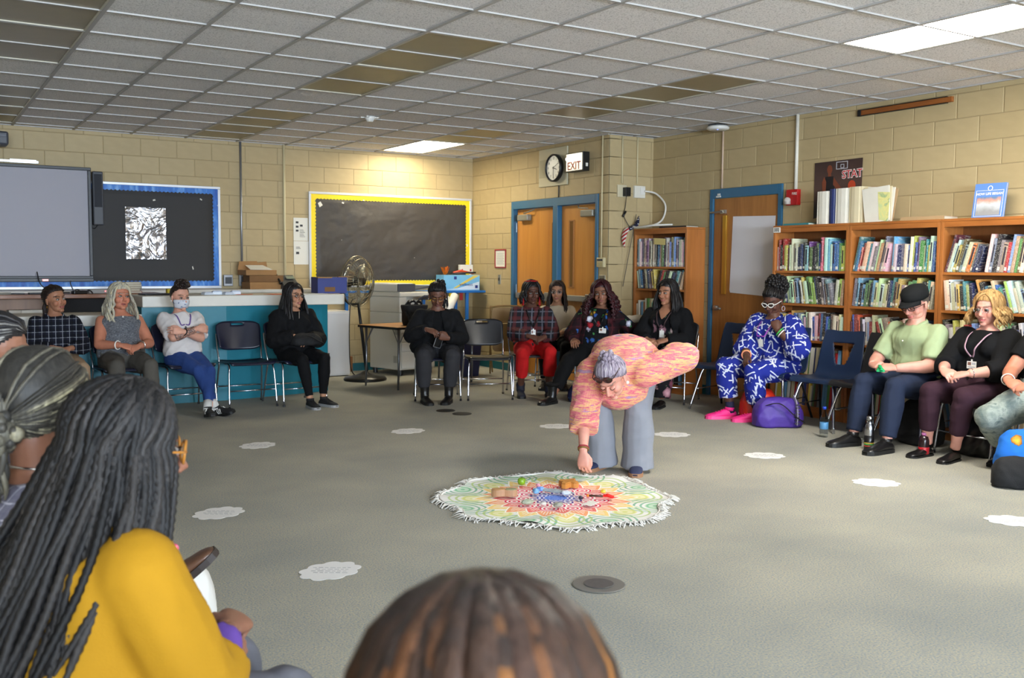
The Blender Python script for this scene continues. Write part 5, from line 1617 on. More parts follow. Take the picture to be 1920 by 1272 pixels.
class Body:
    """posed skeleton in the person's own frame: x forward, y to the person's left, z up, origin on the floor below the pelvis"""

    def __init__(s, q):
        g = q.get
        s.q, s.s = q, g('s', .96)
        k = s.s
        s.P = nv(g('px', 0), g('py', 0), g('hipz', .53))
        L = .43 * k
        l1, l2 = rad(g('lean', -4)), rad(g('lean2', g('lean', -4)))
        sd, tw = rad(g('side', 0)), rad(g('twist', 0))
        d1, d2 = nv(math.sin(l1), 0, math.cos(l1)), nv(math.sin(l2), math.sin(sd), math.cos(l2) * math.cos(sd))
        s.Q = s.P + d1 * L * .5
        s.N = s.Q + d2 * L * .5
        s.d1, s.d2, s.L = d1, d2, L
        hr = rad(g('hiproll', 0))
        s.ax0 = rotm(math.degrees(hr)) @ nv(0, 1, 0)
        up = s.d2
        a = nv(-math.sin(tw), math.cos(tw), -math.sin(sd))
        s.ax1 = unit(a - up * (a @ up))
        s.gw, s.gd, s.sw = g('gw', 1.0), g('gd', 1.0), g('sw', 1.0)
        hx = .088 * k * s.gw
        s.hip = {m: s.P - s.d1 * .02 + s.ax0 * hx * m + nv(0, 0, -.02) for m in (1, -1)}
        sh = g('shrug', {})
        s.sho = {m: s.N - s.d2 * .078 * k + s.ax1 * .160 * k * s.sw * m + nv(*sh.get(m, (0, 0, 0))) for m in (1, -1)}
        # legs
        feet = g('feet', {1: (.44, .11, 0, 6), -1: (.44, -.11, 0, -6)})
        tl, sl = .425 * k * g('ll', 1), .41 * k * g('ll', 1)
        s.kn, s.an, s.ft = {}, {}, {}
        for m in (1, -1):
            f = feet[m]
            yaw, pitch, roll = f[3], (f[4] if len(f) > 4 else 0), (f[5] if len(f) > 5 else 0)
            R = rotm(yaw, pitch, roll)
            an = nv(*f[:3]) + R @ nv(-.02, 0, .085)
            pole = g('knee', {}).get(m, (1, .12 * m, .6))
            s.kn[m], s.an[m] = ik(s.hip[m], an, tl, sl, pole)
            s.ft[m] = (s.an[m] - R @ nv(-.02, 0, .085), R)
        # arms
        ul, fl = .275 * k * g('al', 1), .245 * k * g('al', 1)
        s.el, s.wr, s.hd = {}, {}, {}
        hands = g('hands', {})
        for m in (1, -1):
            h = hands.get(m, dict(p=(.27, .045 * m, .64), f=(.5, -.85 * m, -.3), d=(.3, .1 * m, 1), pose='clasp'))
            s.el[m], s.wr[m] = ik(s.sho[m], h['p'], ul, fl, h.get('e', (-.35, .75 * m, -.6)))
            f = unit(nv(*h.get('f', s.wr[m] - s.el[m])))
            d = nv(*h.get('d', (0, 0, 1)))
            d = unit(d - f * (d @ f))
            y = np.cross(d, f)
            s.hd[m] = (s.wr[m] + f * .004, np.stack([f, y, d], 1), h.get('pose', 'relaxed'))
        # head
        hy = g('head', (0, 0, 0))
        s.HR = rotm(*hy)
        nk = g('neck', (.02, 0, 1))
        s.H = s.N + unit(nv(*nk)) * .152 * k + s.HR @ nv(.015, 0, .0)
        s.hs = g('hs', 1.07) * (.5 + .5 * k)

    def spine(s, t):
        if t < 0:
            return s.P + s.d1 * s.L * t, s.d1
        if t > 1:
            return s.N + s.d2 * s.L * (t - 1), s.d2
        p = (1 - t) ** 2 * s.P + 2 * t * (1 - t) * s.Q + t * t * s.N
        return p, unit((1 - t) * (s.Q - s.P) + t * (s.N - s.Q))

    def axes(s, t):
        p, T_ = s.spine(t)
        w = min(1, max(0, t))
        S_ = s.ax0 * (1 - w) + s.ax1 * w
        S_ = unit(S_ - T_ * (S_ @ T_))
        return p, S_, np.cross(S_, T_), T_

    def rad(s, t):
        a, b = np.interp(t, TPROF[:, 0], TPROF[:, 1]), np.interp(t, TPROF[:, 0], TPROF[:, 2])
        w = 1.0 if t < .75 else max(0.0, 1 - (t - .75) / .2)
        k = s.s
        sw = s.sw if t > .6 else 1
        return a * k * (1 + (s.gw - 1) * w) * (1 + (sw - 1) * min(1, max(0, (t - .6) / .2)) * (t < .97)), b * k * (1 + (s.gd - 1) * w)

    def ring(s, t, e=0.0, n=24, ea=None, p=.9):
        c, S_, F_, T_ = s.axes(t)
        a, b = s.rad(t)
        a, b = a + (e if ea is None else ea), b + e
        out = []
        for k in range(n):
            q = 2 * PI * k / n
            cs, sn = math.cos(q), math.sin(q)
            out.append(c + S_ * a * math.copysign(abs(sn) ** p, sn) + F_ * b * math.copysign(abs(cs) ** p, cs))
        return out

    def front(s, t, y, e=0.0):
        """a point on the front of the torso at height t, y to the person's left"""
        c, S_, F_, T_ = s.axes(t)
        a, b = s.rad(t)
        bust = s.q.get('bust', 0) * .05 * math.exp(-((t - .66) / .14) ** 2) + s.q.get('belly', 0) * .07 * math.exp(-((t - .25) / .2) ** 2)
        return c + S_ * y + F_ * (b * math.sqrt(max(.1, 1 - (y / a) ** 2)) + e + bust), F_, S_, T_

    def arm(s, b, m, e=0.0, frac=1.0, n=12, flare=0.0):
        k, ag = s.s, s.q.get('ag', 1.0)
        A, E_, W = s.sho[m], s.el[m], s.wr[m]
        prof = [(0, .047), (.25, .049), (.45, .044), (.5, .042), (.58, .043), (.8, .034), (1.0, .0265)]
        pts, rr = [], []
        top = frac
        for t, r in prof + ([] if frac in [p[0] for p in prof] else [(frac, np.interp(frac, [p[0] for p in prof], [p[1] for p in prof]))]):
            if t <= frac + 1e-6:
                p = A + (E_ - A) * (t / .5) if t <= .5 else E_ + (W - E_) * ((t - .5) / .5)
                pts.append((t, p, r * k * ag + e + flare * (t / max(frac, .01))))
        pts.sort(key=lambda x: x[0])
        b.ell(A, (pts[0][2] * 1.02,) * 3, 12, 8)
        b.tube([p for _, p, _ in pts], [r for _, _, r in pts], n)
        if frac >= .5:
            r_e = [r for t, _, r in pts if abs(t - .5) < 1e-6][0]
            b.ell(E_, r_e, 10, 8)

    def leg(s, b, m, e=0.0, frac=1.0, n=14, flare=0.0, t0=0.0, knee=None):
        k, lg = s.s, s.q.get('lg', 1.0)
        A, K, W = s.hip[m], s.kn[m], s.an[m]
        prof = [(0, .094), (.15, .090), (.35, .072), (.5, .057), (.58, .056), (.67, .057), (.8, .047), (.92, .037), (1.0, .036)]
        xs, ys = [p[0] for p in prof], [p[1] for p in prof]
        ts = sorted([t for t in xs if t <= frac] + ([frac] if frac not in xs else []))
        pts, rr = [], []
        for t in ts:
            p = A + (K - A) * (t / .5) if t <= .5 else K + (W - K) * ((t - .5) / .5)
            pts.append(p)
            rr.append(np.interp(t, xs, ys) * k * lg * (1 if t < .9 else 1 / max(1, lg) ** .5) + e + flare * max(0, (t - .5) * 2))
        b.tube(pts, rr, n)
        b.ell(A, rr[0], 12, 8)
        b.ell(K, np.interp(.5, xs, ys) * k * lg + e, 12, 8)


def make_person(label, loc, ang, q, group='people seated in the circle'):
    B = Body(q)
    o = thing('person', label, 'person', (loc[0], loc[1], q.get('z0', 0)), rad(ang), group)
    k = B.s
    skin = q['skin']
    # ---- body: torso, limbs, neck grown together; hands and head joined on
    b = MB()
    b.loft([B.ring(t) for t in (-.2, -.08, .06, .25, .45, .62, .78, .9, .965, 1.02, 1.1)])
    for m in (1, -1):
        B.arm(b, m)
        B.leg(b, m)
        fo, R = B.ft[m]
        b.tube([fo + R @ nv(-.03, 0, .04), fo + R @ nv(.05, 0, .034), fo + R @ nv(.13, 0, .022)], [.022, .024, .014], 10)
        b.ell(B.sho[m] - B.ax1 * .03 * m, .052 * k, 12, 8)
    nb = B.H + B.HR @ nv(-.028, 0, -.05) * B.hs
    b.tube([B.N - B.d2 * .05, B.N + B.d2 * .01, nb, nb + B.HR @ nv(0, 0, .04)], [.066 * k, .054 * k * q.get('nk', 1), .050 * k * q.get('nk', 1), .045], 14)
    V, F = remesh(b, .0115, 4, .5)
    parts, cols = [(V, F, 0)], [np.zeros((len(V), 3))]
    HV, HF, HC = head_get(q.get('fw', 1.0), q.get('jaw', 1.0))
    parts.append(((HV * B.hs) @ B.HR.T + B.H, HF, 0))
    cols.append(HC)
    for m in (1, -1):
        w, R, pose = B.hd[m]
        hv, hf = HANDS[pose]
        hv = hv * nv(1, -1 if m == 1 else 1, 1) * k * q.get('hand', 1.0)
        parts.append((hv @ R.T + w, hf, 0))
        cols.append(np.zeros((len(hv), 3)))
    surf_obj('body', parts, [skin], o, colors=np.concatenate(cols))
    HX = lambda p: B.H + B.HR @ (np.array(p, float) * B.hs)
    # ---- eyes
    if q.get('eyes', 'open') != 'none':
        for sgn in (1, -1):
            mb = MB()
            if q.get('eyes', 'open') == 'open':
                mb.ell((.0765, sgn * .031, .001), (.0125, .0155, .0085), 14, 10, 0)
                g_ = q.get('gaze', (0, 0))
                mb.ell((.0845, sgn * .031 + .004 * g_[0], .001 + .002 * g_[1]), (.0056, .0064, .0068), 12, 8, 1)
                mb.tube(smoothpath([(.080, sgn * .015, .002), (.0895, sgn * .025, .0082), (.0905, sgn * .033, .0095), (.082, sgn * .0475, .004)], 3), .0016, 5, 1)
            else:
                mb.ell((.0755, sgn * .031, .002), (.0125, .0165, .0085), 14, 10, 2)
                mb.tube(smoothpath([(.080, sgn * .0155, -.002), (.0885, sgn * .025, -.006), (.089, sgn * .034, -.0065), (.081, sgn * .0475, -.001)], 3), .0016, 5, 1)
            mb.xf(lambda p: HX(p)).build('eye', [M('eye_white', (150, 143, 136), .45), M('iris_dark', (30, 20, 16), .2), skin], o, smooth=True)
    # ---- clothes
    tp = q.get('top')
    if tp:
        b = MB()
        e = tp.get('ease', .012)
        hem, nk = tp.get('hem', -.10), tp.get('neck', .985)
        ts = [t for t in (-.3, -.2, -.1, 0, .06, .15, .25, .35, .45, .55, .62, .7, .78, .86, .92) if hem < t < nk]
        fl = tp.get('flare', 0.0)
        rings = [B.ring(t, e + fl * max(0, (.5 - t)), p=.85) for t in [hem] + ts + [nk]]
        b.loft(rings)
        bu = q.get('bust', 0)
        if bu:
            for m in (1, -1):
                c, S_, F_, T_ = B.axes(.665)
                a_, b_ = B.rad(.665)
                b.ell(c + S_ * .072 * k * m * B.gw ** .5 + F_ * (b_ * .62 + e), .066 * k * bu ** .5 + e * .5, 14, 10)
        be = q.get('belly', 0)
        if be:
            c, S_, F_, T_ = B.axes(.22)
            a_, b_ = B.rad(.22)
            b.ell(c + F_ * (b_ * .35), (b_ * .72 + .035 * be, a_ * .8, .13 * k), 16, 10, R=Matrix(np.stack([F_, S_, T_], 1).tolist()))
        if tp.get('drape'):      # loose cloth hanging from a bent torso
            c, S_, F_, T_ = B.axes(.72)
            b.ell(c + F_ * tp['drape'], (.16, .20, .17), 16, 10, R=Matrix(np.stack([F_, S_, T_], 1).tolist()))
        sl = tp.get('sleeve', 1.0)
        for m in (1, -1):
            if sl > 0:
                B.arm(b, m, e + tp.get('sease', .004), sl, flare=tp.get('sflare', 0))
            else:
                b.ell(B.sho[m] - B.ax1 * .035 * m + B.d2 * .006, .048 * k + e * .3, 12, 8)
        V, F = remesh(b, tp.get('vox', .0105), 4, .5)
        V = fold(V, F, tp.get('fold', .007), tp.get('seed', int(loc[0] * 97) % 91), tp.get('freq', 15))
        surf_obj(tp.get('name', 'shirt'), [(V, F, 0)], [tp['m']], o)
    jk = q.get('jacket')
    if jk:
        b = MB()
        e = jk.get('ease', .026)
        hem = jk.get('hem', -.14)
        ts = [t for t in (-.3, -.2, -.1, 0, .06, .15, .25, .35, .45, .55, .62, .7, .78, .86, .92, .96) if hem < t < .99]
        b.loft([B.ring(t, e + jk.get('flare', .05) * max(0, (.5 - t)), p=.85) for t in [hem] + ts + [jk.get('neck', 1.0)]])
        bu = q.get('bust', 0)
        if bu:
            for m in (1, -1):
                c, S_, F_, T_ = B.axes(.665)
                a_, b_ = B.rad(.665)
                b.ell(c + S_ * .075 * k * m * B.gw ** .5 + F_ * (b_ * .62 + e), .066 * k * bu ** .5 + e * .5, 14, 10)
        for m in (1, -1):
            B.arm(b, m, e - .006 + jk.get('sease', 0), jk.get('sleeve', 1.0))
        V, F = remesh(b, .0105, 4, .5)
        V = fold(V, F, jk.get('fold', .009), jk.get('seed', 3), 13)
        cen = V[F].mean(1)
        keep = np.ones(len(F), bool)
        w0, w1 = jk.get('open', (.05, .10))
        for i, c in enumerate(cen):
            t = (c - B.P) @ unit(B.N - B.P) / np.linalg.norm(B.N - B.P)
            p, S_, F_, T_ = B.axes(min(1.05, max(-.3, t)))
            y, x = (c - p) @ S_, (c - p) @ F_
            a_, b_ = B.rad(min(1.0, max(-.2, t)))
            if x > b_ * .25 and abs(y - jk.get('shift', 0)) < w1 + (w0 - w1) * min(1, max(0, t)) and abs(y) < a_ + .01 and np.linalg.norm(c - B.wr[1]) > .1 and np.linalg.norm(c - B.wr[-1]) > .1:
                keep[i] = False
        ob = surf_obj(jk.get('name', 'jacket'), [(V, F[keep], 0)], [jk['m']], o)
        sm = ob.modifiers.new('thick', 'SOLIDIFY')
        sm.thickness, sm.offset = .007, -1
    bt = q.get('bottom')
    if bt:
        b = MB()
        e = bt.get('ease', .010)
        b.loft([B.ring(t, e + .003) for t in (-.21, -.1, 0, .08, .16, .24)])
        for m in (1, -1):
            B.leg(b, m, e, bt.get('len', .96), flare=bt.get('flare', .004))
        b.ell((B.hip[1] + B.hip[-1]) / 2 + nv(.02, 0, -.01), (.10 * k, .10 * k * B.gw, .085 * k), 14, 10)
        V, F = remesh(b, .0105, 4, .5)
        V = fold(V, F, bt.get('fold', .006), 5, bt.get('freq', 17))
        surf_obj(bt.get('name', 'trousers'), [(V, F, 0)], [bt['m']], o)
    sh = q.get('shoes')
    if sh:
        for m in (1, -1):
            up, so = shoe_mesh(sh.get('kind', 'sneaker'))
            fo, R = B.ft[m]
            fs = k * sh.get('size', 1.0)
            X = lambda p: fo + R @ (np.array(p, float) * nv(fs, fs, fs))
            if sh.get('kind') == 'boot':
                up.tube([(-.005, 0, .06), (-.012, 0, .13), (-.015, 0, sh.get('shaft', .22))], [.046, .047, .054], 14)
                V, F = remesh(up, .007, 3, .5)
                up = None
                ob = surf_obj('shoe', [(np.array([X(p) for p in V]), F, 0)], [sh['m']], o)
            else:
                if sh.get('kind') == 'sneaker':
                    up.tube([(-.012, 0, .07), (-.014, 0, .098)], [.041, .040], 14)
                up.xf(X)
                ob = surf_obj('shoe', [mbparts(up)], [sh['m']], o)
            so.xf(X).build('sole', sh.get('sole', M('black_rubber', (16, 16, 16), .6)), ob)
            if sh.get('laces'):
                mb = MB()
                for i in range(4):
                    x = .035 + .022 * i
                    zt = np.interp(x, [.0, .04, .08, .12], [.093, .083, .066, .056])
                    mb.tube([X((x, -.022, zt - .008)), X((x + .004, 0, zt + .001)), X((x + .008, .022, zt - .008))], .0035, 5)
                mb.build('laces', sh['laces'], ob)
            if sh.get('stripes'):
                mb = MB()
                for sg in (1, -1):
                    for i in range(3):
                        x = .03 + .022 * i
                        mb.tube([X((x, sg * .0395, .03)), X((x - .012, sg * .036, .055)), X((x - .02, sg * .026, .075))], .0045, 5)
                mb.build('stripes', sh['stripes'], ob)
            if sh.get('sock'):
                mb = MB()
                a_ = B.an[m]
                d_ = unit(B.kn[m] - a_)
                mb.tube([a_ - d_ * .03, a_ + d_ * .03, a_ + d_ * sh.get('sockh', .08)], [.042 * k, .042 * k, .043 * k], 12)
                mb.build('sock', sh['sock'], o, smooth=True)
    for fn in q.get('hair', []):
        fn(B, o)
    for fn in q.get('extra', []):
        fn(B, o)
    return B, o


# ---- hair
SK = nv(-.015, 0, .034)
SR = nv(.100, .082, .091)


def scalp(az, el, f=1.0):
    """point on the scalp: az from the back (0) towards the left (+90) and front (180), el elevation, degrees"""
    a, e_ = rad(az), rad(el)
    return SK + SR * f * nv(-math.cos(a) * math.cos(e_), math.sin(a) * math.cos(e_), math.sin(e_))


HL = np.array([(-.12, -.075), (-.08, -.065), (-.03, -.03), (.0, .012), (.03, .042), (.06, .066), (.10, .074)])


def hair_cap(m, thick=1.06, line=0.0, name='hair', lift=0.0, mats=None):
    def f(B, o):
        nu, nvv = 56, 36
        mb = MB()
        idx = {}
        grid = {}
        for i in range(nvv + 1):
            el = 90 - 150 * i / nvv
            for j in range(nu):
                az = 360 * j / nu
                p = scalp(az, el, 1.0)
                zl = np.interp(p[0], HL[:, 0], HL[:, 1]) + line
                w = min(1, max(0, (p[2] - zl) / .03))
                gr = .006 * (math.sin(az * .55 * 1.7) * math.sin(az * .31 + 1) + .5 * math.sin(az * 1.9 + el * .05))
                s_ = .975 + (thick - .975) * (w ** .6) + gr * w * .6
                p = SK + (p - SK) * s_ + nv(0, 0, lift * w * max(0, math.sin(rad(el))))
                grid[i, j] = (p, p[2] > zl - .006)
        vs = []
        for (i, j), (p, k_) in grid.items():
            idx[i, j] = len(vs)
            vs.append(B.H + B.HR @ (p * B.hs))
        fs = []
        for i in range(nvv):
            for j in range(nu):
                c = [(i, j), (i, (j + 1) % nu), (i + 1, (j + 1) % nu), (i + 1, j)]
                if all(grid[x][1] for x in c):
                    fs.append(tuple(idx[x] for x in c))
        ob = mb.add(vs, fs).build(name, m, o, smooth=True)
        return ob
    return f


def strand(B, az, part_az, part_el, L, r, out=.03, wave=0.0, wl=.09, curl=0.0, ph=0.0, el_end=-8, lift=1.05, fwd=0.0, n=6, m_=9, flat=.7, drift=(0, 0, 0)):
    """one lock: over the scalp from the parting, then falling under gravity; returns points and radii (person frame)"""
    a, b_ = unit((scalp(part_az, part_el) - SK) / SR), unit((scalp(az, el_end) - SK) / SR)
    om = math.acos(max(-1, min(1, float(a @ b_))))
    pts = []
    for i in range(n + 1):
        t = i / n
        d = (math.sin((1 - t) * om) * a + math.sin(t * om) * b_) / max(1e-6, math.sin(om)) if om > 1e-3 else a
        pts.append(B.H + B.HR @ ((SK + SR * lift * d) * B.hs))
    base = pts[-1]
    hd = B.HR @ nv(-math.cos(rad(az)), math.sin(rad(az)), 0)
    hd = unit(nv(hd[0], hd[1], 0))
    sd = np.cross(nv(0, 0, 1), hd)
    fw_ = B.HR @ nv(1, 0, 0)
    for i in range(1, m_ + 1):
        t = i / m_
        d = L * t
        p = base + nv(*drift) * t ** 1.3 + nv(0, 0, -d) + hd * (out * math.sin(min(1, t * 1.3) * 1.57)) + fw_ * fwd * t
        if wave:
            q = d / wl * 2 * PI + ph
            p = p + sd * wave * math.sin(q) + hd * wave * .6 * math.cos(q)
        pts.append(p)
    return pts


def hair_locks(m, n=60, az=(-125, 125), part=(180, 62), L=(.25, .3), r=.011, out=.03, wave=0.0, wl=.09, seed=1, el_end=-8, lift=1.05, fwd=0.0, flat=.7, name='hair', jitter=6, m_=9, frontL=None, ring=6, kind=None, drift=(0, 0, 0), braid=0.0):
    def f(B, o):
        rr = random.Random(seed)
        mb = MB()
        for i in range(n):
            a = az[0] + (az[1] - az[0]) * (i + .5) / n + rr.uniform(-jitter, jitter)
            ll = rr.uniform(*L)
            if frontL is not None and abs(a) > 95:
                ll = rr.uniform(*frontL)
            lay = rr.choice((0, 0, .02, .045))
            pts = strand(B, a, part[0] + rr.uniform(-8, 8), part[1] + rr.uniform(-14, 14), ll, r, out + rr.uniform(-.01, .014), wave, wl * rr.uniform(.8, 1.25), 0, rr.uniform(0, 6.28), el_end, lift + lay, fwd if abs(a) > 80 else 0, m_=m_, drift=drift)
            k = len(pts)
            rad_ = [r * B.hs * (.55 + .45 * min(1, j / 3)) * (1 if j < k - 3 else (k - j) / 3.4) for j in range(k)]
            if braid:
                pts = smoothpath(pts, 4)
                k4 = len(pts)
                rad_ = [np.interp(j / 4, range(k), rad_) * (1 + braid * (1 if j % 2 else -1)) for j in range(k4)]
            mb.tube(pts, rad_, ring, flat=flat)
        ob = mb.build(name, m, o, smooth=True)
        if kind:
            ob['kind'] = kind
    return f


def hair_puff(m, c, r, n=220, size=.014, name='hair_puff', seed=2, squash=(1, 1, 1)):
    def f(B, o):
        rr = random.Random(seed)
        mb = MB()
        c_ = nv(*c)
        mb.ell(c_, [r * .93 * q for q in squash], 18, 12)
        for i in range(n):
            u = unit(nv(rr.gauss(0, 1), rr.gauss(0, 1), rr.gauss(0, 1)))
            p = c_ + u * r * nv(*squash) * rr.uniform(.88, 1.02)
            mb.ell(p, size * rr.uniform(.6, 1.2), 6, 5)
        mb.xf(lambda p: B.H + B.HR @ (np.array(p) * B.hs)).build(name, m, o, smooth=True)
    return f


def glasses(m, shape='round', lens=None, w=.021, h=.017, x=.098, z=0.0, r=.0022, name='glasses'):
    def f(B, o):
        X = lambda p: B.H + B.HR @ (np.array(p, float) * B.hs)
        mb, lm = MB(), MB()
        for s in (1, -1):
            ring = []
            for k in range(24):
                q = 2 * PI * k / 24
                cy, sz = math.cos(q), math.sin(q)
                e = .55 if shape == 'square' else 1
                yy, zz = w * math.copysign(abs(cy) ** e, cy), h * math.copysign(abs(sz) ** e, sz)
                if shape == 'cat' and cy * 1 > 0:
                    zz += .006 * max(0, cy) ** 1.5
                yy *= s
                ring.append(nv(x - .006 * max(0, (yy * s + .0)) / .02 - .002, s * .031 + yy, z + zz))
            mb.tube([X(p) for p in ring], r, 6, closed=True)
            if lens is not None:
                lm.add([X(p) for p in ring] + [X(ring[0] * 0 + sum(ring) / 24)], [(k, (k + 1) % 24, 24) for k in range(24)])
            mb.tube([X((x - .006, s * (.031 + w), z + .004)), X((x - .02, s * .070, z + .005)), X((-.005, s * .082, z + .004)), X((-.02, s * .080, z - .012))], r * .85, 5)
        mb.tube([X((x - .001, .031 - w, z + .003)), X((x + .004, 0, z + .006)), X((x - .001, -.031 + w, z + .003))], r * .9, 5)
        ob = mb.build(name, m, o, smooth=True)
        if lens is not None:
            lm.build('lenses', lens, ob)
    return f


def earrings(m, kind='hoop', size=.016):
    def f(B, o):
        X = lambda p: B.H + B.HR @ (np.array(p, float) * B.hs)
        for s in (1, -1):
            mb = MB()
            if kind == 'hoop':
                mb.tube([X((-.004, s * .084, -.045 - size)) + nv(size * math.cos(2 * PI * k / 16), 0, size * math.sin(2 * PI * k / 16)) for k in range(16)], .002, 5, closed=True)
            elif kind == 'tassel':
                mb.tube([X((-.004, s * .085, -.042)), X((-.004, s * .087, -.06)), X((-.004, s * .088, -.06 - size * 2)), X((-.004, s * .088, -.06 - size * 4))], [.003, .007, .012, .013], 8)
            else:
                mb.ell(X((-.004, s * .085, -.046)), size, 10, 8)
            mb.build('earring', m, o, smooth=True)
    return f


def badge(strap, t=.42, y=0.0, e=.025, card=None, w=.05, h=.07, photo=True, neck=.08):
    """lanyard round the neck with an identity card on the chest"""
    def f(B, o):
        mb = MB()
        e0 = e
        low, F_, S_, T_ = B.front(t, y, e0)
        for s in (1, -1):
            pts = [B.axes(1.0)[0] - B.axes(1.0)[2] * .05 * B.s, B.axes(.99)[0] + B.ax1 * neck * s * B.s]
            for q_, yy in ((.90, neck * .9), (.78, neck * .72), (.66, neck * .5), (.55, neck * .25), (t + .05, .006)):
                if q_ > t:
                    pts.append(B.front(q_, y * (1 - q_) + s * yy * B.s, e0 + .006)[0])
            mb.tube(smoothpath(pts, 4), .006, 6, flat=.3)
        mb.build('lanyard', strap, o, smooth=True)
        c = low + F_ * .012 - T_ * (h / 2 + .012)
        R = np.stack([S_, T_, F_], 1)
        X = lambda p: c + R @ np.array(p, float)
        cd = MB().box((-w / 2, -h / 2, -.001), (w / 2, h / 2, .001)).box((-.006, h / 2, -.001), (.006, h / 2 + .014, .001)).xf(X).build('badge', card or white_p, o)
        if photo:
            MB().box((-w * .4, -h * .05, .0012), (-w * .05, h * .38, .0018)).xf(X).build('badge_photo', M('badge_photo', (120, 84, 70), .5), cd)
            MB().box((w * .02, h * .1, .0012), (w * .42, h * .16, .0018)).box((w * .02, h * .24, .0012), (w * .42, h * .3, .0018)).box((-w * .4, -h * .3, .0012), (w * .4, -h * .24, .0018)).xf(X).build('badge_print', M('badge_ink', (90, 100, 130), .6), cd)
    return f


def bracelet(m, hand=1, r=.033, tube_=.005, off=.03, name='bracelet'):
    def f(B, o):
        d = unit(B.wr[hand] - B.el[hand])
        c = B.wr[hand] - d * off
        u = unit(np.cross(d, nv(.3, .2, 1)))
        w_ = np.cross(d, u)
        rr = r * B.s * B.q.get('ag', 1) ** .7
        MB().tube([c + u * rr * math.cos(2 * PI * k / 20) + w_ * rr * math.sin(2 * PI * k / 20) for k in range(20)], tube_, 6, closed=True).build(name, m, o, smooth=True)
    return f


def collar(m, e=.016, h=.05, open_=.05, name='collar'):
    """a turned-down shirt collar"""
    def f(B, o):
        mb = MB()
        vs, n = [], 24
        for i in range(n + 1):
            q = rad(28 + (332 - 28) * i / n)
            for t, ee in ((1.015, .012), (1.045, .020), (.965, .034)):
                c, S_, F_, T_ = B.axes(t)
                a_, b_ = B.rad(1.02)
                dip = .05 * max(0, math.cos(q)) ** 2
                vs.append(c + S_ * (a_ + ee) * math.sin(q) + F_ * (b_ + ee + .012 * max(0, math.cos(q))) * math.cos(q) - T_ * dip)
        fs = [(i * 3 + j, (i + 1) * 3 + j, (i + 1) * 3 + j + 1, i * 3 + j + 1) for i in range(n) for j in range(2)]
        ob = mb.add(vs, fs).build(name, m, o, smooth=True)
        sm = ob.modifiers.new('thick', 'SOLIDIFY')
        sm.thickness = .004
    return f


def neckpatch(m, t=.90, w=.06, d=.2, name='neckline'):
    """the skin seen in an open neckline: a shallow V of skin lying on the shirt front"""
    def f(B, o):
        mb = MB()
        vs = []
        n = 8
        e_ = B.q['top'].get('ease', .012)
        for i in range(n + 1):
            u = i / n
            t_ = 1.0 - d * u
            ww = w * (1 - u) ** .8 + .004
            for j in range(5):
                vs.append(B.front(min(t_, .99), ww * (j / 2 - 1) * B.s, e_ + .007)[0])
        fs = [(i * 5 + j, i * 5 + j + 1, (i + 1) * 5 + j + 1, (i + 1) * 5 + j) for i in range(n) for j in range(4)]
        mb.add(vs, fs).build(name, m, o, smooth=True)
    return f


def lips_open(m):
    def f(B, o):
        MB().ell((.088, 0, -.067), (.006, .014, .006), 12, 8).xf(lambda p: B.H + B.HR @ (np.array(p) * B.hs)).build('open_mouth', m, o, smooth=True)
    return f


def hair_tied(m, knot=(0, -20), n=70, r=.008, seed=3, name='hair', lift=1.05, jit=.012, kz=1.12):
    """hair combed over the scalp from the hairline to a knot"""
    def f(B, o):
        rr = random.Random(seed)
        mb = MB()
        kd = unit((scalp(*knot) - SK) / SR)
        for i in range(n):
            az = 360 * (i + rr.random()) / n
            el = 60
            for el_ in range(80, -70, -4):
                p = scalp(az, el_)
                if p[2] < np.interp(p[0], HL[:, 0], HL[:, 1]) + .004:
                    break
                el = el_
            a = unit((scalp(az, el) - SK) / SR)
            om = math.acos(max(-1, min(1, float(a @ kd))))
            if om < .15:
                continue
            l_ = lift + rr.uniform(-.01, .03)
            pts = []
            for k in range(9):
                t = k / 8
                d = (math.sin((1 - t) * om) * a + math.sin(t * om) * kd) / math.sin(om)
                f_ = (1.0 if k == 0 else l_) + (kz - l_) * t ** 4
                pts.append(B.H + B.HR @ ((SK + SR * f_ * d + nv(0, rr.uniform(-jit, jit) * math.sin(t * 3.1) * .4, 0)) * B.hs))
            mb.tube(pts, [r * B.hs * q for q in (.5, .9, 1, 1, 1, 1, .95, .8, .6)], 6, flat=.6)
        mb.build(name, m, o, smooth=True)
    return f


def island_hair(name, stops, rough=.4, scale=60):
    t = NT(name)
    t.set(rough + .1, spec=.28)
    g_ = t.n('ShaderNodeNewGeometry')
    n = t.noise(t.coord('Object', (1, 1, .1)), scale, 2, .6)
    c = t.ramp(g_.outputs['Random Per Island'], stops)
    t.base(t.mix(.6, c, t.ramp(n.outputs[0], [(.3, (90, 90, 90)), (.7, (255, 255, 255))]), 'MULTIPLY'))
    t.bump(n.outputs[0], .4, .004)
    return t.m
# ------------------------------------------------------------------ chairs
navy_pl = M('navy_seat_plastic', (22, 24, 44), 0.32, var=.05, bump=.08, bs=300, bd=.002)
black_pl = M('black_seat_plastic', (26, 26, 30), 0.32, var=.05)
blue_pl = M('dark_blue_shell_plastic', (26, 42, 70), 0.36, var=.05)
tube_ch = M('chair_chrome', (196, 198, 206), 0.18, 1.0)


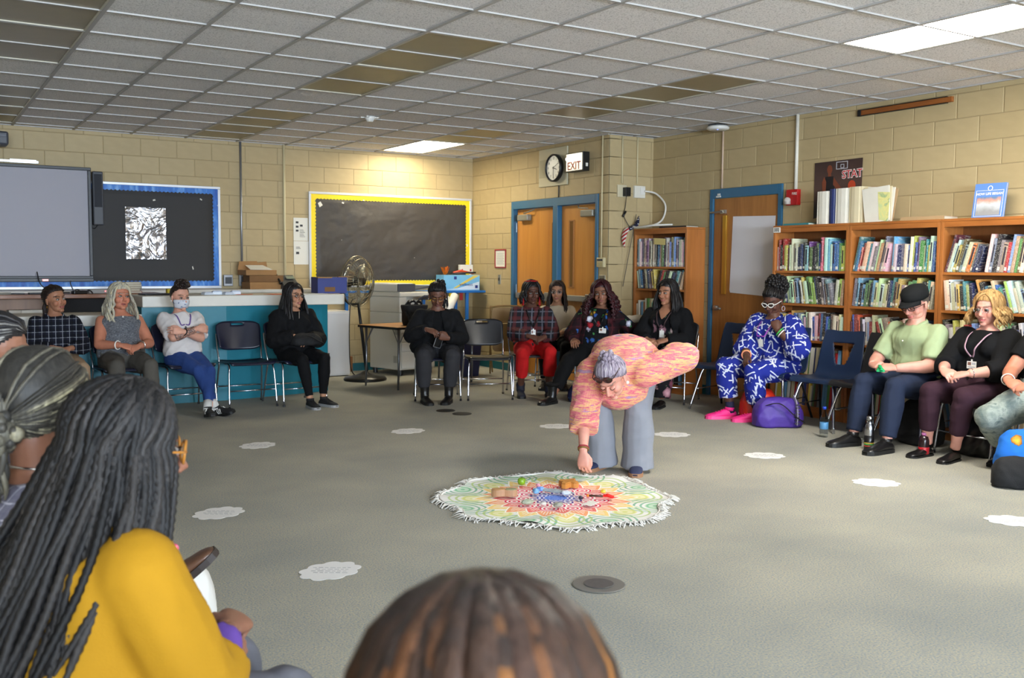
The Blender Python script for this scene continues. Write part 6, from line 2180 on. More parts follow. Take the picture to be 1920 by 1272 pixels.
def shell(path, width, hole=None, nx=14, cup=.02):
    """a moulded seat shell: path of (x, z) front to back, width(t) half width, hole(t, u) -> True where cut away"""
    pts = smoothpath([(x, 0, z) for x, z in path], 8)
    vs, fs = [], []
    n = len(pts)
    for i, p in enumerate(pts):
        t = i / (n - 1)
        for j in range(nx + 1):
            u = -1 + 2 * j / nx
            w = width(t)
            # dish across the width
            tan = pts[min(i + 1, n - 1)] - pts[max(i - 1, 0)]
            nrm = Vector((-tan.z, 0, tan.x)).normalized()
            if nrm.z < -0.2:
                nrm = -nrm
            vs.append(Vector((p.x, u * w, p.z)) + nrm * cup * (u * u - .4))
    for i in range(n - 1):
        for j in range(nx):
            t, u = (i + .5) / (n - 1), -1 + 2 * (j + .5) / nx
            if hole is not None and hole(t, u):
                continue
            a = i * (nx + 1) + j
            fs.append((a, a + 1, a + nx + 2, a + nx + 1))
    return MB().add(vs, fs)


def solid(o, th, off=-1):
    s = o.modifiers.new('thick', 'SOLIDIFY')
    s.thickness, s.offset = th, off
    return o


def stack_chair(label, x, y, ang, m=None, group='navy stacking chairs'):
    """plastic seat and slotted back on a chrome frame; origin below the sitter's pelvis, faces local +x"""
    o = thing('stacking_chair', label, 'chair', (x, y, 0), rad(ang), group)
    m = m or navy_pl
    wd = lambda t: .225 - .02 * abs(2 * t - 1) ** 4
    solid(shell([(.27, .425), (.24, .447), (.10, .438), (-.08, .43), (-.16, .44)], wd, cup=.012).build('seat', m, o, smooth=True), .012)
    # back: curved panel with a hand slot
    vs, fs = [], []
    nx, nz = 22, 14
    for k in range(nz + 1):
        v = k / nz
        for i in range(nx + 1):
            u = -1 + 2 * i / nx
            hw = .232 - .05 * max(0, v - .75) ** 2 * 16 * .25 - .02 * (1 - v)
            corner = .06
            uu = u
            z = .535 + .285 * v
            z -= .035 * (abs(u) ** 6) * (v > .5) * (v - .5) * 2
            z += .035 * (abs(u) ** 5) * (v < .5) * (.5 - v) * 2
            vs.append((-.20 - .085 * v + .035 * u * u, uu * hw, z))
    for k in range(nz):
        for i in range(nx):
            u, v = -1 + 2 * (i + .5) / nx, (k + .5) / nz
            if .83 < v < .94 and abs(u) < .26:
                continue
            q = k * (nx + 1) + i
            fs.append((q, q + 1, q + nx + 2, q + nx + 1))
    solid(MB().add(vs, fs).build('backrest', m, o, smooth=True), .012)
    for s in (1, -1):
        MB().tube(smoothpath([(.255, s * .235, .0), (.215, s * .225, .30), (.19, s * .215, .405), (.12, s * .212, .425)], 4), .0095, 8).build('leg', tube_ch, o, smooth=True)
        MB().tube(smoothpath([(-.25, s * .235, 0), (-.19, s * .222, .28), (-.165, s * .215, .42), (-.205, s * .222, .56), (-.25, s * .218, .70)], 4), .0095, 8).build('leg', tube_ch, o, smooth=True)
        MB().tube([(.12, s * .212, .425), (-.165, s * .215, .42)], .009, 8).build('side_rail', tube_ch, o, smooth=True)
        for xx in (.255, -.25):
            MB().cyl((xx, s * .235, 0), (xx, s * .235, .02), .012, 8).build('foot_cap', black_pl, o)
    MB().tube([(.232, .228, .17), (.232, -.228, .17)], .007, 8).build('crossbar', tube_ch, o, smooth=True)
    MB().tube([(-.215, .228, .17), (-.215, -.228, .17)], .007, 8).build('crossbar', tube_ch, o, smooth=True)
    return o


def shell_chair(label, x, y, ang, m=None, hole=True, group='one-piece shell chairs'):
    o = thing('shell_chair', label, 'chair', (x, y, 0), rad(ang), group)
    m = m or blue_pl

    def wd(t):
        return .215 if t < .5 else .215 - .035 * ((t - .5) / .5) ** 2 - (.05 * max(0, (t - .93) / .07) ** 2)

    def ho(t, u):
        if not hole:
            return False
        return .63 < t < .80 and abs(u) < .20 + .30 * (t - .63) / .17

    solid(shell([(.235, .405), (.215, .437), (.12, .437), (-.04, .425), (-.15, .43), (-.205, .48), (-.235, .58), (-.27, .70), (-.305, .81), (-.32, .835)], wd, ho, nx=40, cup=.018).build('seat_shell', m, o, smooth=True), .008)
    for s in (1, -1):
        MB().tube(smoothpath([(.27, s * .235, 0), (.17, s * .165, .36), (.13, s * .135, .40), (.02, s * .13, .405)], 5), .0125, 8).build('leg', tube_ch, o, smooth=True)
        MB().tube(smoothpath([(-.30, s * .22, 0), (-.17, s * .165, .35), (-.13, s * .14, .395), (-.02, s * .135, .40)], 5), .0115, 8).build('leg', M('dark_chair_leg', (40, 40, 44), .35, .5), o, smooth=True)
    MB().tube([(.215, .20, .2), (-.225, .19, .2)], .006, 6).tube([(.215, -.20, .2), (-.225, -.19, .2)], .006, 6).build('side_brace', tube_ch, o, smooth=True)
    MB().box((-.06, -.15, .395), (.06, .15, .412)).build('seat_bracket', tube_ch, o)
    return o


def folding_chair(label, x, y, ang):
    o = thing('folding_chair', label, 'chair', (x, y, 0), rad(ang), None)
    rounded_panel(.40, .20, .05, -.26, -.248, lambda u, v, w: (w - .06 * (v + .1) * 2, u, v + .72)).build('backrest', brown_m, o, bevel=.003)
    solid(shell([(.22, .43), (.19, .445), (0, .44), (-.16, .435)], lambda t: .20, cup=.008).build('seat', brown_m, o, smooth=True), .012)
    for s in (1, -1):
        MB().tube([(.24, s * .22, 0), (-.02, s * .21, .44), (-.31, s * .205, .82)], .011, 8).build('leg', brown_m, o, smooth=True)
        MB().tube([(-.26, s * .20, 0), (.17, s * .195, .43)], .010, 8).build('leg', brown_m, o, smooth=True)
    MB().tube([(.19, .215, .1), (.19, -.215, .1)], .006, 6).tube([(-.2, .20, .07), (-.2, -.20, .07)], .006, 6).build('crossbar', brown_m, o, smooth=True)
    return o


stack_chair('navy chair under the plaid-shirted woman at far left', 1.15, 9.62, -85)
stack_chair('navy chair with chrome legs under the grey-haired woman', 1.70, 9.58, -86)
stack_chair('navy chair with chrome legs under the masked person', 2.26, 9.58, -84)
stack_chair('empty navy chair with slotted back between masked person and woman in black', 2.86, 9.57, -90)
stack_chair('navy chair under long-haired woman in black at counter end', 3.34, 9.50, -84)
stack_chair('navy chair under the woman looking at her phone', 4.75, 9.08, -115)
stack_chair('empty black chair with slotted back beside woman in red trousers', 5.23, 8.87, -110, black_pl)
stack_chair('black chair under the woman in red trousers', 5.84, 8.93, -114, black_pl)
folding_chair('brown folding chair under the burgundy-haired woman', 6.36, 8.37, -128)
stack_chair('black chair with chrome legs under woman in black blazer', 6.78, 7.70, -150, black_pl)
shell_chair('empty dark blue shell chair in front of the single door', 6.86, 6.98, -166)
shell_chair('dark blue shell chair under the woman in blue and white print', 6.82, 6.29, -166)
shell_chair('empty dark blue shell chair with opening, right of blue print outfit', 6.84, 5.72, -170)
shell_chair('black shell chair with solid back left of the man in cap', 6.86, 5.30, -176, black_pl, False)
shell_chair('black shell chair under the man in green polo', 6.86, 4.82, 178, black_pl, False)
stack_chair('black chair with chrome legs under the blonde woman', 6.86, 4.25, 176, black_pl)
stack_chair('black chair with chrome legs at right edge of photo', 6.84, 3.62, 172, black_pl)

# ------------------------------------------------------------------ fabrics
def plaid(name, base, c1, c2, scale=7.0, w1=.16, w2=.05, rough=.85):
    t = NT(name)
    t.set(rough, spec=.2)
    sp = t.n('ShaderNodeSeparateXYZ', ins={0: t.coord('Object', (scale, scale, scale), (0, 0, .25))})
    out = col(base)
    for k, ax in enumerate((2, 1)):
        fr = t.math('FRACT', sp.outputs[ax])
        band = t.math('LESS_THAN', t.math('ABSOLUTE', t.math('SUBTRACT', fr, .5)), w1)
        thin = t.math('LESS_THAN', t.math('ABSOLUTE', t.math('SUBTRACT', fr, .12)), w2)
        out = t.mix(t.math('MULTIPLY', band, .55), out, col(c1))
        out = t.mix(t.math('MULTIPLY', thin, .75), out, col(c2))
    t.base(out)
    t.bump(t.noise(t.coord('Object'), 200, 2).outputs[0], .2, .002)
    return t.m


def cloth(name, c, var=.08, rough=.88, bs=220, vs=9, sheen=.0):
    return M(name, c, rough, 0, var, vs, .25, bs, .002, .2, (1, 1, 1), sheen)


def floral(name, base, cols, scale=9.0, size=.30, leaf=(52, 96, 60)):
    t = NT(name)
    t.set(.85, spec=.2)
    v = t.coord('Object')
    ns = t.noise(v, 26, 3, .6)
    off = t.n('ShaderNodeVectorMath', operation='SCALE', ins={0: ns.outputs['Color']})
    off.inputs['Scale'].default_value = .05
    vv = t.n('ShaderNodeVectorMath', operation='ADD', ins={0: v, 1: off.outputs[0]}).outputs[0]
    v2 = t.n('ShaderNodeTexVoronoi', ins={'Vector': vv, 'Scale': scale * 1.7})
    lf = t.math('LESS_THAN', v2.outputs['Distance'], size * .62)
    sel2 = t.n('ShaderNodeSeparateColor', ins={0: v2.outputs['Color']})
    lf = t.math('MULTIPLY', lf, t.math('GREATER_THAN', sel2.outputs[1], .55))
    out = t.mix(lf, col(base), col(leaf))
    vo = t.n('ShaderNodeTexVoronoi', ins={'Vector': vv, 'Scale': scale})
    sel = t.n('ShaderNodeSeparateColor', ins={0: vo.outputs['Color']})
    fl = t.math('MULTIPLY', t.math('LESS_THAN', vo.outputs['Distance'], size), t.math('GREATER_THAN', sel.outputs[0], .25))
    n = len(cols)
    cc = t.ramp(sel.outputs[1], [(k / n, c) for k, c in enumerate(cols)], 'CONSTANT')
    rim = t.ramp(vo.outputs['Distance'], [(0.0, (245, 226, 160)), (.07, (255, 255, 255)), (size * .7, (200, 190, 196)), (size, (130, 120, 126))])
    out = t.mix(fl, out, t.mix(1, cc, rim, 'MULTIPLY'))
    t.base(out)
    return t.m


def strokes(name, base, ink, scale=9.0):
    """angular white marker strokes on a flat ground"""
    t = NT(name)
    t.set(.8, spec=.2)
    v = t.coord('Object')
    out = col(base)
    acc = None
    for k, (sc_, seed) in enumerate(((scale, 0.0), (scale * 1.25, 3.7))):
        vo = t.n('ShaderNodeTexVoronoi', distance='CHEBYCHEV', ins={'Vector': t.coord('Object', (1, 1, 1), (.3 + k, .2, .5 * k), (seed, seed, 0)), 'Scale': sc_, 'Randomness': .75})
        d = t.n('ShaderNodeVectorMath', operation='SUBTRACT', ins={0: t.coord('Object', (1, 1, 1), (.3 + k, .2, .5 * k), (seed, seed, 0)), 1: vo.outputs['Position']})
        sep = t.n('ShaderNodeSeparateColor', ins={0: vo.outputs['Color']})
        ang = t.math('MULTIPLY', t.math('ROUND', t.math('MULTIPLY', sep.outputs[0], 4)), .785)
        rot = t.n('ShaderNodeVectorRotate', rotation_type='AXIS_ANGLE', ins={'Vector': d.outputs[0], 'Axis': (1, .2, .1), 'Angle': ang})
        q = t.n('ShaderNodeSeparateXYZ', ins={0: rot.outputs[0]})
        ay, az_ = t.math('ABSOLUTE', q.outputs[1]), t.math('ABSOLUTE', q.outputs[2])
        bar = t.math('MULTIPLY', t.math('LESS_THAN', ay, .0052), t.math('LESS_THAN', az_, .044))
        bar2 = t.math('MULTIPLY', t.math('LESS_THAN', t.math('ABSOLUTE', t.math('SUBTRACT', q.outputs[2], t.math('MULTIPLY', t.math('SUBTRACT', sep.outputs[1], .5), .08))), .0052), t.math('MULTIPLY', t.math('LESS_THAN', ay, .036), t.math('GREATER_THAN', sep.outputs[2], .2)))
        both = t.math('MAXIMUM', bar, bar2)
        acc = both if acc is None else t.math('MAXIMUM', acc, both)
    t.base(t.mix(acc, out, col(ink)))
    return t.m


def melange(name, stops, scale=(1, 1, 1), rot=(0, 0, 0), sc_=9, rib=0):
    t = NT(name)
    t.set(.92, spec=.15, sheen=.15)
    v = t.coord('Object', scale, rot)
    n = t.noise(v, sc_, 4, .65, .3)
    t.base(t.ramp(n.outputs[0], stops))
    wv = t.n('ShaderNodeTexWave', wave_type='BANDS', bands_direction='Z', ins={'Vector': t.coord('Object', (1, 1, 1), rot), 'Scale': 42, 'Distortion': 1.2, 'Detail': 2})
    t.bump(wv.outputs[0], .5, .004)
    return t.m


TONE = {
    'deep': ((88, 56, 44), (80, 40, 40), (24, 17, 15)), 'dark': ((104, 68, 53), (104, 56, 54), (28, 20, 18)), 'brown': ((128, 86, 66), (128, 70, 66), (30, 22, 18)),
    'tan': ((158, 110, 84), (150, 82, 78), (38, 28, 24)), 'olive': ((176, 128, 100), (168, 100, 96), (40, 30, 26)), 'fair': ((206, 152, 130), (188, 104, 102), (128, 96, 72)),
    'pink': ((210, 150, 132), (190, 96, 98), (120, 96, 84)), 'ruddy': ((188, 122, 96), (176, 88, 84), (130, 120, 108))}
SK_ = {k: skin_mat('skin_' + k, *v) for k, v in TONE.items()}
blackhair = hair_mat('black_hair', (10, 9, 10), (34, 30, 30), 70, .38)
darkbrown = hair_mat('dark_brown_hair', (18, 13, 12), (52, 38, 32), 70, .4)
black_knit = cloth('black_knit', (13, 13, 15))
black_cloth = cloth('black_cloth', (15, 15, 17))
silver = M('silver', (200, 200, 204), .2, 1.0)
gold = M('gold', (206, 160, 82), .25, 1.0)
pearl = M('pearl', (226, 222, 214), .25)
LAP = lambda z=.64, x=.27: {1: dict(p=(x, .085, z), f=(.35, -.9, -.25), d=(.45, .35, .9), pose='clasp'), -1: dict(p=(x + .01, -.085, z + .015), f=(.35, .9, -.25), d=(.45, -.35, .9), pose='clasp')}
blk_boot = M('black_leather', (20, 19, 20), .3, bump=.1, bs=60)

PEOPLE = {}


def P_(key, label, loc, ang, **q):
    B, o = make_person(label, loc, ang, q)
    PEOPLE[key] = (B, o)
    return B, o


def face_mask(B, o):
    vs, fs, n, m_ = [], [], 16, 8
    for k in range(m_ + 1):
        z = -.098 + .086 * k / m_
        for i in range(n + 1):
            a = rad(-86 + 172 * i / n)
            rx = .088 + .024 * math.exp(-((z + .035) / .03) ** 2) * max(0, math.cos(a)) ** 3 - .02 * max(0, (-.075 - z) / .023)
            vs.append((.004 + rx * math.cos(a), (.076 - .012 * max(0, (-.05 - z) / .05)) * math.sin(a), z + .008 * (1 - math.cos(a)) * (-1 if k > m_ / 2 else 1) + .002 * math.sin(k * 2.4)))
    for k in range(m_):
        for i in range(n):
            q = k * (n + 1) + i
            fs.append((q, q + 1, q + n + 2, q + n + 1))
    mm = floral('printed_mask', (206, 208, 216), [(120, 150, 200), (190, 170, 190)], 34, .3, (180, 192, 206))
    solid(MB().add(vs, fs).xf(lambda p: B.H + B.HR @ (np.array(p) * B.hs)).build('face_mask', mm, o, smooth=True), .003)
    for s in (1, -1):
        MB().tube([B.H + B.HR @ (nv(.01, s * .07, -.03) * B.hs), B.H + B.HR @ (nv(-.012, s * .084, .0) * B.hs)], .0016, 5).build('mask_loop', white_p, o)


def tattoo(B, o):
    """dark ink sleeve on the forearm: a thin sleeve of inked skin"""
    t = NT('inked_skin')
    t.set(.5)
    v = t.n('ShaderNodeTexVoronoi', feature='DISTANCE_TO_EDGE', ins={'Vector': t.coord('Object'), 'Scale': 48})
    n = t.noise(t.coord('Object'), 40, 3, .7, 1.0)
    ink = t.math('MAXIMUM', t.math('LESS_THAN', v.outputs['Distance'], .09), t.math('GREATER_THAN', n.outputs[0], .56))
    t.base(t.mix(t.math('MULTIPLY', ink, .8), col((190, 140, 118)), col((52, 50, 54))))
    a, b_ = B.el[-1], B.wr[-1]
    ag = B.q.get('ag', 1) * B.s
    MB().tube([a + (b_ - a) * u for u in (.10, .2, .4, .6, .8, .92)], [r * ag + .0022 for r in (.043, .0435, .040, .035, .031, .029)], 16, cap=False).build('tattoo_sleeve', t.m, o, smooth=True)


# 1  far left, plaid shirt
P_('plaid', 'woman in dark plaid shirt and khaki trousers seated at far left by desk', (1.15, 9.62), -85, s=.93, lean=-3, skin=SK_['tan'], fw=1.04, head=(24, -2, 6), gw=1.08, sw=1.04,
   hands={1: dict(p=(.26, .06, .645), f=(.4, -.85, -.3), d=(.4, .3, .9), pose='clasp'), -1: dict(p=(.28, -.07, .655), f=(.3, .9, -.3), d=(.4, -.3, .9), pose='clasp')},
   top=dict(m=plaid('navy_white_plaid', (26, 28, 42), (10, 11, 16), (150, 154, 162), 18, .2, .04), sleeve=.92, ease=.018, sease=.012, hem=-.16, fold=.010),
   bottom=dict(m=cloth('khaki_cotton', (156, 130, 104)), ease=.02, flare=.012), shoes=dict(kind='sneaker', m=cloth('white_canvas', (190, 188, 184))), eyes='open', gaze=(.6, -.4),
   hair=[hair_cap(darkbrown, 1.05, .012), hair_tied(darkbrown, (8, -12), 60, .008), hair_locks(darkbrown, 18, (-6, 22), (8, 10), (.2, .28), .012, .02, .006, seed=4, el_end=-14, lift=1.12, name='ponytail')],
   extra=[collar(plaid('navy_white_plaid_collar', (26, 28, 42), (10, 11, 16), (196, 200, 206), 16, .2, .05)), earrings(gold, 'hoop', .012)])
# 2  grey-haired woman
grey_hair = hair_mat('silver_grey_hair', (96, 92, 84), (178, 172, 156), 60, .45, c3=(206, 190, 150))
heather = melange('heather_grey_knit', [(.3, (66, 68, 74)), (.5, (98, 100, 106)), (.7, (140, 142, 146))], (1, 1, 2.2), sc_=60)
P_('grey', 'woman with long grey wavy hair in grey tank top and trousers', (1.70, 9.58), -86, s=.96, lean=-4, skin=SK_['ruddy'], fw=1.08, jaw=1.08, head=(10, -3, -4), gw=1.22, gd=1.15, sw=1.06, ag=1.16, lg=1.12, bust=1.0, belly=.9,
   hands=LAP(.65, .31), top=dict(m=heather, sleeve=0, ease=.014, hem=-.14, neck=.92, fold=.006), bottom=dict(m=cloth('grey_brown_trousers', (84, 80, 74)), ease=.012, flare=.0),
   shoes=dict(kind='sneaker', m=M('grey_sneaker', (70, 72, 78), .7), sole=M('white_rubber', (204, 204, 200), .6), laces=white_p, sock=M('pink_sock', (190, 60, 90), .8)),
   feet={1: (.50, .15, 0, 12), -1: (.40, -.13, 0, -10)}, gaze=(.2, .1),
   hair=[hair_cap(grey_hair, 1.07), hair_locks(grey_hair, 78, (-128, 128), (176, 66), (.22, .31), .0125, .045, .012, .10, 5, lift=1.06, fwd=.03)],
   extra=[lips_open(M('mouth_dark', (60, 20, 22), .5)), bracelet(pearl, -1, .036, .006), bracelet(silver, 1, .036, .006), lambda B, o: MB().ell(B.front(.90, 0, .022)[0], .009, 10, 8).build('pendant', pearl, o, smooth=True)])
# 3  masked person
P_('mask', 'person with face mask, white shirt, folded arms and blue jeans', (2.26, 9.58), -84, s=.95, lean=-10, skin=SK_['fair'], head=(8, 4, 0), gw=1.0, ag=1.05, lg=1.05,
   hands={1: dict(p=(.225, -.075, .765), f=(.0, -.95, .15), d=(.9, .15, .3), pose='relaxed', e=(-.1, .85, -.6)), -1: dict(p=(.24, .055, .79), f=(-.1, .95, -.1), d=(.9, -.15, .3), pose='relaxed', e=(-.1, -.85, -.6))},
   feet={1: (.64, .0, .0, -8, -10, 0), -1: (.60, .13, .0, 20, -12, 20)}, knee={1: (1, .45, .7), -1: (1, .1, .7)},
   top=dict(m=cloth('white_jersey', (206, 200, 198), .03), sleeve=.44, ease=.02, sease=.014, hem=-.14, fold=.010), bottom=dict(m=cloth('blue_denim', (42, 66, 122), .2, bs=300, vs=5), ease=.008, len=.95, flare=-.004),
   shoes=dict(kind='sneaker', m=M('black_suede', (22, 22, 24), .7), sole=M('black_rubber', (16, 16, 16), .6), stripes=white_p, sock=cloth('white_sock', (206, 204, 200)), sockh=.07),
   hair=[hair_cap(darkbrown, 1.015, .016), hair_puff(darkbrown, (.03, .0, .125), .05, 130, .016, 'hair_top', 3, (1.35, 1.25, .7))],
   extra=[lambda B, o: face_mask(B, o), lambda B, o: MB().ell(B.H + B.HR @ (nv(.0, -.088, -.03) * B.hs), .008, 8, 6).build('earphone', white_p, o, smooth=True), lambda B, o: tattoo(B, o), bracelet(black_p, 1, .031, .006, .02, 'watch'),
          badge(M('purple_strap', (96, 66, 140), .6), .62, .0, .02, M('black_badge', (20, 20, 24), .4), .03, .07, False)])


# 4  woman in black, long black hair
P_('black', 'woman with long black hair and glasses in black beside counter end', (3.34, 9.50), -84, s=.95, lean=-3, skin=SK_['olive'], head=(14, 0, 0), gw=1.12, gd=1.1, sw=1.05, ag=1.15, bust=.6,
   hands={1: dict(p=(.27, .05, .66), f=(.3, -.9, -.2), d=(.6, .2, .8), pose='relaxed'), -1: dict(p=(.25, -.10, .69), f=(.5, .8, -.2), d=(.5, -.2, .8), pose='relaxed')},
   feet={1: (.42, .12, 0, 14), -1: (.46, -.05, 0, -4)}, top=dict(m=black_cloth, sleeve=.98, ease=.03, sease=.012, hem=-.16, fold=.011), bottom=dict(m=black_knit, ease=.008, flare=0),
   shoes=dict(kind='sneaker', m=M('black_mesh_shoe', (20, 20, 22), .8), sole=M('grey_white_sole', (160, 160, 160), .6), laces=black_p), gaze=(.4, 0),
   hair=[hair_cap(blackhair, 1.06), hair_locks(blackhair, 70, (-122, 122), (180, 70), (.30, .37), .0125, .03, .004, .16, 7, fwd=.05)],
   extra=[glasses(M('thin_black_frame', (40, 36, 36), .3), 'round', None, .020, .017), collar(black_cloth), lambda B, o: MB().box((-.006, -.004, -.05), (.006, .004, .04)).xf(lambda p: nv(*B.front(.86, 0, .034)[0]) + nv(*p)).build('zip', silver, o)])
# 5  looking at phone
P_('phone', 'woman in black cardigan looking down at her phone near the copier', (4.75, 9.08), -115, s=.98, lean=6, lean2=12, skin=SK_['dark'], fw=1.08, jaw=1.08, head=(-2, 26, 2), gw=1.28, gd=1.22, sw=1.1, ag=1.3, lg=1.2, bust=.9, belly=.6, eyes='down',
   hands={1: dict(p=(.36, .10, .66), f=(.3, -.85, .25), d=(.8, .4, -.2), pose='grip'), -1: dict(p=(.35, -.12, .75), f=(.4, .85, -.25), d=(.4, -.3, .9), pose='reach')},
   feet={1: (.40, .10, 0, -18), -1: (.42, -.14, 0, 16)}, top=dict(m=black_knit, sleeve=.9, ease=.014, hem=-.12), jacket=dict(m=cloth('black_cardigan', (20, 20, 22)), hem=-.3, flare=.10, open=(.03, .11), name='cardigan', ease=.03),
   bottom=dict(m=cloth('charcoal_trousers', (52, 52, 56)), ease=.016, len=.9, flare=.006), shoes=dict(kind='boot', m=blk_boot, shaft=.2),
   hair=[hair_cap(blackhair, 1.03, .012), hair_tied(blackhair, (20, 35), 60, .008, name='braids'), hair_locks(blackhair, 22, (5, 60), (25, 40), (.13, .22), .010, .02, .004, seed=5, lift=1.15, name='hanging_braids'), hair_puff(blackhair, (-.06, .03, .09), .045, 60, .016, 'braid_bun')],
   extra=[glasses(gold, 'round', None, .022, .018), earrings(silver, 'ball', .010), lambda B, o: MB().ell(B.wr[-1] * 0 + B.hd[-1][0], .001).build('nail_tip', pearl, o) if False else None])
# 6  red trousers
rp = plaid('dark_red_plaid', (28, 28, 34), (92, 40, 40), (96, 98, 108), 9, .16, .06)
P_('red', 'woman in dark plaid shirt and bright red trousers with red headband', (5.84, 8.93), -114, s=.99, lean=-4, skin=SK_['deep'], head=(6, 2, 0), fw=.98, sw=1.05, gw=1.05, bust=.7, ag=1.05,
   hands=LAP(.64, .33), feet={1: (.40, .13, 0, 4), -1: (.30, -.16, 0, -4)}, top=dict(m=rp, sleeve=.97, ease=.02, sease=.014, hem=-.12, fold=.01), bottom=dict(m=cloth('red_trousers', (186, 28, 30)), ease=.016, len=.82, flare=.006),
   shoes=dict(kind='boot', m=M('navy_suede', (24, 28, 44), .8), shaft=.13),
   hair=[hair_cap(blackhair, 1.05), hair_locks(blackhair, 40, (-130, 130), (170, 70), (.08, .15), .013, .03, .010, .05, 8, lift=1.10), lambda B, o: MB().tube([B.H + B.HR @ ((scalp(a, 62 - 26 * math.cos(rad(a - 180)) * -1 if False else 52 - 8 * math.cos(rad(a)), 1.13)) * B.hs) for a in range(0, 360, 15)], .016, 8, closed=True, flat=.6).build('headband', cloth('red_headband', (150, 26, 26)), o, smooth=True)],
   extra=[collar(rp), earrings(M('red_tassel', (176, 24, 28), .7), 'tassel', .017), badge(black_p, .42), bracelet(M('watch_white', (200, 200, 200), .4), 1, .033, .006)])
# 7  behind
P_('behind', 'woman in glasses and cream jacket seated behind the red-trousered woman', (6.52, 9.42), -128, s=.97, lean=0, skin=SK_['olive'], head=(0, 0, 0), fw=.96, hands=LAP(),
   top=dict(m=cloth('cream_jacket', (196, 180, 156)), sleeve=1.0, ease=.018, hem=-.1), bottom=dict(m=black_cloth), shoes=dict(kind='sneaker', m=blk_boot),
   hair=[hair_cap(darkbrown, 1.05), hair_locks(darkbrown, 56, (-128, 128), (180, 68), (.24, .32), .012, .02, .004, seed=9, fwd=.03)],
   extra=[glasses(M('silver_frame', (150, 150, 156), .25, .8), 'round', glass('spectacle_lens'), .021, .018)])
stack_chair('chair hidden under the woman in cream jacket', 6.52, 9.42, -128)
# 8  burgundy curls
burg = hair_mat('burgundy_hair', (22, 9, 11), (66, 20, 27), 60, .4)
bk_fl = floral('black_embroidered', (14, 15, 20), [(70, 120, 206), (220, 226, 240), (196, 50, 60), (206, 170, 50), (60, 120, 200)], 13, .46, (60, 130, 70))
bp = plaid('burgundy_plaid', (42, 16, 22), (20, 12, 16), (70, 24, 30), 12, .2, .05)
P_('burgundy', 'woman with big burgundy curls and black flower-embroidered top', (6.24, 8.24), -138, s=1.0, lean=-8, side=4, skin=SK_['brown'], fw=1.06, head=(4, 0, 6), gw=1.25, gd=1.2, sw=1.1, ag=1.2, lg=1.15, bust=1.1, belly=.7,
   hands={1: dict(p=(-.06, .50, .80), f=(.7, .3, -.5), d=(.4, .2, .9), pose='relaxed', e=(-.6, .3, -.5)), -1: dict(p=(.30, -.20, .64), f=(.9, .2, -.2), d=(.2, -.2, 1), pose='relaxed')},
   feet={1: (.40, .16, 0, 6), -1: (.60, -.36, 0, -26)}, top=dict(m=bk_fl, sleeve=.5, ease=.016, hem=-.14), jacket=dict(m=bp, open=(.09, .15), hem=-.16, flare=.03, name='cardigan'),
   bottom=dict(m=black_cloth, ease=.016, len=.9), shoes=dict(kind='boot', m=blk_boot, shaft=.2),
   hair=[hair_cap(burg, 1.08), hair_locks(burg, 95, (-135, 135), (170, 74), (.20, .33), .015, .085, .024, .04, 10, lift=1.17, m_=16, jitter=12)],
   extra=[badge(black_p, .50, .07, .03, photo=True, w=.075, h=.05), lambda B, o: MB().tube([B.ft[-1][0] + B.ft[-1][1] @ nv(-.015 + .06 * math.cos(q / 10 * 2 * PI), .06 * math.sin(q / 10 * 2 * PI), .20) for q in range(10)], .02, 8, closed=True).build('boot_cuff', cloth('fur_cuff', (22, 20, 20)), o, smooth=True)])
# 9  black blazer, floral trousers
rose = floral('dark_rose_print', (16, 15, 19), [(196, 150, 158), (214, 196, 186), (150, 86, 104), (206, 170, 168)], 9.5, .52, (70, 80, 64))
P_('blazer', 'woman with straight black hair in black blazer and rose-print trousers', (6.74, 7.72), -150, s=1.03, lean=-2, skin=SK_['tan'], head=(-16, 2, 0), gw=1.12, gd=1.1, sw=1.08, ag=1.18, lg=1.12, bust=1.0,
   hands={1: dict(p=(.30, .10, .66), f=(.6, -.75, -.2), d=(.3, .2, .9), pose='relaxed'), -1: dict(p=(.33, -.1, .66), f=(.6, .7, -.2), d=(.3, -.2, .9), pose='relaxed')},
   feet={1: (.50, .12, 0, 0), -1: (.46, -.12, 0, -4)}, top=dict(m=rose, sleeve=0, ease=.014, hem=-.12, neck=.93), jacket=dict(m=black_cloth, open=(.06, .15), hem=-.30, flare=.09, name='blazer', ease=.03, sease=.008),
   bottom=dict(m=rose, ease=.024, len=.99, flare=.028), shoes=dict(kind='flat', m=blk_boot), gaze=(-.5, 0),
   hair=[hair_cap(blackhair, 1.07), hair_locks(blackhair, 64, (-122, 122), (178, 72), (.20, .25), .013, .035, .003, .2, 11, lift=1.07, fwd=.02)],
   extra=[neckpatch(SK_['tan'], w=.07, d=.26), badge(M('dark_strap', (60, 40, 44), .6), .5, photo=False)])
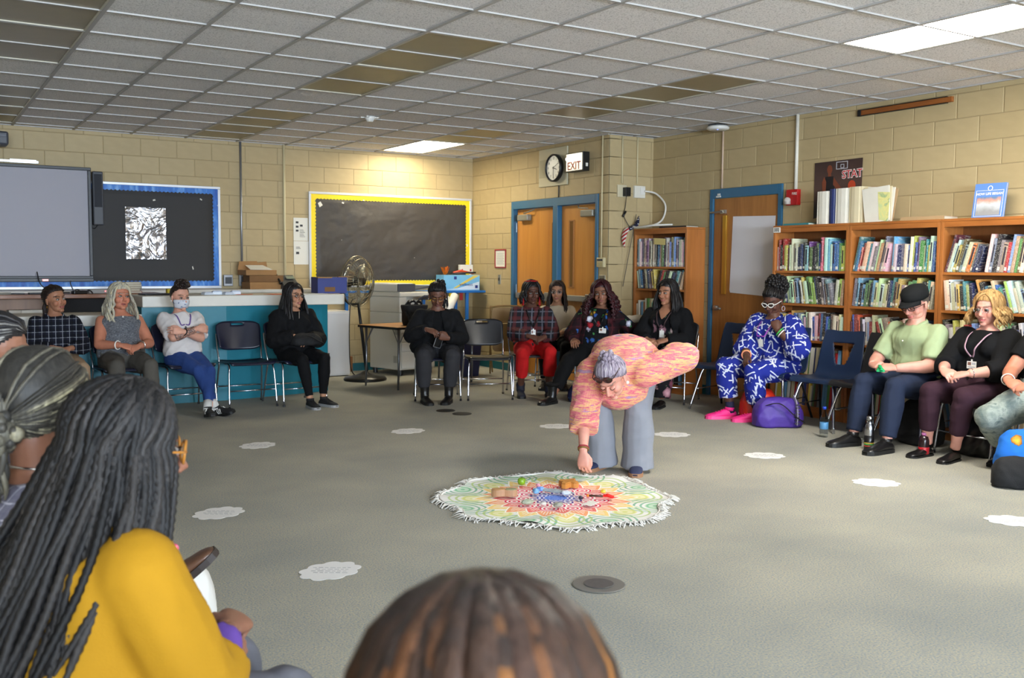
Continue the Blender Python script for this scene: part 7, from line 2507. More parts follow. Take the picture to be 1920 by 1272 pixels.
# 11  blue and white print
bw = strokes('blue_marker_print', (30, 42, 132), (206, 210, 226), 8.5)
hot = M('hot_pink_knit', (236, 36, 130), .6, bump=.3, bs=120)
P_('blue', 'woman in blue outfit with white strokes, white glasses and pink sneakers', (6.82, 6.29), -174, s=.98, lean=4, lean2=10, skin=SK_['deep'], fw=1.06, jaw=1.05, head=(6, 22, 0), gw=1.25, gd=1.2, sw=1.12, ag=1.2, lg=1.25, bust=1.0, belly=.5, eyes='down',
   hands={1: dict(p=(.22, .17, .84), f=(-.15, -.45, .8), d=(.8, .5, .2), pose='grip', e=(.1, .8, -.8)), -1: dict(p=(.33, -.08, .60), f=(.5, .3, -.7), d=(.7, -.4, .5), pose='relaxed')},
   feet={1: (.30, .0, 0, -30), -1: (.36, -.25, 0, -34)}, knee={1: (1, .05, .6), -1: (1, -.5, .6)}, top=dict(m=bw, sleeve=.56, ease=.026, sease=.03, sflare=.02, hem=-.2, fold=.012), bottom=dict(m=bw, ease=.024, len=.86, flare=.02, fold=.010),
   shoes=dict(kind='sneaker', m=hot, sole=M('pink_sole', (240, 70, 140), .5), laces=hot, size=1.12, sock=M('navy_sock', (30, 28, 60), .8)),
   hair=[hair_cap(blackhair, 1.03), hair_tied(blackhair, (0, 42), 60, .008), hair_puff(blackhair, (-.098, 0, .108), .094, 320, .015, 'afro_puff')],
   extra=[glasses(M('white_frame', (226, 222, 214), .35), 'cat', M('tinted_lens', (60, 46, 44), .15), .025, .018, r=.0042), earrings(M('white_hoop', (200, 190, 206), .4), 'hoop', .022), collar(bw), badge(M('purple_pink_strap', (150, 60, 170), .5), .62, photo=False),
          bracelet(M('yellow_band', (220, 180, 40), .5), -1, .036, .007, .03), bracelet(M('peach_band', (220, 140, 110), .5), -1, .036, .007, .014), bracelet(M('green_band', (60, 180, 80), .5), 1, .036, .006, .025), bracelet(pearl, 1, .037, .005, .045)])
# 12  man in cap
olive_p = cloth('sage_polo', (150, 164, 126))


def flat_cap(B, o):
    X = lambda p: B.H + B.HR @ (np.array(p, float) * B.hs)
    cm = cloth('black_cap_cloth', (22, 23, 24))
    mb = MB()
    rings = []
    for z, f_ in ((.038, 1.09), (.06, 1.10), (.09, 1.06), (.115, .90), (.132, .6), (.138, .2)):
        e = math.sqrt(max(.02, 1 - ((z - .034) / .11) ** 2))
        rings.append([X((-.012 + .105 * (1.02 if z < .1 else e + .25) * min(1.0, f_) * math.cos(2 * PI * k / 28), .086 * (1.02 if z < .1 else e + .25) * min(1.0, f_) * math.sin(2 * PI * k / 28), z)) for k in range(28)])
    mb.loft(rings)
    c = mb.build('cap', cm, o, smooth=True)
    vs = []
    for i in range(13):
        a = rad(-66 + 132 * i / 12)
        for t in (0, .5, 1):
            vs.append(X((-.012 + (.100 + .066 * t * math.cos(a) ** .6) * math.cos(a), .086 * (1 + .05 * t) * math.sin(a), .048 - .018 * t - .02 * math.sin(a) ** 2 * t)))
    fs = [(i * 3 + j, (i + 1) * 3 + j, (i + 1) * 3 + j + 1, i * 3 + j + 1) for i in range(12) for j in range(2)]
    solid(MB().add(vs, fs).build('visor', cm, c, smooth=True), .005)


P_('man', 'man in black cap and pale green polo shirt with navy trousers', (6.84, 4.82), 174, s=1.03, lean=2, lean2=8, skin=SK_['pink'], fw=1.06, jaw=1.12, hs=1.1, head=(4, 22, 0), gw=1.2, gd=1.2, sw=1.2, ag=1.2, lg=1.1, belly=.6, eyes='down', nk=1.15,
   hands={1: dict(p=(.36, .10, .63), f=(.4, -.85, .05), d=(.5, .4, .8), pose='grip'), -1: dict(p=(.38, -.11, .64), f=(.3, .9, .05), d=(.5, -.4, .8), pose='grip')},
   feet={1: (.55, .20, 0, 4), -1: (.56, -.13, 0, -8)}, top=dict(m=olive_p, sleeve=.42, ease=.018, sease=.008, hem=-.16, fold=.010), bottom=dict(m=cloth('navy_trousers', (34, 42, 62)), ease=.018, flare=.012), shoes=dict(kind='sneaker', m=blk_boot, size=1.1),
   hair=[hair_cap(hair_mat('short_grey_brown', (70, 62, 54), (110, 100, 90)), 1.0), flat_cap],
   extra=[collar(olive_p), glasses(black_p, 'square', glass('spectacle_lens'), .024, .016, r=.003), lambda B, o: MB().ell(B.front(.72, 0, .022)[0], .006, 8, 6).build('shirt_button', pearl, o)])
# 13  blonde
blonde = hair_mat('blonde_hair', (98, 70, 38), (166, 128, 78), 60, .5, c3=(192, 158, 106))
P_('blonde', 'blonde woman in black top with lanyard badge and maroon trousers', (6.84, 4.25), 180, s=.98, lean=-2, skin=SK_['pink'], fw=1.06, head=(4, 4, 0), gw=1.25, gd=1.18, sw=1.08, ag=1.2, lg=1.12, bust=1.1, belly=.5,
   hands={1: dict(p=(.36, .09, .645), f=(.35, -.85, -.2), d=(.4, .3, .9), pose='relaxed'), -1: dict(p=(.37, -.10, .655), f=(.4, .8, -.25), d=(.4, -.3, .9), pose='relaxed')},
   feet={1: (.40, .03, 0, 6), -1: (.40, -.20, 0, -2)}, top=dict(m=black_knit, sleeve=.72, ease=.02, sease=.014, hem=-.16), bottom=dict(m=cloth('maroon_trousers', (54, 32, 42)), ease=.016, len=.86, flare=0), shoes=dict(kind='flat', m=blk_boot),
   hair=[hair_cap(blonde, 1.08), hair_locks(blonde, 70, (-128, 128), (176, 70), (.08, .15), .0135, .045, .012, .07, 12, lift=1.10)],
   extra=[glasses(silver, 'square', glass('spectacle_lens'), .022, .014, r=.0016), badge(M('pink_grey_strap', (176, 140, 156), .6), .46, 0, .03, w=.075, h=.055), bracelet(silver, 1, .031, .003)])
# 14  right edge
camo = melange('washed_camouflage', [(.35, (104, 118, 116)), (.47, (128, 138, 132)), (.55, (150, 158, 150)), (.66, (86, 100, 100))], sc_=9)
P_('edge', 'person in washed camouflage trousers with clasped hands at right edge', (6.76, 3.70), 176, s=1.0, lean=-2, skin=SK_['ruddy'], head=(0, 0, 0), ag=1.2, lg=1.3, gw=1.2, sw=1.08, bust=.8,
   hands=LAP(.62, .36), feet={1: (.1, .16, 0, 6), -1: (.12, -.22, 0, -6)}, knee={1: (1, .1, .3), -1: (1, -.1, .3)}, top=dict(m=black_knit, sleeve=.3, ease=.02, hem=-.12), bottom=dict(m=camo, ease=.02, len=.80, flare=.01), shoes=dict(kind='sneaker', m=blk_boot),
   hair=[hair_cap(darkbrown, 1.06)], extra=[bracelet(pearl, -1, .036, .004)])
# 10  bending woman
knit = melange('pink_melange_knit', [(.28, (222, 130, 118)), (.38, (226, 150, 128)), (.45, (212, 88, 122)), (.50, (228, 160, 130)), (.55, (232, 186, 120)), (.60, (216, 110, 130)), (.66, (160, 146, 186)), (.74, (230, 150, 138))], (1.2, 1.2, 8), (0.15, .3, .3), 5)
lav = hair_mat('lavender_grey_hair', (82, 72, 86), (150, 138, 152), 70, .45, c3=(178, 170, 176))
P_('bend', 'woman in pink melange sweater and grey wide trousers bending over mandala cloth', (4.12, 5.22), 222, s=1.0, al=1.13, hipz=.745, ll=.88, px=-.20, py=.02, lean=84, lean2=126, skin=SK_['pink'], fw=1.02, jaw=1.05, hs=1.1, head=(-12, 44, 6), neck=(1, .02, .32), gw=1.2, gd=1.2, sw=1.15, ag=1.1, lg=1.15, bust=1.6, belly=3.6, eyes='down', twist=-8,
   hands={1: dict(p=(-.14, .20, .80), f=(-.5, -.8, -.2), d=(-.6, .3, .6), pose='relaxed', e=(-.3, 1, .25)), -1: dict(p=(.53, -.13, .12), f=(.2, .05, -1), d=(1, -.2, .3), pose='reach', e=(-.4, -.6, .2))},
   feet={1: (.02, .15, 0, 4), -1: (-.02, -.12, 0, -22)}, knee={1: (1, .1, 0), -1: (1, -.2, 0)}, top=dict(m=knit, sleeve=.72, ease=.034, sease=.022, hem=-.08, neck=.97, fold=.008, drape=.13, name='sweater'),
   bottom=dict(m=cloth('pale_grey_trousers', (134, 136, 144), .05), ease=.026, len=1.08, flare=.05, fold=.010, freq=11), shoes=dict(kind='sneaker', m=M('navy_shoe', (36, 44, 76), .7), sole=M('tan_sole', (150, 110, 80), .7)),
   hair=[hair_cap(lav, 1.05), hair_tied(lav, (0, 62), 80, .008), hair_puff(lav, (-.05, 0, .125), .042, 60, .014, 'hair_bun'), lambda B, o: MB().tube([B.H + B.HR @ ((nv(-.045, 0, .108) + nv(.034 * math.cos(q / 8 * PI), .034 * math.sin(q / 8 * PI), .0)) * B.hs) for q in range(16)], .009, 8, closed=True).build('hair_tie', M('pink_tie', (206, 120, 160), .6), o, smooth=True)],
   extra=[glasses(M('dark_tortoise', (54, 24, 26), .25), 'round', M('dark_lens', (40, 24, 24), .1), .026, .022, .088, .078, .0035, 'sunglasses'), earrings(pearl, 'ball', .011), bracelet(M('red_cord', (150, 50, 56), .7), -1, .030, .006, .03), bracelet(M('bead_mix', (120, 90, 40), .6), -1, .030, .006, .018), bracelet(black_p, 1, .034, .009, .02, 'watch')])
# ---- the people nearest to the camera, seen from behind
braid_m = island_hair('black_braid_hair', [(0, (14, 13, 14)), (.6, (30, 28, 28)), (1, (54, 50, 48))], .5, 160)
mustard = cloth('mustard_jersey', (156, 114, 20), .05, .85, 260, 4)
P_('mustard', 'woman with long black braids in mustard yellow sweater, seen from behind', (.24, 2.005), 10, s=.95, hipz=.50, lean=12, lean2=20, skin=SK_['brown'], head=(-8, 8, 0), gw=1.12, gd=1.1, sw=.96, ag=1.0, lg=1.2, bust=.4,
   hands={1: dict(p=(.30, .05, .60), f=(.5, -.8, -.1), d=(.3, .4, .9), pose='clasp'), -1: dict(p=(.32, -.04, .63), f=(.6, .75, -.1), d=(.3, -.4, .9), pose='clasp')},
   top=dict(m=cloth('purple_knit', (92, 64, 140)), sleeve=.9, ease=.012, hem=-.30, flare=.02), jacket=dict(m=mustard, open=(-.01, -.01), ease=.034, hem=-.06, flare=.06, name='sweater', sleeve=.70, sease=.014, fold=.005, neck=1.02),
   bottom=dict(m=cloth('grey_denim', (92, 92, 98)), ease=.014), shoes=dict(kind='boot', m=blk_boot),
   hair=[hair_cap(braid_m, 1.05), hair_locks(braid_m, 130, (-132, 120), (178, 74), (.42, .62), 0.0082, .07, .005, .3, 21, el_end=-12, lift=1.07, m_=14, flat=1.0, drift=(-.18, .0, 0), braid=.14, jitter=5, name='braids', frontL=(.36, .5))],
   extra=[glasses(M('tortoiseshell', (160, 104, 40), .25), 'round', glass('spectacle_lens'), .025, .022, .1, 0, .0032), lambda B, o: [MB().ell(B.H + nv(.06, -.07, -.20 - .03 * k), .009, 10, 8).build('braid_bead', (M('pink_bead', (220, 70, 110), .3), pearl)[k % 2], o) for k in range(4)] and None])
grey_tied = island_hair('dark_grey_streaked_hair', [(0, (40, 38, 36)), (.5, (74, 70, 62)), (.8, (118, 112, 96)), (.95, (160, 152, 126)), (1, (180, 172, 140))], .42, 120)
chk = plaid('grey_lavender_check', (104, 102, 116), (92, 90, 106), (180, 178, 188), 36, .1, .05)
P_('pony', 'woman with grey-streaked tied hair and checked grey top, seen from behind', (.18, 2.22), 34, s=.97, lean=6, lean2=10, skin=SK_['brown'], head=(18, 4, 0), gw=1.2, gd=1.15, sw=1.08, ag=1.15, lg=1.15, hands=LAP(.62, .34), top=dict(m=chk, sleeve=.6, ease=.02, sease=.02, hem=-.14), bottom=dict(m=black_cloth), shoes=dict(kind='flat', m=blk_boot),
   hair=[hair_cap(grey_tied, 1.06), hair_tied(grey_tied, (4, -26), 260, .0052, lift=1.075, kz=1.2), hair_puff(grey_tied, (-.125, .008, -.035), .034, 60, .013, 'hair_bun'), hair_locks(grey_tied, 16, (-6, 14), (4, -10), (.10, .16), .009, .02, .004, seed=6, el_end=-30, lift=1.15, name='ponytail'),
         lambda B, o: MB().ell(B.H + B.HR @ nv(-.15, .03, -.03), .014, 10, 8).build('hair_bobble', M('red_bobble', (186, 30, 60), .4), o, smooth=True)],
   extra=[lambda B, o: MB().tube([B.axes(1.06)[0] + B.ax1 * .062 * math.cos(q / 10 * PI) + B.axes(1.0)[2] * .060 * math.sin(q / 10 * PI) for q in range(20)], .003, 6, closed=True).build('necklace', silver, o, smooth=True)])
dk_grey = island_hair('dark_hair_with_grey', [(0, (22, 21, 24)), (.7, (58, 54, 54)), (1, (150, 146, 140))], .42, 120)
P_('far', 'person with dark greying hair and brown boots, mostly hidden at left edge', (.16, 3.40), -8, s=.98, lean=8, skin=SK_['brown'], head=(-10, 6, 0), hands=LAP(.64, .3), feet={1: (.60, .1, 0, 4), -1: (.58, -.05, .31, -4, -40, 0)}, knee={-1: (.3, 0, 1), 1: (1, .1, .6)}, hipz=.55,
   top=dict(m=cloth('dark_grey_top', (54, 52, 56)), sleeve=.9), bottom=dict(m=cloth('dark_trousers', (40, 40, 46)), len=.8), shoes=dict(kind='boot', m=M('brown_leather', (92, 62, 44), .35, bump=.15, bs=40), sole=M('brown_sole', (40, 28, 22), .6), shaft=.26),
   hair=[hair_cap(dk_grey, 1.06), hair_tied(dk_grey, (0, -24), 130, .007, lift=1.07), hair_puff(dk_grey, (-.12, 0, -.03), .035, 50, .013, 'hair_bun')])
# front head: dark brown hair with caramel streaks that start below the roots
t = NT('caramel_streaked_hair')
t.set(.38, spec=.5)
g_ = t.n('ShaderNodeNewGeometry')
zc = t.n('ShaderNodeSeparateXYZ', ins={0: t.coord('Object')})
n = t.noise(t.coord('Object', (1, 1, .06)), 90, 3, .6)
dark = t.ramp(n.outputs[0], [(.3, (20, 14, 12)), (.7, (58, 42, 34))])
cara = t.ramp(g_.outputs['Random Per Island'], [(0, (50, 34, 26)), (.3, (72, 46, 30)), (.62, (126, 76, 36)), (.74, (158, 100, 44)), (.82, (70, 42, 28)), (1, (104, 54, 30))], 'CONSTANT')
hgt = t.math('SMOOTH_MIN', t.math('MAXIMUM', t.math('MULTIPLY', t.math('SUBTRACT', 1.178, zc.outputs[2]), 13), 0), 1, .1)
t.base(t.mix(hgt, dark, t.mix(.5, cara, t.ramp(n.outputs[0], [(.3, (110, 110, 110)), (.7, (255, 255, 255))]), 'MULTIPLY')))
t.bump(n.outputs[0], .4, .004)
P_('front', 'person with caramel-streaked brown hair right in front of the camera', (.358, .61), 62, s=.97, hipz=.455, lean=-2, skin=SK_['tan'], head=(0, 10, 0), hands=LAP(), top=dict(m=cloth('slate_top', (70, 74, 90))), bottom=dict(m=black_cloth), shoes=dict(kind='flat', m=blk_boot), eyes='none', hs=1.1,
   hair=[hair_cap(t.m, 1.10), hair_locks(t.m, 190, (-150, 150), (172, 78), (.26, .34), .010, .03, .003, .3, 31, lift=1.10, m_=8, ring=6, jitter=4)])
# ------------------------------------------------------------------ things on the floor, in hands and on laps
# round mandala cloth
t = NT('mandala_print')
t.set(.9, spec=.15)
sp = t.n('ShaderNodeSeparateXYZ', ins={0: t.coord('Object')})
r_ = t.n('ShaderNodeVectorMath', operation='LENGTH', ins={0: t.coord('Object', (1, 1, 0))}).outputs['Value']
th = t.math('ARCTAN2', sp.outputs[1], sp.outputs[0])
mm = lambda op, a, b=0.0, c=0.0: t.math(op, a, b, c)
cell = lambda n, ph=0.0: mm('SUBTRACT', mm('FRACT', mm('MULTIPLY_ADD', th, n / (2 * PI), ph)), .5)
tri = lambda n, ph=0.0: mm('ABSOLUTE', cell(n, ph))
arc = lambda n, r0, ph=0.0: mm('SQRT', mm('ADD', mm('POWER', mm('MULTIPLY', mm('MULTIPLY', cell(n, ph), 2 * PI / n), r_), 2.0), mm('POWER', mm('SUBTRACT', r_, r0), 2.0)))
lt, inn = lambda a, b: mm('LESS_THAN', a, b), lambda d, f, w: mm('LESS_THAN', mm('FRACT', mm('MULTIPLY', d, f)), w)
out = (.80, .79, .76, 1)
def lay(mask, c, k=1.0):
    global out
    out = t.mix(mm('MULTIPLY', mask, k), out, col(c))
# outer green and yellow arcs
d8, d8b = arc(8, .60), arc(8, .50, .5)
lay(mm('MULTIPLY', lt(d8, .17), inn(d8, 26, .35)), (84, 166, 126), .75)
lay(mm('MULTIPLY', lt(d8, .06), 1.0), (140, 200, 150), .5)
lay(mm('MULTIPLY', lt(d8b, .15), inn(d8b, 22, .35)), (168, 196, 96), .7)
lay(lt(d8b, .07), (226, 222, 130), .6)
# pointed orange petals, then pink petals
for r0, a, n, ph, c in ((.47, .16, 12, .0, (240, 206, 120)), (.43, .16, 12, .5, (238, 152, 92)), (.36, .12, 12, .0, (230, 96, 84))):
    e = mm('ADD', r_, mm('MULTIPLY', tri(n, ph), 2 * a))
    lay(lt(e, r0 + .04), (245, 240, 228))
    lay(lt(e, r0 + .025), c, .9)
    lay(mm('MULTIPLY', lt(e, r0 - .01), inn(mm('MULTIPLY', cell(n, ph), 1.0), 11, .45)), (244, 232, 222), .7)
for n, r0, R0, ph, c in ((12, .265, .062, .5, (224, 62, 92)), (12, .195, .05, .0, (206, 52, 96)), (10, .13, .04, .5, (86, 56, 136))):
    d = arc(n, r0, ph)
    lay(lt(d, R0), (244, 238, 232))
    lay(mm('MULTIPLY', lt(d, R0), inn(d, 42, .5)), c)
lay(lt(r_, .115), (236, 236, 240))
lay(mm('MULTIPLY', lt(r_, .115), inn(mm('ADD', r_, mm('MULTIPLY', tri(14), .03)), 36, .6)), (84, 84, 170))
lay(lt(r_, .07), (86, 130, 222), .8)
t.base(out)
o = thing('mandala_cloth', 'round white fringed cloth printed with rainbow mandala on floor', 'cloth', (3.285, 4.74, 0.0), .3)
nr, na = 26, 120
rb = lambda a: .66 + .03 * math.cos(8 * a + .4) + .018 * math.sin(3 * a + 1) + .012 * math.sin(13 * a)
vs = [(0, 0, .008)]
for i in range(1, nr + 1):
    for j in range(na):
        a = 2 * PI * j / na
        r = rb(a) * i / nr
        x, y = r * math.cos(a), r * math.sin(a)
        vs.append((x, y, .006 + .009 * max(0, mnoise.noise(Vector((x * 5, y * 5, 2)))) * (1 + 1.5 * (i / nr) ** 3) + .006 * (i / nr) ** 6 * (1 + math.sin(11 * a))))
fs = [(0, 1 + j, 1 + (j + 1) % na) for j in range(na)]
for i in range(nr - 1):
    for j in range(na):
        a, b = 1 + i * na, 1 + (i + 1) * na
        fs.append((a + j, b + j, b + (j + 1) % na, a + (j + 1) % na))
MB().add(vs, fs).build('printed_cloth', t.m, o, smooth=True)
mb = MB()
for k in range(420):
    a = 2 * PI * (k + rnd.random()) / 420
    r = rb(a) - .006
    L = rnd.uniform(.035, .07)
    a2 = a + rnd.uniform(-.05, .05)
    mb.tube([(r * math.cos(a), r * math.sin(a), .012), ((r + L * .5) * math.cos(a2), (r + L * .5) * math.sin(a2), .012 + rnd.uniform(0, .012)), ((r + L) * math.cos(a2 * 2 - a), (r + L) * math.sin(a2 * 2 - a), .004)], .0032, 4)
mb.tube([(rb(2 * PI * k / 120) * math.cos(2 * PI * k / 120), rb(2 * PI * k / 120) * math.sin(2 * PI * k / 120), .013) for k in range(120)], .006, 5, closed=True)
tag(mb.build('fringe', cloth('white_cotton_fringe', (212, 208, 200), .04), o, smooth=True), kind='stuff')
ZC_ = .018
o = thing('apple', 'small round green apple at the back of mandala cloth', 'apple', (3.27, 5.10, ZC_))
o.scale = (.7, .7, .7)
MB().lathe([(0.0, .006), (.015, .0), (.03, .008), (.037, .03), (.034, .052), (.02, .066), (.006, .06), (0, .056)], 20).build('fruit', M('apple_green', (116, 158, 36), .3, var=.15), o, smooth=True)
MB().tube([(0, 0, .056), (.003, 0, .068), (.008, .002, .078)], .0018, 5).build('stem', M('apple_stem', (70, 50, 30), .7), o)
bl_w = wood('maple_block', (158, 112, 64), (190, 146, 94), 9, stretch=(.2, 1, 1))
pts = [((.062 + .032 * math.cos(2 * a)) * math.cos(a) * 1.35, (.062 + .032 * math.cos(2 * a)) * math.sin(a)) for a in [2 * PI * k / 40 for k in range(40)]]
o = thing('wooden_box', 'peanut-shaped wooden box with split lid on the mandala cloth', 'box', (3.02, 4.90, ZC_), -.55)
o.scale = (.62, .62, .75)
MB().prism(pts, 0, .055).build('box_body', wood('box_wood', (150, 112, 82), (176, 138, 104), 8), o, bevel=.004)
MB().prism([(x * .96, y * .96) for x, y in pts if x <= .012], .055, .061).build('lid', bl_w, o, bevel=.002)
MB().prism([(x * .96, y * .96) for x, y in pts if x > .012], .055, .061).build('lid', wood('lid_wood', (128, 132, 96), (150, 150, 112), 8), o, bevel=.002)
o = thing('wooden_box', 'orange-brown wooden butterfly-shaped box near the reaching hand', 'box', (3.50, 4.91, ZC_), .5)
o.scale = (.72, .72, .8)
pts = [((.072 + .022 * math.cos(4 * a) + .008 * math.cos(7 * a)) * math.cos(a) * 1.2, (.072 + .022 * math.cos(4 * a)) * math.sin(a)) for a in [2 * PI * k / 48 for k in range(48)]]
MB().prism(pts, 0, .04).build('box_body', wood('orange_wood', (168, 104, 40), (196, 132, 60), 8), o, bevel=.004)
MB().prism([(x * .94, y * .94) for x, y in pts], .041, .048).build('lid', wood('orange_wood_lid', (178, 116, 48), (204, 144, 70), 8), o, bevel=.003)


def stone(label, x, y, s, c, seed, name='stone', rough=.4, z=ZC_):
    o = thing(name, label, name.replace('_', ' '), (x, y, z), seed)
    me = MB().ell((0, 0, s[2] * .9), s, 12, 8)
    me.xf(lambda p: p * (1 + .22 * mnoise.noise(p * 45 + Vector((seed * 7, 0, 0))))).build(name + '_body', M('stone_%d' % int(seed * 10 + 20), c, rough, var=.2, vs=40), o, smooth=False)
    return o


stone('long white crystal stick lying across centre of the mandala', 3.33, 4.82, (.12, .018, .012), (150, 154, 152), -1.0, 'crystal')
stone('pale blue crystal left of the white crystal stick', 3.22, 4.86, (.035, .022, .016), (120, 170, 214), 1.1, 'crystal')
stone('bright blue crystal beside the white crystal stick', 3.28, 4.90, (.03, .02, .015), (110, 150, 220), 1.9, 'crystal')
stone('clear crystal chunk at the near side of the white stick', 3.36, 4.74, (.03, .02, .014), (200, 206, 212), 2.4, 'crystal')
stone('grey-green stone at front left of the mandala centre', 3.03, 4.66, (.04, .025, .016), (150, 156, 136), 3.0)
stone('grey stone at the front of the mandala cloth', 3.15, 4.52, (.038, .024, .015), (142, 146, 134), 3.6)
stone('small dark stone at right of the mandala centre', 3.37, 4.60, (.02, .016, .012), (40, 40, 52), 4.1)
stone('small pink stone behind the mandala centre', 3.33, 5.00, (.018, .014, .012), (216, 150, 170), 4.7)
stone('small white stone beside the grey-green stone', 3.10, 4.60, (.02, .016, .01), (206, 204, 196), 5.2)
stone('small yellow stone at the right of cloth', 3.58, 4.66, (.018, .014, .012), (222, 190, 60), 5.8)
o = thing('tassel', 'red tassel with dark handle lying at right of the mandala', 'tassel', (3.50, 4.57, ZC_), -.75)
o.scale = (.75, .75, .75)
MB().tube([(-.10, .0, .012), (.01, 0, .012)], .009, 8).build('handle', M('dark_bronze', (74, 44, 32), .4), o, smooth=True)
mb = MB()
for k in range(24):
    a = -.32 + .64 * k / 23
    mb.tube([(.0, 0, .012), (.05 * math.cos(a), .05 * math.sin(a), .014 + .008 * (k % 3)), (.10 * math.cos(a), .10 * math.sin(a), .008)], .0035, 4)
mb.build('red_fringe', M('tassel_red', (226, 30, 24), .7), o)
MB().ell((-.11, 0, .012), .013, 10, 8).build('bead', M('bead_orange', (230, 120, 40), .4), o, smooth=True)
tag(MB().prism([(-.05, -.028), (.05, -.034), (.055, .03), (-.045, .032)], 0, .002).build('card', pp, loc=(3.35, 4.48, ZC_ + .002)), 'small pale card lying near the front of the mandala cloth', 'card').rotation_euler = (0, 0, .5)

# white paper clouds around the circle
CL = [(2.28, 7.34, .5, 'white paper cloud on floor before the masked person'), (3.57, 7.35, .2, 'white paper cloud on floor before the woman with phone'), (4.80, 6.93, -.3, 'white paper cloud on floor left of the bending woman'),
      (5.40, 6.10, -.5, 'white paper cloud half hidden behind the bending woman'), (5.39, 5.06, -.6, 'white paper cloud right of the bending woman toward bookcases'), (5.34, 4.04, -.7, 'white paper cloud on floor before man in cap'),
      (5.19, 3.02, -.8, 'white paper cloud cut by the right edge of photo'), (1.46, 5.43, .4, 'white paper cloud with faint writing beside the braided woman'), (1.61, 4.13, .3, 'white paper cloud with faint writing nearest to camera')]
faint = M('faint_grey_ink', (160, 160, 164), .8)
for k, (x, y, a, lab) in enumerate(CL):
    o = thing('paper_cloud', lab, 'paper', (x, y, 0.0015), a, 'paper clouds on the floor')
    n, ph = 9, rnd.random() * 6
    pts = []
    for j in range(72):
        q = 2 * PI * j / 72
        lobe = .82 + .18 * abs(math.sin(n / 2 * q + ph)) ** .7
        pts.append((.155 * lobe * math.cos(q), .125 * lobe * math.sin(q)))
    MB().prism(pts, 0, .0015).build('sheet', M('cloud_paper', (226, 224, 222), .8), o)
    mb = MB()
    R_ = Matrix.Rotation(rad(-32) - a, 3, 'Z')
    for ln in range(4):
        x_ = -.085 + .015 * (ln % 2)
        while x_ < .08:
            w_ = rnd.uniform(.012, .03)
            mb.box((x_, .04 - .025 * ln, .0015), (x_ + w_, .044 - .025 * ln + rnd.uniform(0, .004), .0019))
            x_ += w_ + .008
    tag(mb.xf(lambda p: R_ @ p).build('handwriting', faint, o), kind='stuff')
o = tag(MB().prism([(-.12, -.09), (.12, -.09), (.12, .09), (-.12, .09)], 0, .0015).build('paper_sheet', pp, loc=(6.50, 5.2, .001)), 'white printed sheet on floor beside the man in cap\'s shoe', 'paper')
o.rotation_euler = (0, 0, .4)
tag(MB().prism([(-.10, -.14), (.10, -.13), (.10, .14), (-.10, .13)], 0, .0015).build('paper_sheet', M('cream_paper', (206, 200, 170), .8), loc=(5.74, 8.55, .001)), 'pale sheet on floor behind the red-trousered woman\'s ankle boots', 'paper')
# floor outlet covers
for (x, y, lab, two) in ((2.55, 3.34, 'round grey floor outlet cover nearest the camera', True), (4.39, 8.21, 'dark oval floor cover, left of the pair near phone woman', False), (4.43, 7.96, 'dark oval floor cover, right of the pair near phone woman', False)):
    o = thing('floor_outlet', lab, 'floor outlet', (x, y, 0))
    MB().lathe([(0, .001), (.115 if two else .09, .001), (.118 if two else .093, .004), (.113 if two else .088, .006), (0, .0062)], 36).build('flange', M('outlet_flange', (116, 116, 112), .45, .3) if two else M('outlet_dark', (62, 60, 56), .5, .4), o)
    if two:
        MB().lathe([(0, .0063), (.066, .0063), (.068, .008), (.064, .0095), (0, .0095)], 32).build('cover', M('outlet_cover', (88, 88, 88), .5, .4, var=.1, vs=60), o)

# bags and bottles
def soft_bag(name, label, loc, rz, dims, m, strap=None, seed=1, top=.72):
    o = thing(name, label, 'bag', loc, rz)
    L, W, H = dims
    rings = []
    for z, f in ((0, .86), (.06, .98), (.3, 1.04), (.6, .98), (.82, .84), (.95, .66), (1.0, .42)):
        f2 = f if top == 1 else (f if z < .5 else f * (1 - (1 - top) * (z - .5) * 2))
        rings.append([(L / 2 * f * math.copysign(abs(math.cos(q)) ** .6, math.cos(q)) * (1 + .05 * mnoise.noise(Vector((math.cos(q) * 2, math.sin(q) * 2, z * 4 + seed)))), W / 2 * f2 * math.copysign(abs(math.sin(q)) ** .6, math.sin(q)), H * z) for q in [2 * PI * k / 28 for k in range(28)]])
    V, F = remesh(MB().loft(rings), .012, 3)
    V[:, 2] = np.maximum(V[:, 2], .002)
    V = fold(V, F, .008, seed, 22)
    V[:, 2] = np.maximum(V[:, 2], .002)
    surf_obj('bag_body', [(V, F, 0)], [m], o)
    if strap is not None:
        MB().tube(smoothpath([(-L * .38, -W * .2, H * .7), (-L * .1, -W * .62, H * .86), (L * .2, -W * .7, H * .45), (L * .45, -W * .45, H * .2)]), .014, 6, flat=.3).build('strap', strap, o, smooth=True)
    return o


purple = M('purple_nylon', (70, 42, 140), .55, var=.1, bump=.3, bs=60, bd=.004)
o = soft_bag('duffel_bag', 'purple quilted duffel bag with lettered grey stripe and black strap', (6.50, 5.96, 0), rad(-32 + 6), (.44, .25, .26), purple, blackf, 2, .9)
pale = M('pale_stripe', (176, 170, 186), .6)
MB().tube(smoothpath([(.12, -.135, .03), (.12, -.142, .12), (.12, -.118, .22), (.12, -.05, .268)]), .024, 6, flat=.12).build('stripe', pale, o, smooth=True)
mb = MB()
for k in range(7):
    mb.box((.10, -.1525, .04 + .027 * k), (.14, -.146, .054 + .027 * k), rz=.1 * (k % 3 - 1))
mb.build('stripe_marks', M('dark_purple_ink', (44, 36, 60), .6), o)
redm = M('red_orange_nylon', (206, 44, 22), .4, var=.12)
soft_bag('drawstring_bag', 'red-orange drawstring bag behind the pink sneakers', (6.62, 6.30, 0), rad(-30), (.34, .24, .30), redm, None, 3, .5)
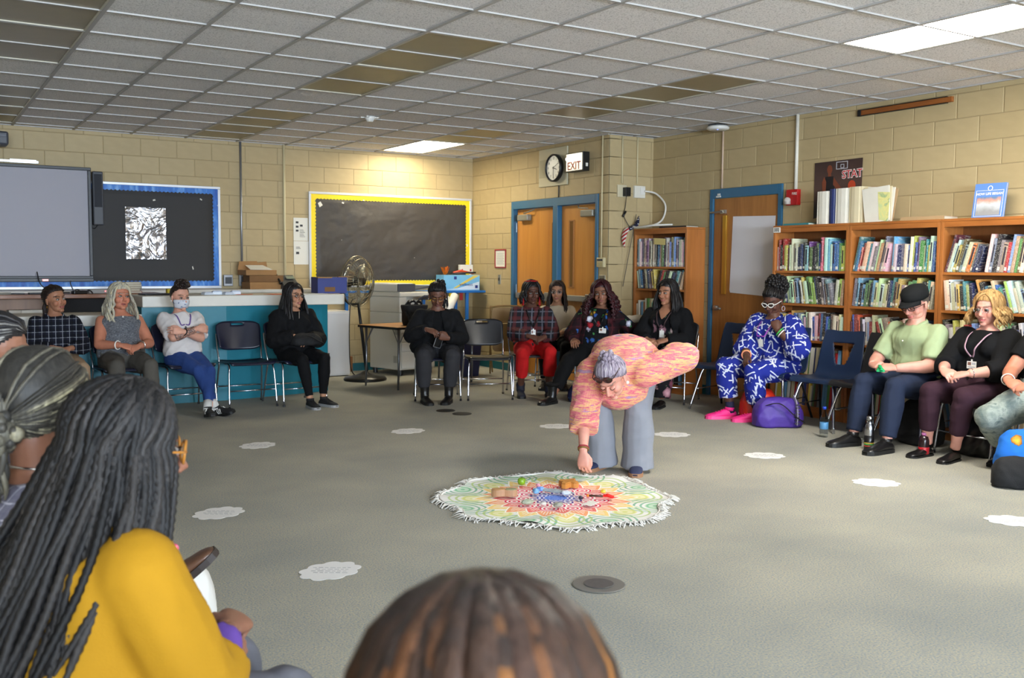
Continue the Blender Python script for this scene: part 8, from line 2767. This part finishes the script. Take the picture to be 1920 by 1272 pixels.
soft_bag('floral_bag', 'navy flower-print bag on floor by burgundy-haired woman', (5.93, 8.12, 0), rad(20), (.30, .20, .20), floral('navy_floral', (24, 28, 60), [(150, 90, 120), (90, 120, 180)], 22, .25), None, 4)
soft_bag('shoulder_bag', 'black shoulder bag under the grey-haired woman\'s chair', (1.90, 9.62, 0), 0, (.30, .2, .26), blackf, None, 5)
soft_bag('backpack', 'black backpack under the chair behind the man\'s legs', (6.84, 4.78, 0), rad(85), (.36, .26, .36), blackf, None, 6)
soft_bag('handbag', 'black handbag under the blonde woman\'s chair', (6.80, 4.28, 0), rad(85), (.34, .22, .30), M('black_leather'), None, 7)
B_, p_ = PEOPLE['black']
lap = soft_bag('lap_bag', 'black bag held on the lap of long-haired woman in black', (3.34 + .03, 9.50 - .25, .60), rad(6), (.32, .20, .12), blackf, blackf, 8)
spots = floral('balloon_print', (40, 110, 200), [(226, 90, 150), (90, 180, 60), (240, 170, 60), (150, 90, 190)], 9, .33, (40, 110, 200))
o = soft_bag('gift_bag', 'blue bag with bright coloured spots at right edge', (6.28, 3.58, 0), rad(-50), (.40, .24, .34), spots, None, 9)
soft_bag('black_bag', 'black bag beside the blue spotted bag at right edge', (6.02, 3.50, 0), rad(-50), (.30, .2, .2), blackf, None, 10)
soft_bag('white_bag', 'white round-topped bag beside the brown boot at left', (.86, 3.74, 0), 0, (.24, .24, .26), M('white_vinyl', (214, 212, 206), .4), None, 11, 1)


def bottle(name, label, loc, prof, m, extra=()):
    o = thing(name, label, 'bottle', loc)
    MB().lathe(prof, 24).build('bottle_body', m, o, smooth=True)
    for nm, pr_, mm in extra:
        MB().lathe(pr_, 24).build(nm, mm, o, smooth=True)
    return o


pet = glass('clear_bottle', (232, 240, 244), .04, True)
bottle('water_bottle', 'clear plastic water bottle with blue cap on floor by duffel', (6.42, 5.38, 0), [(0, .004), (.03, .002), (.034, .012), (.034, .13), (.032, .16), (.016, .205), (.013, .215), (.013, .235), (0, .236)], pet,
       [('cap', [(0, .232), (.0155, .232), (.0155, .255), (0, .256)], M('blue_cap', (30, 70, 190), .4)), ('bottle_label', [(.0345, .07), (.035, .071), (.035, .125), (.0345, .126)], M('water_label', (90, 150, 200), .4))])
bottle('steel_flask', 'steel and black drinking flask beside the man in cap\'s shoe', (6.27, 4.82, 0), [(0, 0), (.034, 0), (.036, .006), (.036, .16), (.034, .185), (.024, .205), (.022, .212), (.022, .225), (0, .226)], M('brushed_steel', (170, 170, 172), .25, 1.0),
       [('lid', [(0, .226), (.025, .226), (.026, .25), (.022, .262), (0, .263)], M('brushed_steel')), ('black_sleeve', [(.0355, .004), (.0368, .005), (.0368, .115), (.0355, .116)], M('black_leather')),
        ('colour_band', [(.0366, .042), (.0374, .042), (.0374, .05), (.0366, .05)], M('band_green', (90, 170, 80), .4)), ('colour_band', [(.0366, .03), (.0374, .03), (.0374, .038), (.0366, .038)], M('band_red', (206, 70, 60), .4)), ('colour_band', [(.0366, .054), (.0374, .054), (.0374, .06), (.0366, .06)], M('band_yellow', (220, 190, 70), .4))])
bottle('juice_bottle', 'small dark bottle with red label beside blonde woman\'s shoe', (6.42, 4.45, 0), [(0, 0), (.036, 0), (.038, .01), (.038, .12), (.03, .15), (0, .16)], M('dark_cola', (40, 24, 26), .2),
       [('bottle_label', [(.0382, .02), (.039, .021), (.039, .07), (.0382, .071)], M('red_label', (176, 30, 40), .4)), ('cap', [(0, .158), (.02, .158), (.02, .178), (0, .179)], M('pink_cap', (190, 110, 160), .4))])
bottle('teal_bottle', 'teal drinking bottle behind the woman in black blazer', (6.98, 8.2, .80), [(0, 0), (.036, 0), (.037, .2), (.03, .22), (0, .225)], M('teal_plastic', (110, 190, 180), .4), [('cap', [(0, .225), (.028, .225), (.028, .25), (0, .251)], white_p)])
o = thing('book_cart', 'small oak stool top holding a bottle beside corner bookcase', 'stool', (6.98, 8.2, 0))
MB().box((-.13, -.13, .775), (.13, .13, .80)).build('seat', oak, o, bevel=.004)
for sx in (-.1, .1):
    for sy in (-.1, .1):
        MB().box((sx - .015, sy - .015, 0), (sx + .015, sy + .015, .775)).build('leg', oak_v, o)
stack_chair('empty black chair holding a cream coat beside woman in blazer', 6.60, 7.98 + .12, -146, black_pl)
# cream coat over the chair back
o = thing('coat', 'cream coat hung over a chair back under the resting hand', 'coat', (6.60, 8.10, 0), rad(-146))
rings = []
for x, z, hw in ((-.235, .55, .17), (-.225, .70, .20), (-.23, .82, .215), (-.27, .868, .21), (-.33, .82, .215), (-.345, .68, .20), (-.345, .45, .18)):
    rings.append([(x - .012, -hw, z), (x - .014, 0, z + .012), (x - .012, hw, z), (x + .012, hw, z), (x + .016, 0, z + .012), (x + .012, -hw, z)])
V, F = remesh(MB().loft(rings), .012, 3)
surf_obj('coat_body', [(fold(V, F, .01, 4, 18), F, 0)], [cloth('cream_wool', (196, 184, 166))], o)
# things held in hands
def at_hand(name, label, cat, key, hand, off, build):
    B, p = PEOPLE[key]
    w, R, _ = B.hd[hand]
    o = thing(name, label, cat)
    M4 = Matrix([[*R[i], 0] for i in range(3)] + [[0, 0, 0, 1]])
    M4.translation = Vector(w + R @ nv(*off))
    pm = Matrix.LocRotScale(p.location, p.rotation_euler, None)
    full = pm @ M4
    o.location, o.rotation_euler = full.translation, full.to_euler()
    build(o)
    return o


def _phone(o):
    MB().box((-.04, -.075, -.005), (.04, .075, .005)).build('phone_case', floral('patterned_case', (150, 150, 152), [(60, 60, 64), (210, 210, 210)], 60, .3, (90, 90, 94)), o, bevel=.004)
    MB().box((-.036, -.07, .0052), (.036, .07, .006)).build('screen', M('phone_glass', (14, 15, 18), .1), o)


at_hand('smartphone', 'smartphone in patterned grey case held by woman in cardigan', 'phone', 'phone', 1, (.075, .055, -.03), _phone)


def _wrapper(o):
    mb = MB()
    for k in range(7):
        mb.box((-.03 + .012 * k * .6, -.03, -.004 + .004 * (k % 3)), (.0 + .01 * k * .6, .03, .002 + .004 * (k % 3)), rot=Matrix.Rotation(.5 * k, 3, 'X'))
    V, F = remesh(mb, .005, 1)
    surf_obj('foil', [(V, F, 0)], [M('green_foil', (30, 160, 96), .3, var=.3, vs=60)], o)


at_hand('snack_wrapper', 'crinkled green snack wrapper in the man in cap\'s hands', 'wrapper', 'man', 1, (.09, .03, .0), _wrapper)
bpy.data.scenes.remove(TS)
